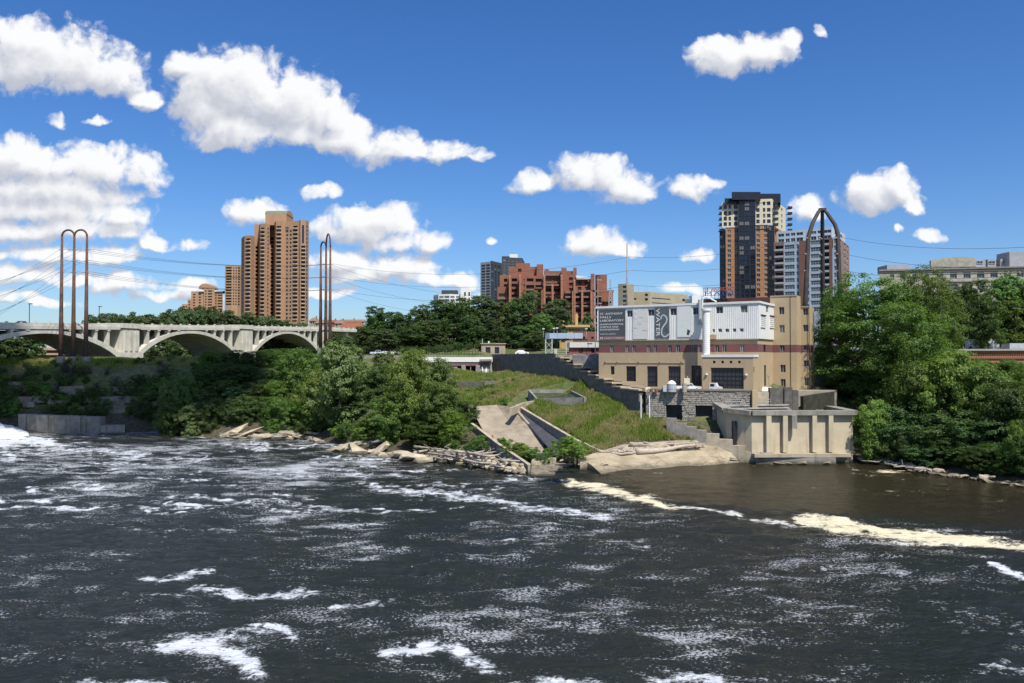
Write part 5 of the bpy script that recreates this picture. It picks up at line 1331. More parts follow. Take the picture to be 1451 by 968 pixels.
w = part('siding_ribs', rib, siding, lab); w['kind'] = 'stuff'
cp = MB()
cp.prism([lp(-.55, pv-.25), lp(LL+.55, pv-.25), lp(LL+.55, pv+.3), lp(-.55, pv+.3)], ZR - .25, ZR + .22); cp.prism([lp(LL+.0, pv+.303), lp(LL+.55, pv+.303), lp(LL+.55, 13), lp(LL+.0, 13)], ZR - .25, ZR + .219)
part('roof_edge', cp, white, lab)
q = MB(); q.prism([lp(-.36, pv-.08), lp(LL+.36, pv-.08), lp(LL+.36, pv-.01), lp(-.36, pv-.01)], ZW - .2, ZW - .003); part('drip_edge', q, f_tan, lab)
for x0, x1, y0, y1 in ((1078,1084.4,448,464.6),(1090.8,1096.4,449,465)):
    h = swrect(x0, x1, y0, y1); q = MB(); p0, p1 = Cw + I_*h[0], Cw + I_*h[1]
    q.prism([p0, p1, p1 + E*.12, p0 + E*.12], h[2], h[3])
    for k in range(6): q.prism([p0 + E*.12, p1 + E*.12, p1 + E*.2, p0 + E*.2], h[2] + (h[3]-h[2])*(k+.1)/6, h[2] + (h[3]-h[2])*(k+.5)/6)
    part('louvre', q, white, lab)
    q = MB(); q.prism([p0, p1, p1 + E*.3, p0 + E*.3], h[3] + .01, h[3] + .28); part('louvre_hood', q, f_dark, lab)
# entrance block with the large window, standing forward
BV = -4.0; u0b, u1b = HU(995, BV), LL + .02
Ab, Bb = lp(u0b, BV), lp(u1b, BV)
ztb = zof(504.2, Ab.lerp(Bb, .5).y)
def brect(px0, px1, y0, y1, style):
    a, c = hit(Ab, Bb, px0), hit(Ab, Bb, px1); D_ = (Ab + E*((a+c)/2)).y; return (a, c, zof(y1, D_), zof(y0, D_), style)
b = MB()
facade(b, Ab, Bb, ZL - 4, ztb, [brect(1007,1053.5,521.2,551,'bigw')] + [brect(x, x + 3.7, 511.3, 515, 'dark') for x in (1010,1021.9,1033.8,1045.7)], lab, .4)
Br = lp(u1b, -.01)
RU = lambda px: hit(Bb, Br, px)
facade(b, Bb, Br, ZL - 4, ztb, [(RU(1067.6), RU(1069), zof(528,177), zof(520.5,177), 'dark')], lab, .25)
facade(b, lp(u0b, -.01), Ab, ZL - 4, ztb, (), None)
b.add([(*Ab, ztb - .1), (*Bb, ztb - .1), (*Br, ztb - .1), (*lp(u0b, -.01), ztb - .1)], [(0,1,2,3)])
part('entrance_block', b, beige, lab)
q = MB(); q.prism([lp(u0b-.15, BV-.15), lp(u1b+.15, BV-.15), lp(u1b+.15, BV+.35), lp(u0b-.15, BV+.35)], ztb - .3, ztb + .25); q.prism([lp(u1b-.3, BV+.353), lp(u1b+.15, BV+.353), lp(u1b+.15, -.02), lp(u1b-.3, -.02)], ztb - .3, ztb + .249)
part('block_coping', q, white, lab)
# white ribbed stack at the corner of the entrance block
sp_ = lp(HU(1000.6, -3.0), -2.9); zs0, zs1 = ztb + .25, zof(440.5, sp_.y)
q = MB(); pts = []; rs = []; n = 44
for k in range(n + 1):
    z_ = zs0 + (zs1 - zs0) * k / n; pts.append((sp_.x, sp_.y, z_)); rs.append(.84 if k % 2 else .80)
q.tube(pts, rs, 18); part('ribbed_stack', q, siding, lab)
q = MB(); q.tube([(sp_.x, sp_.y, zs1), (sp_.x, sp_.y, zs1 + .45)], [1.1, 1.1], 16); part('stack_cap', q, white, lab)
q = MB(); p = lp(HU(996, -.5), -.6); q.tube([(p.x, p.y, zs1 - 3), (p.x, p.y, ZR + .6), (p.x + .1, p.y, ZR + 1.3), (p.x + .7, p.y, ZR + 1.6), (p.x + 1.6, p.y, ZR + 1.3), (p.x + 3.2, p.y + .3, ZR + .5)], .16, 6); part('vent_pipe', q, white, lab)
q = MB(); q.tube([(p.x - .6, p.y, zs1 - 3), (p.x - .6, p.y, ZR + .9)], .4, 8); part('duct', q, f_grey, lab)
sb = lp(HU(1006.5, -.4), -.45); q = MB(); q.prism([lp(HU(1005)+.2, -.55), lp(HU(1014.5)+.2, -.55), lp(HU(1014.5)+.2, -.31), lp(HU(1005)+.2, -.31)], ZW - .02, zof(473.5, 184)); part('notch_panel', q, beige, lab)
# conduit and small fittings on the wall
q = MB(); zz = zof(514, 192); q.tube([(*lp(HU(858), -.12), zz), (*lp(HU(970), -.12), zz)], .07, 5); part('conduit', q, f_tan, lab)
for x in (858, 875, 905, 935, 966): part('wall_lamp', MB().obox(Matrix.Translation((*lp(HU(x), -.2), zz + .3)), .25, .3, .25), f_tan, lab)
for x in (1001.5, 1057.5): part('wall_lamp', MB().obox(Matrix.Translation((*(Ab + E*hit(Ab, Bb, x) - I_*.2), zof(531, 178))), .45, .4, .35), white, lab)
# stair tower to the right
TA, TB = C2, None
uT = hit(lp(LL - 1, 13), lp(LL + 40, 13), 1129.2) + (LL - 1)
TA, TB = lp(LL - .5, 13), lp(uT, 13); TC = lp(uT, 13) + I_*4.2
ztt = zof(419.3, TA.lerp(TB, .5).y)
def trect(px0, px1, y0, y1, A_=TA, B_=TB, style='sq'):
    a, c = hit(A_, B_, px0), hit(A_, B_, px1); D_ = A_.lerp(B_, .5).y; return (a, c, zof(y1, D_), zof(y0, D_), style)
b = MB(); tw = [(1104.2,1111.6,435,445.6),(1104.6,1112,460.2,471.5),(1104.8,1112,487.4,497.4),(1105.6,1113,517,527.8),(1105.8,1113,537,549.5)]
zt0, zt1 = ZB0, ZB1
facade(b, TA, TB, ZL - 2, zt0, [trect(*w) for w in tw if w[2] > 500], lab, .3, 0); facade(b, TA, TB, zt0, zt1, [trect(1104.8,1112,487.6,497.8)], lab, .3, 1); facade(b, TA, TB, zt1, ztt, [trect(*w) for w in tw if w[2] < 480], lab, .3, 0)
for za, zb, mi in ((ZL - 2, zt0, 0), (zt0, zt1, 1), (zt1, ztt, 0)): facade(b, TB, TC, za, zb, (), None, .3, mi); facade(b, lp(LL - .5, 20), TA, za, zb, (), None, .3, mi)
TE_ = TC + E * 0.01; uE = hit(TC, TC + E*30, 1146.4); TF = TC + E*uE; ztw = zof(434.5, TF.y)
tw2 = [(1138.2,1145.6,437,446.6),(1138.2,1145.6,460.2,470),(1138.4,1145.8,487.6,496.4),(1138.6,1146,510.6,519.6),(1139.4,1146,535,546.5)]
facade(b, TC, TF, ZL - 2, zt0, [trect(*w, TC, TF) for w in tw2 if w[2] > 500], lab, .3, 0); facade(b, TC, TF, zt0, zt1, [trect(1138.4,1145.8,487.6,496.6, TC, TF)], lab, .3, 1); facade(b, TC, TF, zt1, ztw, [trect(*w, TC, TF) for w in tw2 if w[2] < 480], lab, .3, 0)
for za, zb, mi in ((ZL - 2, zt0, 0), (zt0, zt1, 1), (zt1, ztw, 0)): facade(b, TF, TF + I_*6, za, zb, (), None, .3, mi)
b.add([(*TA, ztt - .2), (*TB, ztt - .2), (*TC, ztt - .2), (*lp(LL-.5, 20), ztt - .2)], [(0,1,2,3)]); b.add([(*TC, ztw - .2), (*TF, ztw - .2), (*(TF + I_*6), ztw - .2), (*(TC + I_*6), ztw - .2)], [(0,1,2,3)])
part('stair_tower', b, [beige, maroon], lab)
q = MB(); p = TA + E*hit(TA, TB, 1120.3) - I_*.08; q.tube([(p.x, p.y, ZL), (p.x, p.y, ztt)], .05, 6); p = TF + E*.1 - I_*.3; q.tube([(p.x, p.y, ZL), (p.x, p.y, ztw)], .07, 6); part('downpipe', q, f_dark, lab)
q = MB(); q.prism([TA - I_*.12, TB - I_*.12 + E*.12, TB + E*.12 + I_*.2, TA + I_*.2], ztt - .15, ztt + .12); q.prism([TC - I_*.15 + E*.13, TF - I_*.15 + E*.15, TF + E*.15 + I_*.2, TC + E*.13 + I_*.2], ztw - .15, ztw + .12); part('tower_coping', q, f_tan, lab)

# banners on the white storey: flat printed sheets on thin frames
def banner(name, label, px0, px1, y0L, y1L, m_, group='printed banners on the white wall'):
    a, c = HW(px0), HW(px1); D_ = (Aw + E*((a+c)/2)).y; z0, z1 = zof(y1L, D_), zof(y0L, D_)
    o = Aw + E*a - I_*.14; r = link(name, None, Matrix(((E.x, 0, -I_.x, o.x), (E.y, 0, -I_.y, o.y), (0, 1, 0, z0), (0, 0, 0, 1)))); tag(r, label, 'banner', group)
    w_, h_ = c - a, z1 - z0
    q = MB(); q.box(0, w_, 0, h_, 0, .04); s = lpart('sheet', q, m_, r); return r, w_, h_
def sheetmat(name, c1, c2, scale, stretch, thr):
    m = bpy.data.materials.new(name); m.use_nodes = True; t = NT(m.node_tree); p = t.n['Principled BSDF']; pos = t.node('ShaderNodeTexCoord').outputs['Object']
    n = t.noise(t.v('MULTIPLY', pos, stretch), scale, 6, .65, 1.2); t.put(p.inputs['Base Color'], t.mix(t.ss(n, thr, thr + .16), c1, c2)); p.inputs['Roughness'].default_value = .7; return m
slate = mat('slate_sheet', (0.085, 0.098, 0.105), (0.075, 0.088, 0.095), .2, .7); letter = mat('white_letter', (0.78, 0.78, 0.76), (0.75, 0.75, 0.73), 1, .7)
r, w_, h_ = banner('sign_board', 'dark slate sign with white lettering at the left end of the white wall', 849.4, 886.6, 438.4, 482.2, slate, None)
def put(txt, x, y, ww, hh, nm='lettering', m_=letter, rot=None):
    me = fit(text_mesh(txt, 1, m_, nm, .012), ww, hh); M = Matrix.Translation((x, y, .055))
    if rot: M = M @ Matrix.Rotation(rot, 4, 'Z')
    return link(nm, me, WM[r.name] @ M, r)
for txt, yy, ww, hh in (('ST. ANTHONY', .825, .86, .066), ('FALLS', .715, .42, .066), ('LABORATORY', .605, .90, .066), ('ENVIRONMENTAL', .49, .90, .05), ('SCIENCE AND', .405, .70, .05), ('ENGINEERING', .32, .72, .05), ('WWW.SAFL.UMN.EDU', .185, .60, .032)):
    put(txt, .04*w_, yy*h_, ww*w_, hh*h_)
q = MB(); q.box(0.005, w_ - .005, .005, h_*.135, .041, .05); lpart('maroon_strip', q, mat('faded_maroon', (0.22,0.13,0.135), (0.2,0.12,0.125), 1, .7), r)
put('UNIVERSITY OF MINNESOTA', .2*w_, .05*h_, .76*w_, .035*h_); put('M', .05*w_, .035*h_, .09*w_, .065*h_)
r, w_, h_ = banner('banner', 'pale banner with grey ripple streaks and faint vertical lettering', 897.4, 918, 438, 480.6, sheetmat('ripple_print', (.66,.66,.62), (.24,.25,.24), 1.1, (.35,1.5,1), .53))
put('EARTH', .06*w_ + .26*w_, .95*h_, .85*h_, .2*w_, rot=-math.pi/2, m_=mat('pale_letter', (.7,.72,.72))) if False else put('EARTH', .06*w_, .93*h_, .78*h_, .22*w_, rot=-math.pi/2)
r, w_, h_ = banner('banner', 'slate banner reading WATER with a pale winding river', 928.4, 948.8, 435.6, 479.4, mat('slate_water', (0.12,0.145,0.155),(0.075,0.09,0.098),.8,.7))
put('WATER', .10*w_, .965*h_, .9*h_, .25*w_, rot=-math.pi/2)
q = MB(); cur = [(.42,.62),(.47,.71),(.6,.745),(.75,.71),(.84,.62),(.78,.5),(.62,.4),(.5,.3),(.47,.18),(.56,.08),(.72,.05),(.88,.09),(.995,.14)]
for i in range(len(cur) - 1):
    for s in range(4):
        def cr(j, f):
            p0, p1, p2, p3 = [Vector(cur[min(max(j + k, 0), len(cur)-1)]) for k in (-1,0,1,2)]
            return .5*((2*p1) + (p2 - p0)*f + (2*p0 - 5*p1 + 4*p2 - p3)*f*f + (3*p1 - p0 - 3*p2 + p3)*f**3)
        a, c = cr(i, s/4), cr(i, (s+1)/4); a = Vector((a.x*w_, a.y*h_)); c = Vector((c.x*w_, c.y*h_)); d_ = (c - a).normalized(); n_ = Vector((-d_.y, d_.x))*.17
        a -= d_*.02; c += d_*.02
        cl_ = lambda p: (min(p.x, w_ - .01), p.y, .05)
        q.add([cl_(a + n_), cl_(a - n_), cl_(c - n_), cl_(c + n_)], [(0,1,2,3)])
lpart('river_print', q, mat('pale_river', (.55,.62,.62),(.5,.57,.58),1,.7), r)
r, w_, h_ = banner('banner', 'very pale green white banner with faint foliage print and a dark green square', 960, 979.8, 433.8, 477.6, sheetmat('mist_print', (.68,.72,.68), (.50,.58,.53), 1.3, (1,1,1), .55))
q = MB(); q.add([(.68*w_,.07*h_,.05),(.84*w_,.05*h_,.05),(.95*w_,.2*h_,.05),(.74*w_,.25*h_,.05)], [(0,1,2,3)]); lpart('dark_print', q, mat('dark_green_print', (.05,.09,.08),(.03,.05,.05),2,.7), r)

# ------------------------------------------------------------------ terrace, stone wall and things standing on it
S0, S1 = XY(915, 183.5), XY(1063, 176.0)
ter = MB(); poly = [S0 + Vector((0,1.5)), S1 + Vector((0,1.5)), XY(1067, 183), XY(1100, 184), XY(1185, 188), XY(1190, 215), lp(0, 24), lp(-6, 10), WB + wdn*1 + wn_*6.3, WB + wn_*2]
ter.prism(poly, 2, ZL); struct('terrace', ter, mat('terrace_paving', (0.36,0.32,0.25),(0.28,0.25,0.2),.5,.9,.2,2))
sw = thing('stone_wall', 'grey rubble stone terrace wall with two dark openings below the laboratory', 'wall', (S0.lerp(S1,.5).x, S0.lerp(S1,.5).y, 5))
stone_c = mat('rubble_stone', (0.46,0.425,0.36), (0.27,0.25,0.22), 1.6, .95, .5, 3)
mortar = mat('mortar', (0.17,0.155,0.13), (0.13,0.12,0.1), 1, .95)
b = MB(); SD = (S1 - S0).normalized(); SL = (S1 - S0).length; SN = Vector((SD.y, -SD.x))
zsw = zof(553.8, 180)
ho = [(hit(S0,S1,943.4), hit(S0,S1,966), zof(597.5,180), zof(574.3,180), 'dark', 1.2), (hit(S0,S1,985), hit(S0,S1,1009), zof(618,178), zof(574.6,178), 'big', 1.2)]
facade(b, S0, S1, 1, zsw, ho, sw, 1.2); part('backing', b, mortar, sw)
st_ = MB(); z_ = 4.0; rr = random.Random(5)
while z_ < zsw - .15:
    h = rr.uniform(.28, .46); u = -rr.uniform(0, .6)
    while u < SL:
        w_ = rr.uniform(.55, 1.35); ua, ub = max(u, .02), min(u + w_ - .05, SL - .02); u += w_
        zc = z_ + h/2
        if ub - ua < .15: continue
        for hh in ho:
            if hh[2] - .2 < zc < hh[3] + .1:
                if ua < hh[1] and ub > hh[0]:
                    if ua < hh[0]: ub = hh[0]
                    elif ub > hh[1]: ua = hh[1]
                    else: ub = ua
        if ub - ua < .12: continue
        d0_ = rr.uniform(.06, .2); p0, p1 = S0 + SD*ua, S0 + SD*ub; j = lambda: rr.uniform(-.04, .04)
        top = min(z_ + h - .05, zsw - .02)
        v = [(p0.x + SN.x*.003, p0.y + SN.y*.003, z_), (p1.x + SN.x*.003, p1.y + SN.y*.003, z_), (p1.x + SN.x*.003, p1.y + SN.y*.003, top), (p0.x + SN.x*.003, p0.y + SN.y*.003, top)]
        p0 = p0 + SD*.06 + SN*d0_; p1 = p1 - SD*.06 + SN*d0_
        v += [(p0.x, p0.y, z_ + .04 + j()*.5), (p1.x, p1.y, z_ + .04 + j()*.5), (p1.x, p1.y, top - .04 + j()*.5), (p0.x, p0.y, top - .04 + j()*.5)]
        st_.add(v, [(4,5,6,7),(0,1,5,4),(1,2,6,5),(2,3,7,6),(3,0,4,7)])
    z_ += h
w = part('stone_courses', st_, stone_c, sw); w['kind'] = 'stuff'
q = MB(); q.prism([S0 + SN*.25, S1 + SN*.25, S1 - SN*1.7, S0 - SN*1.7], zsw + .003, zsw + .38); part('coping', q, mat('dark_coping', (0.26,0.23,0.19),(0.19,0.17,0.14),.7,.9), sw)
q = MB(); p = S1 + SD*.3; q.box(p.x - .1, p.x + 1.0, p.y - .7, p.y + .8, 2, zof(553, 176)); part('end_pier', q, beige, sw)
q = MB()
for x in (919.5, 907.5): 
    p = P(x, 560, 180.5 if x < 910 else 181); q.tube([(p.x, p.y - .6, 7.5), (p.x, p.y - .6, 13)], .14, 6)
part('drain_pipe', q, white, sw)
# stepped wall going down to the water
stw = thing('descending_wall', 'low stone wall stepping down from the terrace to the water beside the landing', 'wall', XY(1010, 168).to_3d())
steps_ = [(944,590),(957,597),(972,602),(986,607),(1000,612),(1018,620),(1037,629),(1055,638),(1078,646)]
for i in range(len(steps_) - 1):
    D0, D1 = 175 - 8*i/8, 175 - 8*(i+1)/8; a, c = XY(steps_[i][0], D0), XY(steps_[i+1][0] + .6, D1); q = MB()
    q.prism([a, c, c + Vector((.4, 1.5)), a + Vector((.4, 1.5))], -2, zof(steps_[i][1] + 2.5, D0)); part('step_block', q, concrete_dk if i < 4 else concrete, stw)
q = MB(); a = wat(1078, 657); q.box(a.x, a.x + 2.4, a.y - .3, a.y + 3.5, -1.5, 2.2); part('end_block', q, concrete_dk, stw)

# concrete river tank
tk = thing('concrete_tank', 'large open concrete tank with pilasters standing at the water edge', 'tank', XY(1135, 168).to_3d())
q0, q1, q2 = XY(1015.5, 177.5), XY(1064.5, 167.5), XY(1207.5, 168.5)
zr0, zr1 = zof(576, 177.5), zof(588.2, 167.8)
b = MB(); mid = q0.lerp(q1, .45) + Vector((-1.4, -.9))
b.prism([q0, mid, q1, q2, q2 + Vector((1.5, 16)), q0 + Vector((3, 6))], 0, [zr0, zr0 - .9, zr1, zr1, zr1, zr0], top=False)
b.prism([q0 + Vector((1.2,.6)), mid + Vector((1.4,.8)), q1 + Vector((.6,1)), q2 + Vector((-.8,1)), q2 + Vector((.5,15)), q0 + Vector((4,5.4))], zr1 - 3, [zr0, zr0 - .9, zr1, zr1, zr1, zr0], top=False)
part('wall', b, mat('tank_concrete', (0.60,0.52,0.37),(0.49,0.42,0.29),.35,.9,.25,2.5,streak=.6,scol=(.16,.11,.06),wet=.8), tk)
rim = MB(); ring = [q0, mid, q1, q2, q2 + Vector((1.5,16))]; zz_ = [zr0, zr0-.9, zr1, zr1, zr1]
for i in range(4):
    a, c = ring[i], ring[i+1]; d_ = (c-a).normalized(); n_ = Vector((d_.y, -d_.x)); q = MB()
    q.prism([a + n_*.95 - d_*.1, c + n_*.95 + d_*.1, c - n_*1.1, a - n_*1.1], [zz_[i]-.0, zz_[i+1]-.0, zz_[i+1], zz_[i]], [zz_[i]+.9 + .004*i, zz_[i+1]+.9 + .004*i, zz_[i+1]+.9 + .004*i, zz_[i]+.9 + .004*i]); part('rim', q, concrete_dk, tk)
for x0, x1 in ((1083.6,1090.6),(1107,1113.6),(1148.4,1154.8),(1171.4,1177.8)):
    q = MB(); a, c = q1 + (q2-q1).normalized()*hit(q1,q2,x0), q1 + (q2-q1).normalized()*hit(q1,q2,x1); q.prism([a + Vector((0,-.9)), c + Vector((0,-.9)), c, a], 2.2, zr1 - .003); part('pilaster', q, MATS['tank_concrete'], tk)
q = MB(); a, c = XY(1064.5, 167.5), XY(1205, 168.3); q.prism([a + Vector((0,-2.0)), c + Vector((-.8,-2.0)), c + Vector((-.8,0)), a], zof(648, 166), zof(642.5, 167)); part('ledge', q, concrete, tk)
q = MB(); q.prism([a + Vector((.5,-1.2)), XY(1180,167) + Vector((0,-1.2)), XY(1180,168.5), a + Vector((.5,0))], -2, zof(648.3, 166)); part('footing', q, concrete_dk, tk)
q = MB(); p = XY(1036, 172.4); q.box(p.x-.35, p.x+.35, p.y - 2.6, p.y-1.4, 2.5, 8.2); part('dark_slot', q, f_dark, tk)
q = MB(); p = XY(1125, 166.4); q.box(p.x-.5, p.x+.5, p.y-.15, p.y+.6, zr1-2.6, zr1); part('bracket', q, concrete_dk, tk)
bm = MB()
for y, dd in ((576,176),(580,174),(584,172)): bm.tube([P(1030, y, dd), P(1118, y - 1.5, dd + .5)], .3, 6)
bm.tube([P(1106,575.5,180), P(1124,586,170.5)], .5, 6); part('beam', bm, concrete_dk, tk)
q = MB()
for k in range(9): p = P(1028 + 8*k, 570, 176.5); q.tube([p - Vector((0,0,1.6)), p + Vector((0,0,.6))], .05, 4)
for dz_ in (.6, .1, -.5): q.tube([P(1028,570,176.5) + Vector((0,0,dz_)), P(1092,570,176.5) + Vector((0,0,dz_))], .05, 4)
rl2 = thing('railing', 'thin grey pipe railing between the stone wall and the concrete tank', 'railing', P(1060, 575, 176)); part('rails', q, f_grey, rl2)
# dark concrete pieces right of the terrace
cb = thing('concrete_bin', 'weathered grey concrete wall behind the tank below the stair tower', 'wall', P(1105, 570, 181))
for x0, x1, y0, dd in ((1091,1111,549.6,180),(1111.2,1122.5,549,179.6),(1122.8,1131,553,180.3)):
    q = MB(); a, c = XY(x0, dd), XY(x1, dd); q.prism([a, c, c + Vector((0,1.5)), a + Vector((0,1.5))], 3, zof(y0, dd)); part('panel', q, mat('stained_concrete', (0.18,0.17,0.145),(0.10,0.095,0.083),.9,.95,.5,2,streak=.6), cb)
cb2 = thing('concrete_block', 'squat pale concrete block at the top of the tank stairs', 'block', P(1075, 565, 178))
for x0, x1, y0, y1, dd in ((1066,1089,556,563,178.5),(1068,1086,563.2,568,177.6)):
    q = MB(); a, c = XY(x0, dd), XY(x1, dd); q.box(a.x, c.x, dd, dd + 2, 8, zof(y0, dd)); part('block', q, concrete, cb2)
rw2 = thing('dark_bank_wall', 'stone bank wall coloured dark as tree shade right of the laboratory', 'wall', P(1160, 570, 186))
q = MB(); a, c = XY(1138, 181), XY(1182, 187); q.prism([a, c, c + Vector((0,2)), a + Vector((0,2))], 2, [zof(562,181), zof(555,187), zof(555,187), zof(562,181)]); part('wall', q, mat('tree_shade_stone', (.06,.062,.045),(.035,.036,.028),.8,.95,.6,2), rw2)  # near-black stone colour stands in for the big tree's shadow on this wall
st2 = thing('stone_stair', 'narrow pale stone stair between the stair tower and the trees', 'stair', P(1159, 540, 200))
for k in range(14): 
    q = MB(); p = P(1156 + .15*k, 552 - 4.6*k, 199 + .9*k); q.box(p.x - .2, p.x + 2.2, p.y, p.y + 1.2, 12, p.z); part('step', q, mat('stair_stone', (0.36,0.33,0.27),(0.27,0.245,0.2),.9,.95), st2)
wc = thing('white_cover', 'white rounded tarpaulin cover beside the entrance block', 'cover', P(1082, 553, 186))
q = MB(); p = P(1082.5, 554, 186); q.add([(p.x + 2.6*math.cos(a)*s, p.y + 1.2*math.sin(a)*s, p.z + h) for s, h in ((1,0),(.95,.5),(.6,.85)) for a in [2*math.pi*i/12 for i in range(12)]], [(r_*12+i, r_*12+(i+1)%12, (r_+1)*12+(i+1)%12, (r_+1)*12+i) for r_ in range(2) for i in range(12)] + [tuple(range(24,36))]); part('sheet', q, white, wc, True)

# vehicles and clutter on the terrace
yz = ZL
p = lp(HU(977, -5), -5.4); vehicle('pickup_truck', 'white pickup truck parked in front of the laboratory doors', 'pickup truck', (p.x, p.y, yz), math.atan2(E.y, E.x) + .25, carw, 'pickup')
p = lp(HU(1013, -6.4), -6.0)
fk = thing('utility_cart', 'small white utility vehicle parked before the large laboratory window', 'utility vehicle', (p.x, p.y, yz), math.atan2(E.y, E.x))
lpart('body', MB().add([(-1.2,-.6,.4),(1.3,-.6,.4),(1.4,-.6,1.0),(.5,-.6,1.25),(.2,-.6,1.95),(-1.2,-.6,1.95),(-1.2,.6,.4),(1.3,.6,.4),(1.4,.6,1.0),(.5,.6,1.25),(.2,.6,1.95),(-1.2,.6,1.95)], [(0,1,2,3,4,5),(11,10,9,8,7,6),(0,6,7,1),(1,7,8,2),(2,8,9,3),(3,9,10,4),(4,10,11,5),(5,11,6,0)]), carw, fk)
for x in (-.7, .85):
    for y in (-.62, .62): lpart('wheel', MB().tube([(x, y-.1, .36), (x, y+.1, .36)], .36, 12), tyre, fk)
lpart('tool_box', MB().box(-1.0, -.1, -.64, -.605, 1.2, 1.75), f_dark, fk)
def at_ter(px, D_): q = XY(px, D_); return (q.x, q.y, yz)
def drum(name, label, px, D_, r_, h, m_, dome=False, cat='tank'):
    x, y, z_ = at_ter(px, D_); r = thing(name, label, cat, (x, y, z_))
    part('drum', MB().tube([(x,y,z_), (x,y,z_+h*.33), (x,y,z_+h*.34), (x,y,z_+h*.66), (x,y,z_+h*.67), (x,y,z_+h)], [r_,r_,r_*1.04,r_*1.04,r_,r_], 16), m_, r)
    part('lid', MB().tube([(x,y,z_+h), (x,y,z_+h+(.45 if dome else .08)), (x,y,z_+h+(.75 if dome else .1))], [r_*1.02, r_*.7 if dome else r_*1.02, r_*.15], 16), white if dome else m_, r)
metalg = mat('galvanised', (0.45,0.47,0.5),(0.36,0.38,0.41),1.5,.45)
drum('storage_tank', 'large grey cylindrical tank with white domed lid on the terrace', 951.5, 181.0, 1.0, 1.75, metalg, True)
drum('tall_drum', 'slim tan drum standing in front of the white pickup', 969.4, 179.6, .5, 1.8, mat('tan_drum', (.40,.36,.30),(.33,.3,.25),1,.7), False, 'drum')
x, y, z_ = at_ter(942.8, 181.5); r = thing('pallet_tank', 'pale grey square pallet tank left of the cylindrical tank', 'tank', (x, y, z_)); part('tub', MB().box(x-.55,x+.55,y-.55,y+.55,z_+.15,z_+1.35), mat('pale_plastic', (.55,.57,.6),(.48,.5,.53),1,.5), r)
q = MB(); 
for k in range(4): q.box(x-.6+.4*k-.03, x-.6+.4*k+.03, y-.6,y-.553,z_+.12,z_+1.4)
q.box(x-.62,x+.62,y-.62,y+.62,z_,z_+.12); part('cage', q, f_grey, r)
x, y, z_ = at_ter(972.5, 184); r = thing('equipment_cabinet', 'cream equipment cabinet on a stand behind the pickup', 'cabinet', (x, y, z_)); part('cabinet', MB().box(x-.65,x+.65,y-.5,y+.5,z_+1.5,z_+2.9), cream, r); part('stand', MB().box(x-.4,x+.4,y-.3,y+.3,z_,z_+1.497), f_grey, r); part('vent', MB().tube([(x+.2,y,z_+2.9),(x+.2,y,z_+3.4)], .15, 8), f_tan, r)
x, y, z_ = at_ter(929.5, 182); r = thing('crate_pile', 'jumble of tan and green crates left on the terrace edge', 'crates', (x, y, z_))
rr = random.Random(9)
for k in range(9):
    cx, cy, s = x + rr.uniform(-2.6, 1.2), y + rr.uniform(-.5, .6), rr.uniform(.25, .5)
    part('crate', MB().obox(Matrix.Translation((cx, cy, z_ + s/2*1.3)) @ Matrix.Rotation(rr.uniform(0, 1.5), 4, 'Z'), s*1.4, s, s*1.3), [f_tan, mat('green_plastic', (.16,.22,.15)), cream, mat('rust_red', (.3,.12,.07))][k % 4], r)
x, y, z_ = at_ter(918, 183.5); r = thing('sack', 'pale bulging sack on the terrace beside the crates', 'sack', (x, y, z_)); part('bag', MB().tube([(x-.8,y,z_+.3),(x-.4,y,z_+.42),(x+.3,y,z_+.45),(x+.8,y,z_+.3)], [.2,.42,.45,.15], 10), cream, r, True)
r = thing('lamp_standard', 'thin lamp post beside the entrance block of the laboratory', 'lamp post', P(1089.5, 551, 181)); p = P(1089.5, 550, 181); part('pole', MB().tube([(p.x,p.y,ZL),(p.x,p.y,zof(534,181))], .07, 6), f_tan, r); part('lamp_head', MB().box(p.x-.25,p.x+.25,p.y-.2,p.y+.2,zof(534,181),zof(532,181)), f_tan, r)

# ------------------------------------------------------------------ small structures on the upper bank
def boxbldg(name, label, cat, x0, x1, y0, D_, dep, zb, m_, cols=(), rows=(), style='dark', rv=.3):
    r = thing(name, label, cat, (XY((x0+x1)/2, D_).x, D_, zb)); b = MB(); f = X_((x0, D_), (x1, D_))
    shell(b, f, D_ + dep, zb, zof(y0, D_), {0: px_holes(f[0], f[1], cols, rows, style, rv)}, r); part('wall', b, m_, r); return r, f
hs, f = boxbldg('gate_house', 'small square tan concrete hut on top of the dark retaining wall', 'hut', 682, 716, 487.5, 268, 5, 18, mat('hut_concrete', (.44,.37,.27),(.36,.3,.22),.6,.9,.2,2,streak=.3), [(688,695),(701,707.5)], [(zof(501,268), zof(492,268))])
q = MB(); q.box(f[0].x-.3, f[1].x+.3, 267.6, 273.5, zof(487.5,268)+.003, zof(486.4,268)); part('roof', q, concrete, hs)
q = MB(); p = P(683.5, 487, 269); q.tube([p, p + Vector((0,0,1.6))], .06, 4); p = P(692.5,487,270); q.tube([p, p + Vector((0,0,.8))], .25, 6); part('vent', q, white, hs)
q = MB(); a = XY(711.5, 267.9); q.box(a.x, a.x + .8, 267.8, 267.9, zof(502,268), zof(491,268)); part('door', q, f_tan, hs)
pv_, f = boxbldg('pavilion', 'long low pavilion with white fascia and maroon band left of the tan hut', 'pavilion', 592, 697, 506.4, 258, 10, 14, mat('pavilion_stone', (.40,.37,.32),(.3,.28,.24),1,.9), [(648,654),(660,666.5),(667.4,674.3)], [(14, zof(519,258))], 'loggia', 3)
q = MB(); q.box(f[0].x-.2, f[1].x+.2, 257.5, 257.9, zof(513,258), zof(506,258)); part('fascia', q, white, pv_)
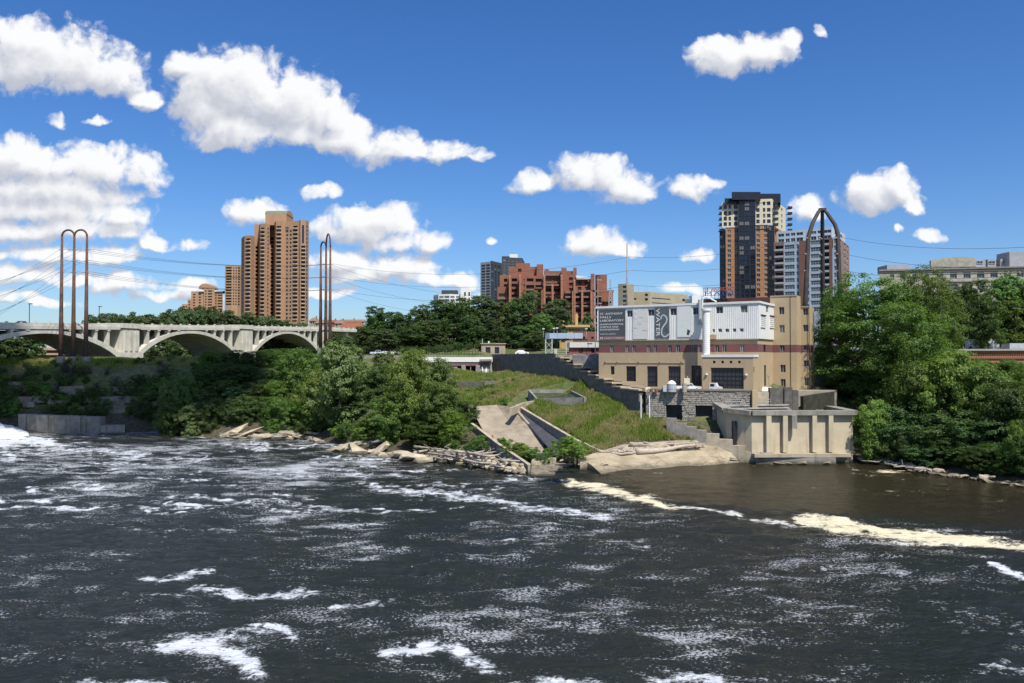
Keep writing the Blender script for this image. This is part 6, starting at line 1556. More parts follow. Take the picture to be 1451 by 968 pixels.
q = MB(); q.box(f[0].x, f[1].x - 1.0, 257.75, 257.95, zof(518.3,258), zof(513.2,258)); part('band', q, mat('dull_maroon', (.25,.13,.125),(.2,.1,.1),1,.9), pv_)
for x0, x1 in ((654,659.5),(674.3,680)):
    q = MB(); a, c = XY(x0,257), XY(x1,257)
    for k in range(5): z0_ = 14.5 + k*.9; q.box(a.x - .03*(k%2), c.x + .03*(k%2), 256.6, 257.6, z0_, z0_ + .84)
    part('pillar', q, mat('block_pillar', (.38,.35,.3),(.28,.26,.22),1,.9), pv_)
q = MB(); a, c = XY(680,258), XY(697,258); q.box(a.x, c.x, 256.5, 262, zof(511.5,258), zof(509,258)); part('porch_slab', q, concrete_dk, pv_)
q = MB(); p = XY(696,257); q.tube([(p.x, 257, 14), (p.x, 257, zof(511,258))], .12, 5); part('porch_post', q, f_grey, pv_)
for k, (x, dx_, hh) in enumerate(((684,-.1,2.6),(686.5,.3,2.2),(689,.1,1.9))):
    r = thing('furled_umbrella', ('leftmost', 'middle', 'rightmost')[k] + ' of three bundled white umbrellas leaning under the pavilion porch', 'umbrella', P(x, 531, 257.6)); p = P(x, 531, 257.6); part('canopy', MB().tube([p, p + Vector((dx_, 0, hh*.5)), p + Vector((dx_*2, .1, hh))], [.12, .28, .05], 7), white, r)
    part('pole', MB().tube([p - Vector((0,0,.3)), p + Vector((dx_*2, .1, hh+.2))], .04, 4), f_grey, r)
dr = thing('deck_wall', 'grey concrete promenade wall behind the bank shrubs', 'wall', XY(560, 268).to_3d() + Vector((0,0,18)))
q = MB(); a, c = XY(498, 272), XY(684, 266); q.prism([a, c, c + Vector((0,4)), a + Vector((0,4))], 10, zof(503.5, 268)); part('wall', q, concrete_dk, dr)
fe = thing('fence', 'long dark pipe fence along the promenade below the middle trees', 'fence', XY(560, 266).to_3d() + Vector((0,0,22)))
q = MB()
for y in (494.8, 498, 501.5): q.tube([P(498, y, 272), P(684, y, 266)], .05, 4)
part('rails', q, f_dark, fe)
for k in range(48): a = P(498 + 3.9*k, 503.5, 271.9 - .125*k); part('post', MB().tube([a, a + Vector((0,0,2.0))], .05, 4), f_dark, fe)
for px, wz, lab_, pm in ((536,0,'blue and white van parked behind the promenade fence, leftmost', carblue),(548,0,'white car parked behind the promenade fence right of the van', carw),(561,0,'pale car parked behind the promenade fence, right of the white car', carw)):
    p = XY(px, 279); vehicle('parked_car', lab_, 'car', (p.x, p.y, 22.0), .1, pm, 'pickup' if px == 536 else 'car', 'cars parked behind the promenade fence')
p = XY(739.5, 254); vehicle('parked_car', 'white car parked on top of the dark retaining wall', 'car', (p.x, p.y, ztl - .1), .05, carw, 'car')
a = XY(720, 250); q = MB(); q.prism([WA + wn_*1.15, WA + wdn*u1 + wn_*1.15, WA + wdn*(u1+2) + wn_*9, WA + wn_*40], 14, ztl - .12); struct('upper_yard', q, mat('yard_gravel', (.30,.27,.21),(.22,.2,.155),.7,.95))
# gantry
ga = thing('gantry', 'pale blue enclosed gantry box on grey steel legs above the retaining wall', 'gantry', P(800, 503, 244))
a, c = XY(778.5, 246), XY(826, 244)
for k in range(4):
    p0, p1 = a.lerp(c, k/4), a.lerp(c, (k+1)/4); q = MB(); q.prism([p0, p1 - Vector((.06,0)), p1 + Vector((-.06,2.6)), p0 + Vector((0,2.6))], zof(479.8,245), zof(472,245)); part('panel', q, mat('pale_blue_sheet', (.42,.52,.62),(.36,.46,.56),.6,.5), ga)
q = MB(); a0 = XY(772.6,246.4); q.prism([a0, a - Vector((.06,0)), a + Vector((-.06,2.6)), a0 + Vector((0,2.6))], zof(480.5,245), zof(471.5,245)); part('end_panel', q, mat('slate_blue', (.22,.28,.36),(.18,.23,.3),.6,.6), ga)
q = MB(); q.prism([a0, c + Vector((1.4,0)), c + Vector((1.4,2.6)), a0 + Vector((0,2.6))], zof(482.3,245), zof(480.8,245)); part('beam', q, f_dark, ga)
for x in (773.2, 782.2, 802.5):
    for dy_ in (0, 2.4): q = MB(); p = XY(x, 245.5 + dy_); q.box(p.x-.16, p.x+.16, p.y-.16, p.y+.16, 20, zof(481,245)); part('leg', q, f_grey, ga)
q = MB()
for y0, y1 in ((484,494),(494,502)): q.tube([P(773.2,y0,245.4), P(782.2,y1,245.4)], .07, 4); q.tube([P(773.2,y1,245.4), P(782.2,y0,245.4)], .07, 4)
for y in (495, 498, 501): q.tube([P(783,y,245), P(806,y,245)], .06, 4)
part('bracing', q, f_grey, ga)
q = MB(); 
for k in range(12): p = P(774 + 4.8*k, 472, 246); q.tube([p, p + Vector((0,0,1.0))], .05, 4)
q.tube([P(774,469,246), P(831,469,245)], .05, 4); part('top_rail', q, f_dark, ga)
for x, y in ((785,466.5),(789.5,465.8),(830.8,466.8),(770,467)):
    p = P(x, 478, 247); z_ = P(x, y, 247).z; part('floodlight', MB().tube([p, (p.x, p.y, z_)], .05, 4).box(p.x-.35, p.x+.35, p.y-.3, p.y+.1, z_, z_+.4), mat('lamp_housing', (.6,.6,.58)), ga)
# red shed with white roof left of the laboratory
rs, f = boxbldg('red_shed', 'maroon shed with a white roof edge between gantry and laboratory', 'shed', 806, 850.5, 492.5, 226, 10, 15, mat('shed_maroon', (.24,.10,.095),(.19,.08,.075),.7,.9), [(820,826),(838,842)], [(zof(500,226), zof(494,226))])
q = MB(); q.box(f[0].x + .2, f[1].x + .3, 225.3, 237, zof(492.5,226)+.003, zof(485,226)); part('roof_edge', q, mat('roof_white', (.62,.63,.58),(.55,.56,.52),.5,.7), rs)
sw3 = thing('grey_stone_wall', 'grey stone retaining wall below the maroon shed', 'wall', P(838, 510, 215)); q = MB(); a, c = XY(812, 214), XY(849, 212); q.prism([a, c, c + Vector((0,2)), a + Vector((0,2))], 10, [zof(503,214), zof(501.5,212)]*2); part('wall', q, mat('ashlar', (.30,.29,.27),(.16,.155,.15),1.3,.95,.6,2), sw3)
# yellow building, tan building and far houses
yb, f = boxbldg('yellow_house', 'yellow building with a stepped parapet and tall chimney behind the gantry', 'house', 793, 829, 466, 300, 8, 17, mat('yellow_render', (.52,.36,.15),(.44,.3,.12),.5,.9), [(803,804.6),(807,808.6),(811,812.6),(815,816.6),(819,820.6)], [(zof(470,300), zof(466.6,300))])
q = MB(); a, c = XY(793,299), XY(836,299); q.prism([a, c, c + Vector((0,9)), a + Vector((0,9))], zof(463.8,300), zof(460.5,300)); a, c = XY(800,299.5), XY(828,299.5); q.prism([a, c, c + Vector((0,8)), a + Vector((0,8))], zof(466,300)+.003, zof(463.8,300)-.003); part('parapet', q, mat('yellow_trim', (.56,.40,.19),(.5,.36,.16),.5,.9), yb)
for x0, x1, yt in ((815.5,819,444.5),(797,799.5,452)): q = MB(); a, c = XY(x0,303), XY(x1,303); q.box(a.x, c.x, 303, 304, 25, zof(yt,303)); part('chimney', q, MATS['yellow_trim'], yb)
tb, f = boxbldg('tan_building', 'tan apartment building glimpsed through the middle tree trunks', 'building', 699, 733, 471, 330, 10, 17, mat('tan_render', (.46,.35,.2),(.4,.3,.17),.5,.9), [(702,706),(708,712.5),(716,720),(722,726),(728,731.5)], [(zof(478,330), zof(474,330)), (zof(486.5,330), zof(482.5,330))])
rb_, f = boxbldg('rear_brick_building', 'red brick building behind the gantry with flat bands', 'building', 812, 850, 470, 262, 8, 17, mat('rear_brick', (.25,.12,.10),(.2,.095,.08),.5,.9, bands=(1.2,.6,(.14,.07,.06))), [(826,829),(838,841)], [(zof(481,262), zof(477,262))])
rooft = mat('roof_tile', (.28,.11,.065),(.22,.085,.05),.8,.9); roofb = mat('brown_roof', (.26,.18,.13),(.2,.14,.1),.8,.9)
for k, (x0, x1, ye, yr, D_, rm_, lb) in enumerate(((438,447,455,449.5,560,roofb,'grey gabled house immediately right of the tall brown tower'),(446,463,458,452.5,555,roofb,'low brown roofed house between tower and pylon legs'),(464,476,457,452.8,570,rooft,'red brown roofed house behind the pylon legs'),(474,487,458.5,453,540,roofb,'tan gabled house beyond the bridge end'),(482,512,465,456,520,rooft,'long red brick house with a red roof at the end of the bridge'),(478,516,456,452.3,620,roofb,'long brown roofline farthest behind the bridge end'))):
    hm = [mat('house_tan', (.40,.32,.24)), mat('house_red', (.30,.13,.08))][1 if rm_ is rooft else 0]
    r, f = boxbldg('house', lb, 'house', x0, x1, ye, D_, 12, 15, hm, [(x0 + 2, x0 + 3.5), (x1 - 4, x1 - 2.5)], [(zof(ye+4,D_), zof(ye+1.2,D_))]); r['group'] = 'houses beyond the bridge end'
    q = MB(); a, c = f[0], f[1]; ze_, zr_ = zof(ye, D_), zof(yr, D_)
    q.add([(a.x-.5,D_-.6,ze_),(c.x+.5,D_-.6,ze_),(c.x+.5,D_+12.6,ze_),(a.x-.5,D_+12.6,ze_),(a.x+.8,D_+6,zr_),(c.x-.8,D_+6,zr_)], [(0,1,5,4),(2,3,4,5),(0,4,3),(1,2,5)]); part('roof', q, rm_, r)
    q = MB(); p = (a + c)/2; q.box(p.x+1, p.x+1.8, D_+5, D_+5.8, ze_, zr_+1.0); part('chimney', q, redband, r)
# orange marker by the ramp
om = thing('orange_marker', 'small orange barrel marker standing at the edge of the ramp', 'marker', wat(698, 626, 2.6)); p = wat(698, 628, 2.4)
part('barrel', MB().tube([p, p + Vector((0,0,.5)), p + Vector((0,0,1.5))], [.42,.4,.3], 8), mat('orange_plastic', (.62,.24,.04),(.5,.2,.03),1,.7), om); part('top', MB().tube([p + Vector((0,0,1.503)), p + Vector((0,0,1.75))], .12, 6), f_dark, om)

# ------------------------------------------------------------------ vegetation
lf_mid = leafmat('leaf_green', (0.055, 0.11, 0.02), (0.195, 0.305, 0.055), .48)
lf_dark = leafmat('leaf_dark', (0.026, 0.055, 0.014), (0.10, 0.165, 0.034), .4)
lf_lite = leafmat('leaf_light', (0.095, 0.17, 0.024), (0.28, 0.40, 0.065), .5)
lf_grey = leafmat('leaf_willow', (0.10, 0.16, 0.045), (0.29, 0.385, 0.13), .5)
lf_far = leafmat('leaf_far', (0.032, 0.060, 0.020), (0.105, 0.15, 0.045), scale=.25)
bark = mat('bark', (.16,.135,.105),(.09,.075,.06),1.4,.95,.6,4)
def crown(seed, H, Rx, nl, per, leaf, m_, base=.25, nlobe=7, droop=0.0, clump=.16, name='crown', squash=1.0):
    g = np.random.default_rng(seed)
    lc = []; 
    for i in range(nlobe):
        a = 2*np.pi*(i*.618 + g.random()*.2); hgt = base + (1 - base) * ((i + .5)/nlobe)
        prof = np.sin(np.pi*np.clip((hgt - base*.7)/(1.04 - base*.7), 0, 1))**.7
        rad = Rx * prof * g.uniform(.35, .62); lc.append((math.cos(a)*rad, math.sin(a)*rad, hgt*H*.93, Rx*g.uniform(.38,.56)))
    lc = np.array(lc)
    which = g.integers(0, nlobe, nl); d = g.normal(size=(nl,3)); d /= np.linalg.norm(d, axis=1)[:,None]
    rr = g.random(nl)**.28; cen = lc[which,:3] + d * lc[which,3:4] * rr[:,None] * np.array([1,1,.8*squash])
    cen[:,2] = np.clip(cen[:,2], H*base*.55, H*1.02)
    n = nl*per; cs = np.repeat(cen, per, 0); dd = np.repeat(d, per, 0)
    cr = Rx*clump*np.repeat(g.uniform(.55,1.35,nl), per)
    off = g.normal(size=(n,3)); off = off/np.linalg.norm(off,axis=1)[:,None]*(g.random(n)**.5*cr)[:,None]; off[:,2] *= .62; off[:,2] -= droop*np.abs(g.normal(size=n))*cr
    p = cs + off
    nrm = .7*dd + .8*off/np.maximum(cr,1e-6)[:,None] + g.normal(size=(n,3))*.55 + np.array([.15,-.3,.6]); nrm /= np.linalg.norm(nrm,axis=1)[:,None]
    t = np.cross(nrm, g.normal(size=(n,3))); t /= np.linalg.norm(t,axis=1)[:,None]; b = np.cross(nrm, t)
    s = leaf*g.uniform(.6,1.35,n)[:,None]; 
    v = np.stack([p - t*s*.5, p + b*s*.36 + nrm*s*.08, p + t*s*.55, p - b*s*.36 + nrm*s*.08], 1).reshape(-1,3)
    return np_mesh(name, v, np.arange(4*n).reshape(n,4), m_), lc
def trunk_mesh(H, r0, lc, seed, base=.25):
    rr = random.Random(seed); b = MB(); top = Vector((rr.uniform(-.4,.4), rr.uniform(-.4,.4), H*.72))
    pts = [Vector((0,0,-1.5)), Vector((0,0,H*.08)), Vector((rr.uniform(-.3,.3), rr.uniform(-.3,.3), H*.3)), top]
    b.tube(pts, [r0*1.35, r0, r0*.75, r0*.25], 8)
    for i, l in enumerate(lc):
        s = pts[1].lerp(pts[3], rr.uniform(.1,.75)); e = Vector(l[:3]); m_ = s.lerp(e, .5) + Vector((0,0,-.04*H))
        b.tube([s, m_, e], [r0*.42, r0*.26, r0*.07], 6)
        for k in range(3):
            e2 = e + Vector((rr.uniform(-1,1), rr.uniform(-1,1), rr.uniform(-.3,.9)))*l[3]*.8; b.tube([m_.lerp(e,.4), e2], [r0*.16, r0*.04], 4)
    return b.mesh('trunk', bark, True)
PROTO = {}
def proto(key, H, Rx, nl, per, leaf, m_, **kw):
    me, lc = crown(hash(key) % 9999 if False else sum(map(ord, key))*7, H, Rx, nl, per, leaf, m_, **kw)
    PROTO[key] = (me, trunk_mesh(H, H*.022 + .05, lc, sum(map(ord, key)), kw.get('base', .25)), H, Rx, m_)
proto('big1', 30, 11.5, 560, 96, .35, lf_mid, base=.16, nlobe=11, clump=.13); proto('big2', 30, 11, 520, 96, .34, lf_mid, base=.14, nlobe=10, clump=.13); proto('big3', 30, 12, 560, 92, .36, lf_mid, base=.12, nlobe=11, clump=.14)
proto('bushA', 10, 6.2, 330, 62, .32, lf_lite, base=.12, nlobe=9, clump=.15); proto('bushB', 10, 6.4, 330, 62, .32, lf_mid, base=.08, nlobe=10, clump=.15); proto('bushC', 10, 6.0, 300, 62, .34, lf_dark, base=.08, nlobe=9, clump=.16); proto('bushD', 10, 5.6, 300, 62, .34, lf_grey, base=.12, nlobe=8, clump=.15)
proto('tree1', 18, 7.2, 330, 46, .48, lf_dark, base=.2, nlobe=9, clump=.15); proto('tree2', 18, 6.8, 330, 46, .48, lf_far, base=.22, nlobe=8, clump=.15); proto('tree3', 18, 7.5, 330, 46, .48, lf_mid, base=.2, nlobe=9, clump=.15)
proto('far1', 14, 6.5, 150, 34, .75, lf_far, base=.15, nlobe=7, clump=.18); proto('far2', 14, 7.0, 150, 34, .75, lf_far, base=.15, nlobe=8, clump=.18)
proto('shrub1', 3, 2.1, 110, 40, .17, lf_mid, base=.1, nlobe=6, clump=.17); proto('shrub2', 3, 2.2, 110, 40, .17, lf_dark, base=.1, nlobe=6, clump=.17); proto('shrub3', 3, 2.0, 110, 40, .17, lf_lite, base=.1, nlobe=6, clump=.17); proto('shrub4', 3, 2.3, 70, 30, .16, mat('dry_twig', (.10,.088,.08),(.065,.058,.052),1,.95), base=.1, nlobe=6, clump=.2)
vr = random.Random(21)
def shore_y0(px): return float(np.interp(px, [s[0] for s in SHORE], [s[1] for s in SHORE]))
def plant(key, x, y, z, H, W=None, label=None, group=None, name='tree', cat='tree', rz=None, leaf=None):
    me, tm, h0, r0, m_ = PROTO[key]; s = H / h0; w = (W / (2*r0)) if W else s
    r = link(name, None, Matrix.Translation((x, y, z)) @ Matrix.Rotation(vr.uniform(0, 6.28) if rz is None else rz, 4, 'Z') @ Matrix.Diagonal((w, w, s, 1)))
    tag(r, label, cat, group)
    c = bpy.data.objects.new('crown' if name == 'tree' else 'foliage', me); t = bpy.data.objects.new('trunk' if name == 'tree' else 'stem', tm)
    for o in (c, t): COL.objects.link(o); o.parent = r
    return r
def ptree(key, px, ytop, D_, wpx, label, group=None, name='tree', cat='tree', zb=None):
    """crown top at ytop, width wpx, standing on the ground at depth D_"""
    p = P(px, ytop, D_); z = gz(p.x, D_) if zb is None else zb
    return plant(key, p.x, D_, z, p.z - z, wpx*D_/FPX, label, group, name, cat)
# big trees by the laboratory
ptree('big1', 1238, 394, 192, 195, 'tall dark green cottonwood directly right of the stair tower')
ptree('big2', 1312, 381, 189, 130, 'tallest bright topped tree at right, its crown rising above the stone mill roofline')
ptree('big3', 1192, 412, 200, 110, 'tall tree leaning against the right side of the laboratory stair tower')
ptree('big2', 1322, 425, 184, 100, 'leafy tree on the right bank in front of the tallest bright topped tree')
ptree('big3', 1290, 430, 178, 150, 'dark shaded tree below the tall cottonwood on the right bank')
for px, yt, D_, w, lb in ((1378,402,238,80,'mid green tree just right of the tallest tree, before the stone mill'),(1420,392,244,90,'tree under the stone mill windows near the right edge'),(1470,398,240,90,'tree at the right edge below the stone mill'),(1395,420,228,70,'smaller tree left of the grey roof unit'),(1440,425,236,80,'tree behind the low brick building, right of the grey roof unit'),(1345,410,246,80,'tree behind the tallest right hand tree'),(1500,410,232,90,'tree beyond the right edge of the mill')):
    ptree('tree1' if (px // 5) % 2 else 'tree3', px, yt, D_, w, lb, 'trees below the stone mill')
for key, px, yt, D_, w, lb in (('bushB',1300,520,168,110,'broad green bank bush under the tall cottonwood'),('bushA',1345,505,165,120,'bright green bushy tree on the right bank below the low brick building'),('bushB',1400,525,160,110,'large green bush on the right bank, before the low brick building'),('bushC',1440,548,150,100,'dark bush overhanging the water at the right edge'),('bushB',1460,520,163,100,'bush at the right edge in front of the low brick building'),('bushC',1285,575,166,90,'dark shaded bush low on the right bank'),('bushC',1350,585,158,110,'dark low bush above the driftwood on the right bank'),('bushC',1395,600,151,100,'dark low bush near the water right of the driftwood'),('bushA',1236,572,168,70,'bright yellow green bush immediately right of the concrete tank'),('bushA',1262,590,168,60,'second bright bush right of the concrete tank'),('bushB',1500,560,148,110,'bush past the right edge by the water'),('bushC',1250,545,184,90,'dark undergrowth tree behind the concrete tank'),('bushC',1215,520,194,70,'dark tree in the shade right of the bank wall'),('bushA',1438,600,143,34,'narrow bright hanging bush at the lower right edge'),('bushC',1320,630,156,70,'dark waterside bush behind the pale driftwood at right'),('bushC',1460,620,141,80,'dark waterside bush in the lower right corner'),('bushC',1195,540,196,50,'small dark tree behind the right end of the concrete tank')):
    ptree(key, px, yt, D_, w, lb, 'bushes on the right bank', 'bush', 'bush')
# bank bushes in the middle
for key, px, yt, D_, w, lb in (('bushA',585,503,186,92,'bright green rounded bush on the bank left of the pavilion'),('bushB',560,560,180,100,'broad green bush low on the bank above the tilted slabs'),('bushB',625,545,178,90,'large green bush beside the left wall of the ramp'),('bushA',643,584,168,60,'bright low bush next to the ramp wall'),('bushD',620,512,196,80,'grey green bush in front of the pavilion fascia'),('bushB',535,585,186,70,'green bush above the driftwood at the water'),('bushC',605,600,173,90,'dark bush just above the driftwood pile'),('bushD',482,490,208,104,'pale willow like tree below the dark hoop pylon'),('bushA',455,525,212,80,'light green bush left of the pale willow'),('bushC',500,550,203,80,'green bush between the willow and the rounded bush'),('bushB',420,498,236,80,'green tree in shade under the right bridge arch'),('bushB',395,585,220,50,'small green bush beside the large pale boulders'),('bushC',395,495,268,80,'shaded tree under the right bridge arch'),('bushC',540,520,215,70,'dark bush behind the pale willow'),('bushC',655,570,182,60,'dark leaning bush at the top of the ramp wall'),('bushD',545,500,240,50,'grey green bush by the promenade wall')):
    ptree(key, px, yt, D_ + (11 if px < 480 and yt > 515 else 9 if yt > 540 else 3), w * .94, lb, 'bushes on the middle bank', 'bush', 'bush')
for D0, y0, px0, px1, st in ((227, 566, 248, 470, 23), (236, 543, 240, 500, 25), (246, 522, 262, 520, 27), (258, 505, 300, 500, 27)):
    px = px0
    while px < px1:
        D_ = D0 + vr.uniform(-3, 3) - max(0, px - 440) * .28; q_ = XY(px, D_); z_ = gz(q_.x, D_) - 1.2; tp_ = zof(y0 + vr.uniform(-7, 9), D_)
        if tp_ - z_ > 2.5: plant(vr.choice(['bushC', 'bushB', 'bushC', 'bushD']) , q_.x, D_, z_, max(5.5, tp_ - z_), vr.uniform(9, 12.5), 'rounded green tree in the dense growth on the bank below the bridge', 'dense bank trees below the bridge', 'bush', 'bush')
        px += st * vr.uniform(.8, 1.2)
# middle row of big trees behind the promenade
for key, px, yt, D_, w, lb in (('tree1',538,437,305,60,'leftmost tree of the row behind the promenade fence'),('tree2',565,443,300,50,'second tree from the left behind the promenade fence'),('tree1',595,434,296,55,'slim dark tree left of the white apartments'),('tree2',628,426,300,70,'broad tree below the white apartments'),('tree1',655,424,294,60,'dark tree right of the white apartments'),('tree2',690,420,298,70,'tall tree left of the brick terraces'),('tree3',722,428,300,60,'tree in front of the brick terraces, left part'),('tree1',745,416,292,60,'tallest tree before the brick terraces'),('tree2',788,424,290,58,'rounded tree before the brick terraces, right of the tallest one'),('tree3',765,445,284,50,'lower tree behind the gantry'),('tree1',700,452,286,40,'small tree above the tan hut'),('tree1',612,455,288,60,'low dark tree behind the fence'),('tree2',515,466,300,40,'small tree at the end of the bridge'),('tree1',760,470,276,40,'dark tree left of the gantry legs'),('tree2',730,462,280,36,'small dark tree right of the tan hut'),('tree1',668,450,286,50,'dark tree above the left side of the tan hut'),('tree1',582,462,284,60,'dark low tree above the parked cars'),('tree2',545,466,286,50,'low tree above the blue and white van')):
    ptree(key, px, yt, D_, w, lb, 'tree row behind the promenade')
# far trees beyond the bridge
for i in range(19):
    px = 132 + 8.6*i; yt = 446 - 9*math.exp(-((px-282)/22)**2) - (3 if px > 230 else 0) + vr.uniform(-2,3); ptree('far1' if i % 2 else 'far2', px, yt, 520 + vr.uniform(-20,20), 34, 'distant round tree on the skyline behind the bridge', 'skyline trees behind the bridge', zb=30)
for i in range(11): px = 290 + 13.5*i; ptree('far1' if i % 2 else 'far2', px, 439 + max(0, (px-310)*.15) + vr.uniform(-2,3), 500 + vr.uniform(-20,20), 40, 'distant tree at the foot of the tall brown tower', 'trees at the foot of the brown tower', zb=28)
for i in range(16): px = 205 + 17*i; ptree('far2' if i % 2 else 'far1', px, 474 + vr.uniform(-3,5), 430 + vr.uniform(-10,20), 42, 'dark tree seen through the bridge arches', 'trees behind the bridge arches', zb=18)
for i in range(7): px = -70 + 19*i; ptree('far1' if i % 2 else 'far2', px, 476 + vr.uniform(-3,4), 335 + vr.uniform(-10,6), 48, 'green tree beneath the left bridge arch', 'trees under the left arch', zb=19)
for i in range(8): px = 470 + 10*i; ptree('far2', px, 474 + vr.uniform(-4,5), 345, 34, 'tree beneath the bridge approach', 'trees under the bridge approach', zb=19)
for i in range(6): px = 930 + 70*i; ptree('tree2', px, 452 + vr.uniform(-3,5), 300, 60, 'tree behind the laboratory', 'trees behind the laboratory') if False else None
for i in range(16): px = 520 + 22*i; ptree('far1', px, 452 + vr.uniform(-6,6), 360 + vr.uniform(-10,40), 40, 'background tree filling behind the promenade row', 'background trees behind the promenade', zb=19)
# shrubs over the shaded left bank and elsewhere
def shrubs(n, f, label, group, keys, hs):
    for _ in range(n):
        px, D_ = f(); x = (px - 725.5)/FPX*D_; z = gz(x, D_)
        if z < .4: continue
        h = vr.uniform(*hs); plant(vr.choice(keys), x, D_, z - .2, h, h*vr.uniform(1.2,1.9), label, group, 'shrub', 'shrub')
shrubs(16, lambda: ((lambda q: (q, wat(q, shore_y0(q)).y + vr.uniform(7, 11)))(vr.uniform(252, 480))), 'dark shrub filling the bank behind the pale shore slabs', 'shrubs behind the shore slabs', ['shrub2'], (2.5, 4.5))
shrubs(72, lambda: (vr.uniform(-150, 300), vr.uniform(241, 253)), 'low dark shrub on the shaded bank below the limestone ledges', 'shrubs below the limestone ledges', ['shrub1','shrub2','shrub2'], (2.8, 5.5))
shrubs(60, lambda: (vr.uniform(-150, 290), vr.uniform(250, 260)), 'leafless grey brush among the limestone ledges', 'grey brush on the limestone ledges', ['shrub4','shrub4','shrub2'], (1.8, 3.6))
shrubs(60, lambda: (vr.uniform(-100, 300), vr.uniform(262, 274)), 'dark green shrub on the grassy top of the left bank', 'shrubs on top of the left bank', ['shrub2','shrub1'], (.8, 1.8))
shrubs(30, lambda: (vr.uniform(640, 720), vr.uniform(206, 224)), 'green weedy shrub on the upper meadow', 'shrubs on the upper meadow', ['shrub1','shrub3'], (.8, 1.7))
shrubs(14, lambda: (vr.uniform(690, 735), vr.uniform(228, 246)), 'low green shrub below the dark retaining wall', 'shrubs below the retaining wall', ['shrub1','shrub3'], (.7, 1.4))
for key, px, py, h, w, lb in (('shrub3',712,640,2.0,3.2,'bright shrub at the foot of the ramp beside its left wall'),('shrub3',728,646,1.7,4.0,'bright shrub at the foot of the ramp, middle'),('shrub1',742,650,1.6,4.2,'green shrub at the foot of the ramp, right of the bright ones'),('shrub1',760,655,1.9,3.6,'green shrub above the landing slab'),('shrub2',770,658,1.3,2.6,'dark shrub on the landing slab'),('shrub3',800,640,1.7,3.6,'bright shrub at the lower end of the chute'),('shrub3',812,645,1.9,3.4,'bright shrub at the end of the chute wall'),('shrub1',806,655,2.0,2.4,'small green shrub by the water between the slabs'),('shrub1',690,632,2.2,3.4,'shrub outside the left ramp wall'),('shrub3',676,640,2.0,3.4,'bright shrub above the driftwood near the ramp wall'),('shrub1',665,634,2.4,4.0,'green shrub left of the ramp wall above the driftwood'),('shrub3',818,650,2.0,4.0,'bright shrub where the chute wall meets the landing'),('shrub1',785,650,1.6,3.4,'green shrub at the bottom corner between ramp and chute'),('shrub3',720,632,1.6,2.6,'bright shrub on the lower ramp next to its left wall'),('shrub1',742,608,1.0,2.0,'upper weed clump between ramp and chute'),('shrub1',752,616,1.0,2.2,'middle weed clump between ramp and chute'),('shrub1',733,600,.9,1.8,'top weed clump between ramp and chute'),('shrub1',760,624,.9,1.8,'lowest weed clump between ramp and chute'),('shrub1',846,640,1.1,2.4,'green weed clump at the foot of the grassy mound'),('shrub2',918,590,1.6,2.6,'green shrub against the drain pipe below the stone wall'),('shrub1',925,612,1.4,3.2,'green shrub at the right foot of the mound'),('shrub2',1160,566,1.6,3.4,'green shrub in the shade behind the concrete tank')):
    w0 = wat(px, py, 1.5)
    for _ in range(12): w0 = wat(px, py, max(.3, gz(w0.x, w0.y)))
    k_ = 1.55 if px < 830 and py > 630 else 1.2
    plant(key, w0.x, w0.y, w0.z - .15, h * k_, w * k_, lb, None, 'shrub', 'shrub')

# more waterside bushes on the right bank
for i in range(16):
    px = 1268 + 17*i; D_ = wat(px, shore_y0(px)).y + vr.uniform(3.5, 6.5); ptree('bushC' if i % 3 else 'bushB', px, 606 + i*3.2 + vr.uniform(-8, 8), D_, 58, 'dark bush leaning out over the shaded right shoreline', 'waterside bushes on the right bank', 'bush', 'bush')
for i in range(7): ptree('bushB' if i % 2 else 'bushA', 1372 + 19*i, 512 + vr.uniform(-3, 6), 196 - (i % 2)*6, 48, 'bush in front of the low brick building wall', 'bushes before the low brick building', 'bush', 'bush')
shrubs(40, lambda: (vr.uniform(500, 760), vr.uniform(283, 292)), 'dark shrub in the shade under the middle trees', 'shrubs under the middle trees', ['shrub2'], (1.8, 3.4))
shrubs(30, lambda: (vr.uniform(556, 700), vr.uniform(273, 281)), 'low dark hedge plant along the promenade fence', 'hedge plants along the promenade', ['shrub2'], (1.5, 2.6))
shrubs(22, lambda: ((lambda q: (q, wat(q, shore_y0(q)).y + vr.uniform(6, 15)))(vr.uniform(470, 560))), 'green shrub filling the bank above the tilted slabs', 'shrubs above the tilted slabs', ['shrub1','shrub3','shrub2'], (2.5, 4.2))
shrubs(20, lambda: ((lambda q: (q, wat(q, shore_y0(q)).y + vr.uniform(7, 17)))(vr.uniform(575, 684))), 'green shrub above the driftwood left of the ramp wall', 'shrubs left of the ramp wall', ['shrub1','shrub3','shrub2'], (1.8, 3.2))
# grass: blades on the mound, meadow and left bank
def grassmat():
    m = bpy.data.materials.new('meadow_grass'); m.use_nodes = True; t = NT(m.node_tree); t.n.clear(); out = t.node('ShaderNodeOutputMaterial')
    gp = t.node('ShaderNodeNewGeometry'); f = t.ss(t.noise(gp.outputs['Position'], .16, 4, .6), .40, .62); g = gp.outputs['Random Per Island']
    gr = t.mix(g, (.13,.20,.03), (.25,.32,.07)); tn = t.mix(g, (.32,.27,.12), (.46,.38,.20)); col = t.mix(t.m('MULTIPLY', f, .75), gr, tn)
    d = t.node('ShaderNodeBsdfDiffuse'); tr = t.node('ShaderNodeBsdfTranslucent'); t.put(d.inputs[0], col); t.put(tr.inputs[0], col); mx = t.node('ShaderNodeMixShader'); mx.inputs[0].default_value = .3
    t.l.new(d.outputs[0], mx.inputs[1]); t.l.new(tr.outputs[0], mx.inputs[2]); t.l.new(mx.outputs[0], out.inputs[0]); return m
gm = grassmat()
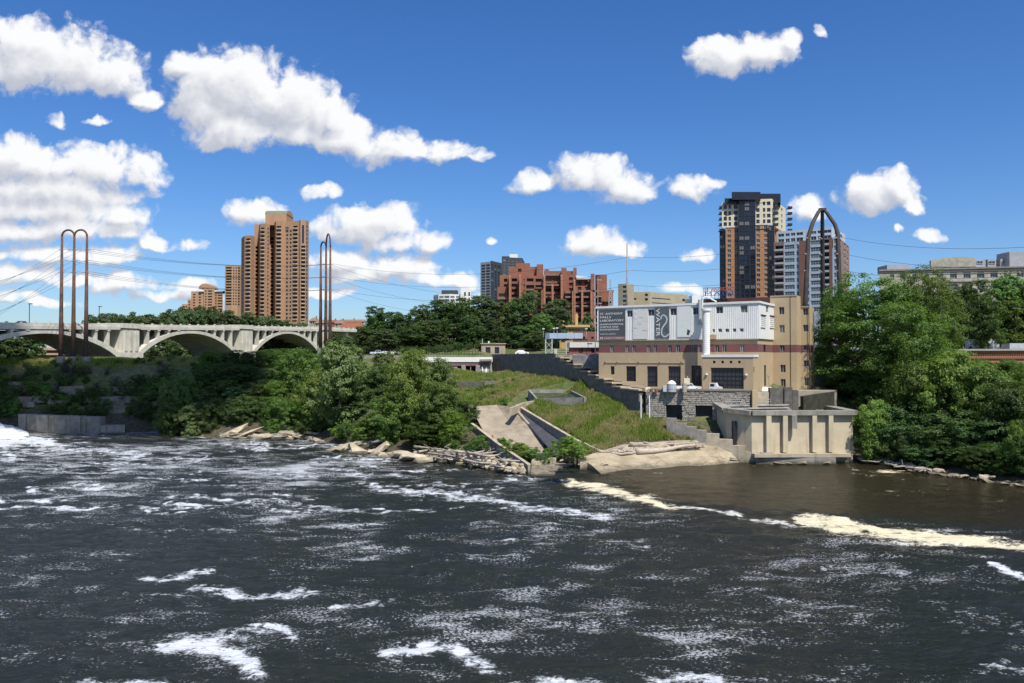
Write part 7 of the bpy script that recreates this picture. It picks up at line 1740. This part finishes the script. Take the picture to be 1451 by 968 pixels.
def grass(name, pxs, Ds, n, h, excl=None, w=.10):
    g = np.random.default_rng(sum(map(ord, name)))
    poly = [XY(a, b) for a, b in zip(pxs, Ds)]; px_ = np.array([p.x for p in poly]); py_ = np.array([p.y for p in poly])
    x = g.uniform(px_.min(), px_.max(), n*3); y = g.uniform(py_.min(), py_.max(), n*3); ins = np.zeros(len(x), bool); j = len(poly) - 1
    for i in range(len(poly)):
        c = ((py_[i] > y) != (py_[j] > y)) & (x < (px_[j]-px_[i])*(y-py_[i])/(py_[j]-py_[i]+1e-9)+px_[i]); ins ^= c; j = i
    x, y = x[ins][:n], y[ins][:n]; _d = ground_raw(x, y) - ground(x, y) < .02; x, y = x[_d], y[_d]; z = ground(x, y) + fbm(x*.12, y*.12, 4)*.35; k = z > .35; x, y, z = x[k], y[k], z[k]; m = len(x)
    dn = .55 + .8*np.clip(fbm(x*.22+5, y*.22, 3)+.4, 0, 1.2); hh = h*g.uniform(.5,1.25,m)*dn; a = g.random(m)*2*np.pi; ww = w*g.uniform(.6,1.3,m)
    lean = g.normal(size=(m,2))*.28*hh[:,None]; ca, sa = np.cos(a)*ww, np.sin(a)*ww
    v = np.stack([np.stack([x-ca,y-sa,z-.1],1), np.stack([x+ca,y+sa,z-.1],1), np.stack([x+lean[:,0],y+lean[:,1],z+hh],1)],1).reshape(-1,3)
    o = link(name, np_mesh(name, v, np.arange(3*m).reshape(m,3), gm)); o['kind'] = 'stuff'
grass('mound_grass', (742,838,842,905,962,992,985,950,890,850,808,826,735), (207,209,200,189,180,176,172,170,166,163,170,177,204), 66000, .95)
grass('meadow_grass', (640,700,760,842,838,760,722,700,650), (256,260,240,210,212,222,209,206.5,206), 50000, .8)
grass('terrace_grass', (700,790,835,842,808,744,712), (236,222,207,203,214,216,222), 16000, .6)
grass('bank_grass', (-160,300,300,-160), (262,262,284,284), 42000, .7, w=.14)

# ------------------------------------------------------------------ rocks, slabs and driftwood
rock_m = mat('river_limestone', (0.52, 0.45, 0.33), (0.32, 0.27, 0.19), .9, .95, .7, 3, rnd=.45, wet=.75)
def rock_mesh(seed, flat):
    rr = random.Random(seed); import bmesh
    bm = bmesh.new(); 
    pts = [Vector((rr.uniform(-1,1), rr.uniform(-1,1), rr.uniform(-1,1))) for _ in range(16)]
    pts = [p.normalized()*rr.uniform(.8,1.05) for p in pts]
    if flat: pts = [Vector((p.x, p.y, (.25 if p.z > 0 else -.25) + rr.uniform(-.04,.04))) for p in pts]
    for p in pts: bm.verts.new(p)
    bmesh.ops.convex_hull(bm, input=bm.verts); bmesh.ops.delete(bm, geom=[v for v in bm.verts if not v.link_faces], context='VERTS')
    me = bpy.data.meshes.new('rock'); bm.to_mesh(me); bm.free(); me.materials.append(rock_m); return me
RM = [rock_mesh(i, False) for i in range(7)]; RF = [rock_mesh(40 + i, True) for i in range(6)]
def rock(x, y, z, sx, sy, sz, flat, label, group, tilt=.25, rz=None, name='rock', ry=None):
    me = vr.choice(RF if flat else RM)
    M = Matrix.Translation((x, y, z)) @ Matrix.Rotation(vr.uniform(0,6.28) if rz is None else rz, 4, 'Z') @ Matrix.Rotation(vr.uniform(-tilt,tilt), 4, 'X') @ Matrix.Rotation(vr.uniform(-tilt,tilt) if ry is None else ry, 4, 'Y') @ Matrix.Diagonal((sx, sy, sz, 1))
    return tag(link(name, me, M), label, 'rock', group)
# named big slabs: px, py of centre, height z, size, tilt
for px, py, z, sx, sy, sz, flat, rz, ry, lb in ((409,606,2.3,3.6,2.4,1.0,False,.1,.0,'large rounded pale boulder lying on top of a flat one at the left shore'),(413,616,.8,4.4,2.8,1.1,False,.2,.05,'broad flat boulder beneath the rounded pale one at the left shore'),(332,611,1.6,5.2,2.2,2.2,True,.3,-.42,'long pale slab leaning up to the right on the left shore'),(352,615,1.0,4.6,2.2,2.0,True,.3,-.35,'second leaning slab right of the long pale one'),(250,611,1.0,3.8,2.0,1.4,False,.2,.1,'grey boulder at the left end of the rocky shore'),(372,619,.6,3.6,2,1.2,False,.1,0,'flat low boulder left of the stacked pale pair'),
    (512,616,2.4,4.8,2.2,1.8,True,.5,-.55,'long pale slab rising steeply beneath the green bushes'),(498,630,1.2,5.0,2.4,1.8,True,.4,-.3,'wide sloping slab reaching into the water'),(508,638,1.0,2.8,2.6,2.6,True,.2,.5,'triangular pale slab tipped towards the water'),(537,638,1.0,3.4,1.6,1.6,True,.5,-.62,'narrow slab tilted up beside the triangular one'),(478,636,.5,3.4,2,1.2,True,.3,-.2,'grey wet slab low at the waterline'),(568,645,.7,2.4,1.6,1.1,False,.2,0,'pale boulder left of the driftwood pile'),(585,649,.6,3.4,1.8,1.0,False,.1,0,'flat pale shelf rock at the waterline'),(604,652,.5,2.8,1.6,.9,False,.3,0,'pale shelf rock left of the rubble'),(527,624,2.1,3.4,1.8,1.5,True,.6,-.4,'slab wedged under the bushes above the triangular slab')):
    w0 = wat(px, py, z); rock(w0.x, w0.y, z, sx*1.05, sy*1.0, sz*1.0, flat, lb, None, .06, rz, 'boulder', ry)
def shore_y(px): return float(np.interp(px, [s[0] for s in SHORE], [s[1] for s in SHORE]))
for k in range(150):
    px = vr.uniform(632, 741); py = shore_y(px) - vr.uniform(-.5, 17) ; z = max(.05, (shore_y(px) - py)*.10); w0 = wat(px, py, z); s = vr.uniform(.35, .95); rock(w0.x, w0.y, z + .15, s, s*vr.uniform(.7,1), s*vr.uniform(.5,.8), False, 'pale broken stone in the rubble pile left of the ramp wall', 'rubble stones beside the ramp wall', .5)
for k in range(60):
    px = vr.uniform(255, 630); py = shore_y(px) - vr.uniform(-.5, 6); z = max(.05, (shore_y(px) - py)*.12); w0 = wat(px, py, z); s = vr.uniform(.6, 1.7); rock(w0.x, w0.y, z, s*1.2, s*.9, s*.55, vr.random() < .4, 'pale limestone rock along the left shoreline', 'rocks along the left shoreline', .3)
for k in range(46):
    px = vr.uniform(1208, 1450); py = shore_y(px) - vr.uniform(-.5, 9); z = max(.05, (shore_y(px) - py)*.10); w0 = wat(px, py, z); s = vr.uniform(.4, 1.2); rock(w0.x, w0.y, z, s*1.3, s, s*.5, vr.random() < .4, 'limestone rock on the shaded right shoreline', 'rocks along the right shoreline', .3)
for k in range(16):
    px = vr.uniform(1102, 1186); py = vr.uniform(651, 657); w0 = wat(px, py, .2); s = vr.uniform(.5, 1.1); rock(w0.x, w0.y, .15, s*1.5, s*.8, s*.45, vr.random() < .5, 'pale stone at the foot of the concrete tank', 'stones at the foot of the tank', .2)
for k in range(24):
    px = vr.uniform(752, 860); py = vr.uniform(648, 660); w0 = wat(px, py, .9); s = vr.uniform(.3, .8); rock(w0.x, w0.y, .9, s*1.4, s*.8, s*.45, True, 'stone among the weeds on the landing slab', 'stones on the landing slab', .2)
drift = mat('driftwood', (0.50, 0.44, 0.36), (0.36, 0.31, 0.25), 1.5, .9, .4, 5, rnd=.3)
def log(pts, r0, r1, label, group, branches=0, name='driftwood_log'):
    pts = [Vector(p) for p in pts]; o0 = pts[0].copy(); b = MB(); n = len(pts); fine = []
    for i in range(n - 1):
        for k in range(3): fine.append(pts[i].lerp(pts[i+1], k/3) + Vector((0, vr.uniform(-.08,.08), vr.uniform(-.07,.07))))
    fine.append(pts[-1]); m = len(fine)
    b.tube([p - o0 for p in fine], [r0 + (r1 - r0)*i/(m-1) for i in range(m)], 7)
    for k in range(branches):
        s = fine[vr.randrange(1, m-1)] - o0; e = s + Vector((vr.uniform(-2,2), vr.uniform(-1,1), vr.uniform(.2,1.3))); b.tube([s, s.lerp(e,.5) + Vector((0,0,.12)), e], [r1*.8, r1*.5, r1*.2], 5)
    return tag(link(name, b.mesh('driftwood_log', drift, True), Matrix.Translation(o0)), label, 'driftwood', group)
def apr_z(px, py):
    yf = float(np.interp(px, [858,905,980,1078], [677,672,665,657])); yb = float(np.interp(px, [838,885,960,1032], [659,646,638,640])); yc = float(np.interp(px, [822,882,960,998], [648,630,624,623]))
    return float(np.interp(-py, [-yf, -yb, -yc], [-.5, float(np.interp(px, [838,885,960,1032], [.9,1.6,2.1,2.15])), float(np.interp(px, [822,882,960,998], [1.6,3.2,4.1,4.3]))]))
def al(pp, r0, r1, label, group=None, br_=1):
    return log([wat(px, py, apr_z(px, py) + .05) + Vector((0, 0, r0*.6)) for px, py in pp], r0, r1, label, group, br_)
def lg(pp, z, r0, r1, label, group=None, br_=1): return log([wat(px, py, z_) for (px, py), z_ in zip(pp, z if isinstance(z, (list, tuple)) else [z]*len(pp))], r0, r1, label, group, br_)
zl = 2.1
al([(902,643),(925,642),(948,639),(962,636),(985,633)], .62, .3, 'longest bleached log lying across the landing')
al([(892,631.5),(912,632.5),(929,634)], .5, .42, 'thick straight bleached log above the longest one')
al([(862,640),(885,639),(905,642)], .3, .2, 'thin bleached log left of the longest one'); al([(846,640),(880,645),(902,642)], .32, .2, 'crooked log at the left of the landing pile'); al([(930,631),(960,630),(990,627)], .25, .12, 'thin branching log at the right of the landing pile', None, 3)
lg([(828,628),(840,634),(850,638)], [3.9,3.1,2.8], .16, .08, 'thin bare branch leaning at the foot of the grassy mound')
al([(1035,650),(1046,649)], .2, .12, 'short dark log at the right tip of the landing')
for k in range(30):
    px = vr.uniform(846, 990); py = 637 - (px-900)*.05 + vr.uniform(-3, 3); L = vr.uniform(4, 16); al([(px, py), (px + L*.5, py + vr.uniform(-1.5,1.5)), (px + L, py + vr.uniform(-3,2))], vr.uniform(.1,.24), .06, 'small bleached stick in the driftwood pile on the landing', 'sticks on the landing', 1)
lg([(432,613),(450,615),(470,617),(486,621)], [1.4,1.2,1.0,.9], .4, .25, 'long bleached log right of the large pale boulders'); lg([(425,611),(445,614),(465,614)], 1.3, .25, .15, 'thinner log above the long one by the boulders')
lg([(527,627),(540,624.5),(553,627)], [2.2,2.7,2.2], .3, .25, 'bent log arching over the tilted slabs')
for k in range(34):
    px = vr.uniform(585, 712); py = shore_y(px) - vr.uniform(4, 20); z = max(.4, (shore_y(px) - py)*.12 + .3); L = vr.uniform(12, 36); a = vr.uniform(-.5, .35); lg([(px, py), (px + L*.5, py + L*.5*a*.5), (px + L, py + L*a*.6)], [z, z + .3, z + .2], vr.uniform(.16,.42), .1, 'grey driftwood log tangled above the rubble stones', 'driftwood tangle on the middle shore', 2)
for k in range(12):
    px = vr.uniform(300, 400); py = shore_y(px) - vr.uniform(2, 8); L = vr.uniform(10, 30); lg([(px, py), (px + L*.5, py - 1), (px + L, py - vr.uniform(0,4))], [.8,1.0,1.2], vr.uniform(.12,.3), .08, 'thin driftwood stick among the left shore slabs', 'driftwood on the left shore', 1)
for k in range(22):
    px = vr.uniform(1212, 1300); py = shore_y(px) - vr.uniform(1, 9); L = vr.uniform(14, 40); lg([(px, py), (px + L*.5, py + vr.uniform(-1,2)), (px + L, py + vr.uniform(-1,4))], [.7,.9,.7], vr.uniform(.12,.32), .08, 'pale driftwood heaped on the right shore beside the tank', 'driftwood on the right shore', 1)

# ------------------------------------------------------------------ the fair-weather cloud whose shadow lies on the left bank
cr_ = random.Random(4); hgt = 640.0; gc = Vector((-214, 255, 18)); cc = gc + SUN * (hgt / SUN.z)
cb_ = MB()
def puff(c, r):
    n, m = 10, 14; vs = []
    for i in range(n + 1):
        th = math.pi * i / n
        for k in range(m):
            ph_ = 2 * math.pi * k / m; d_ = Vector((math.sin(th)*math.cos(ph_), math.sin(th)*math.sin(ph_), math.cos(th)))
            q_ = c + d_ * r * (1 + .13*math.sin(5*ph_ + c.x) * math.sin(th)**2 + .1*math.sin(7*th + c.y)); q_.z = max(q_.z, cc.z - 9); vs.append(q_)
    cb_.add(vs, [(i*m+k, i*m+(k+1) % m, (i+1)*m+(k+1) % m, (i+1)*m+k) for i in range(n) for k in range(m)])
for k in range(46):
    u_ = cr_.uniform(-1, 1); w_ = (1 - u_*u_) ** .5
    puff(cc + Vector((u_*138, cr_.uniform(-1, 1)*16*(.5 + w_) + (-8 if u_ > .2 else 6), cr_.uniform(-4, 10)*w_)), cr_.uniform(11, 19))
cm = bpy.data.materials.new('cloud_white'); cm.use_nodes = True; cm.node_tree.nodes['Principled BSDF'].inputs['Base Color'].default_value = (.85,.86,.88,1); cm.node_tree.nodes['Principled BSDF'].inputs['Roughness'].default_value = 1
o = link('cloud', cb_.mesh('cloud', cm, True)); o['kind'] = 'stuff'
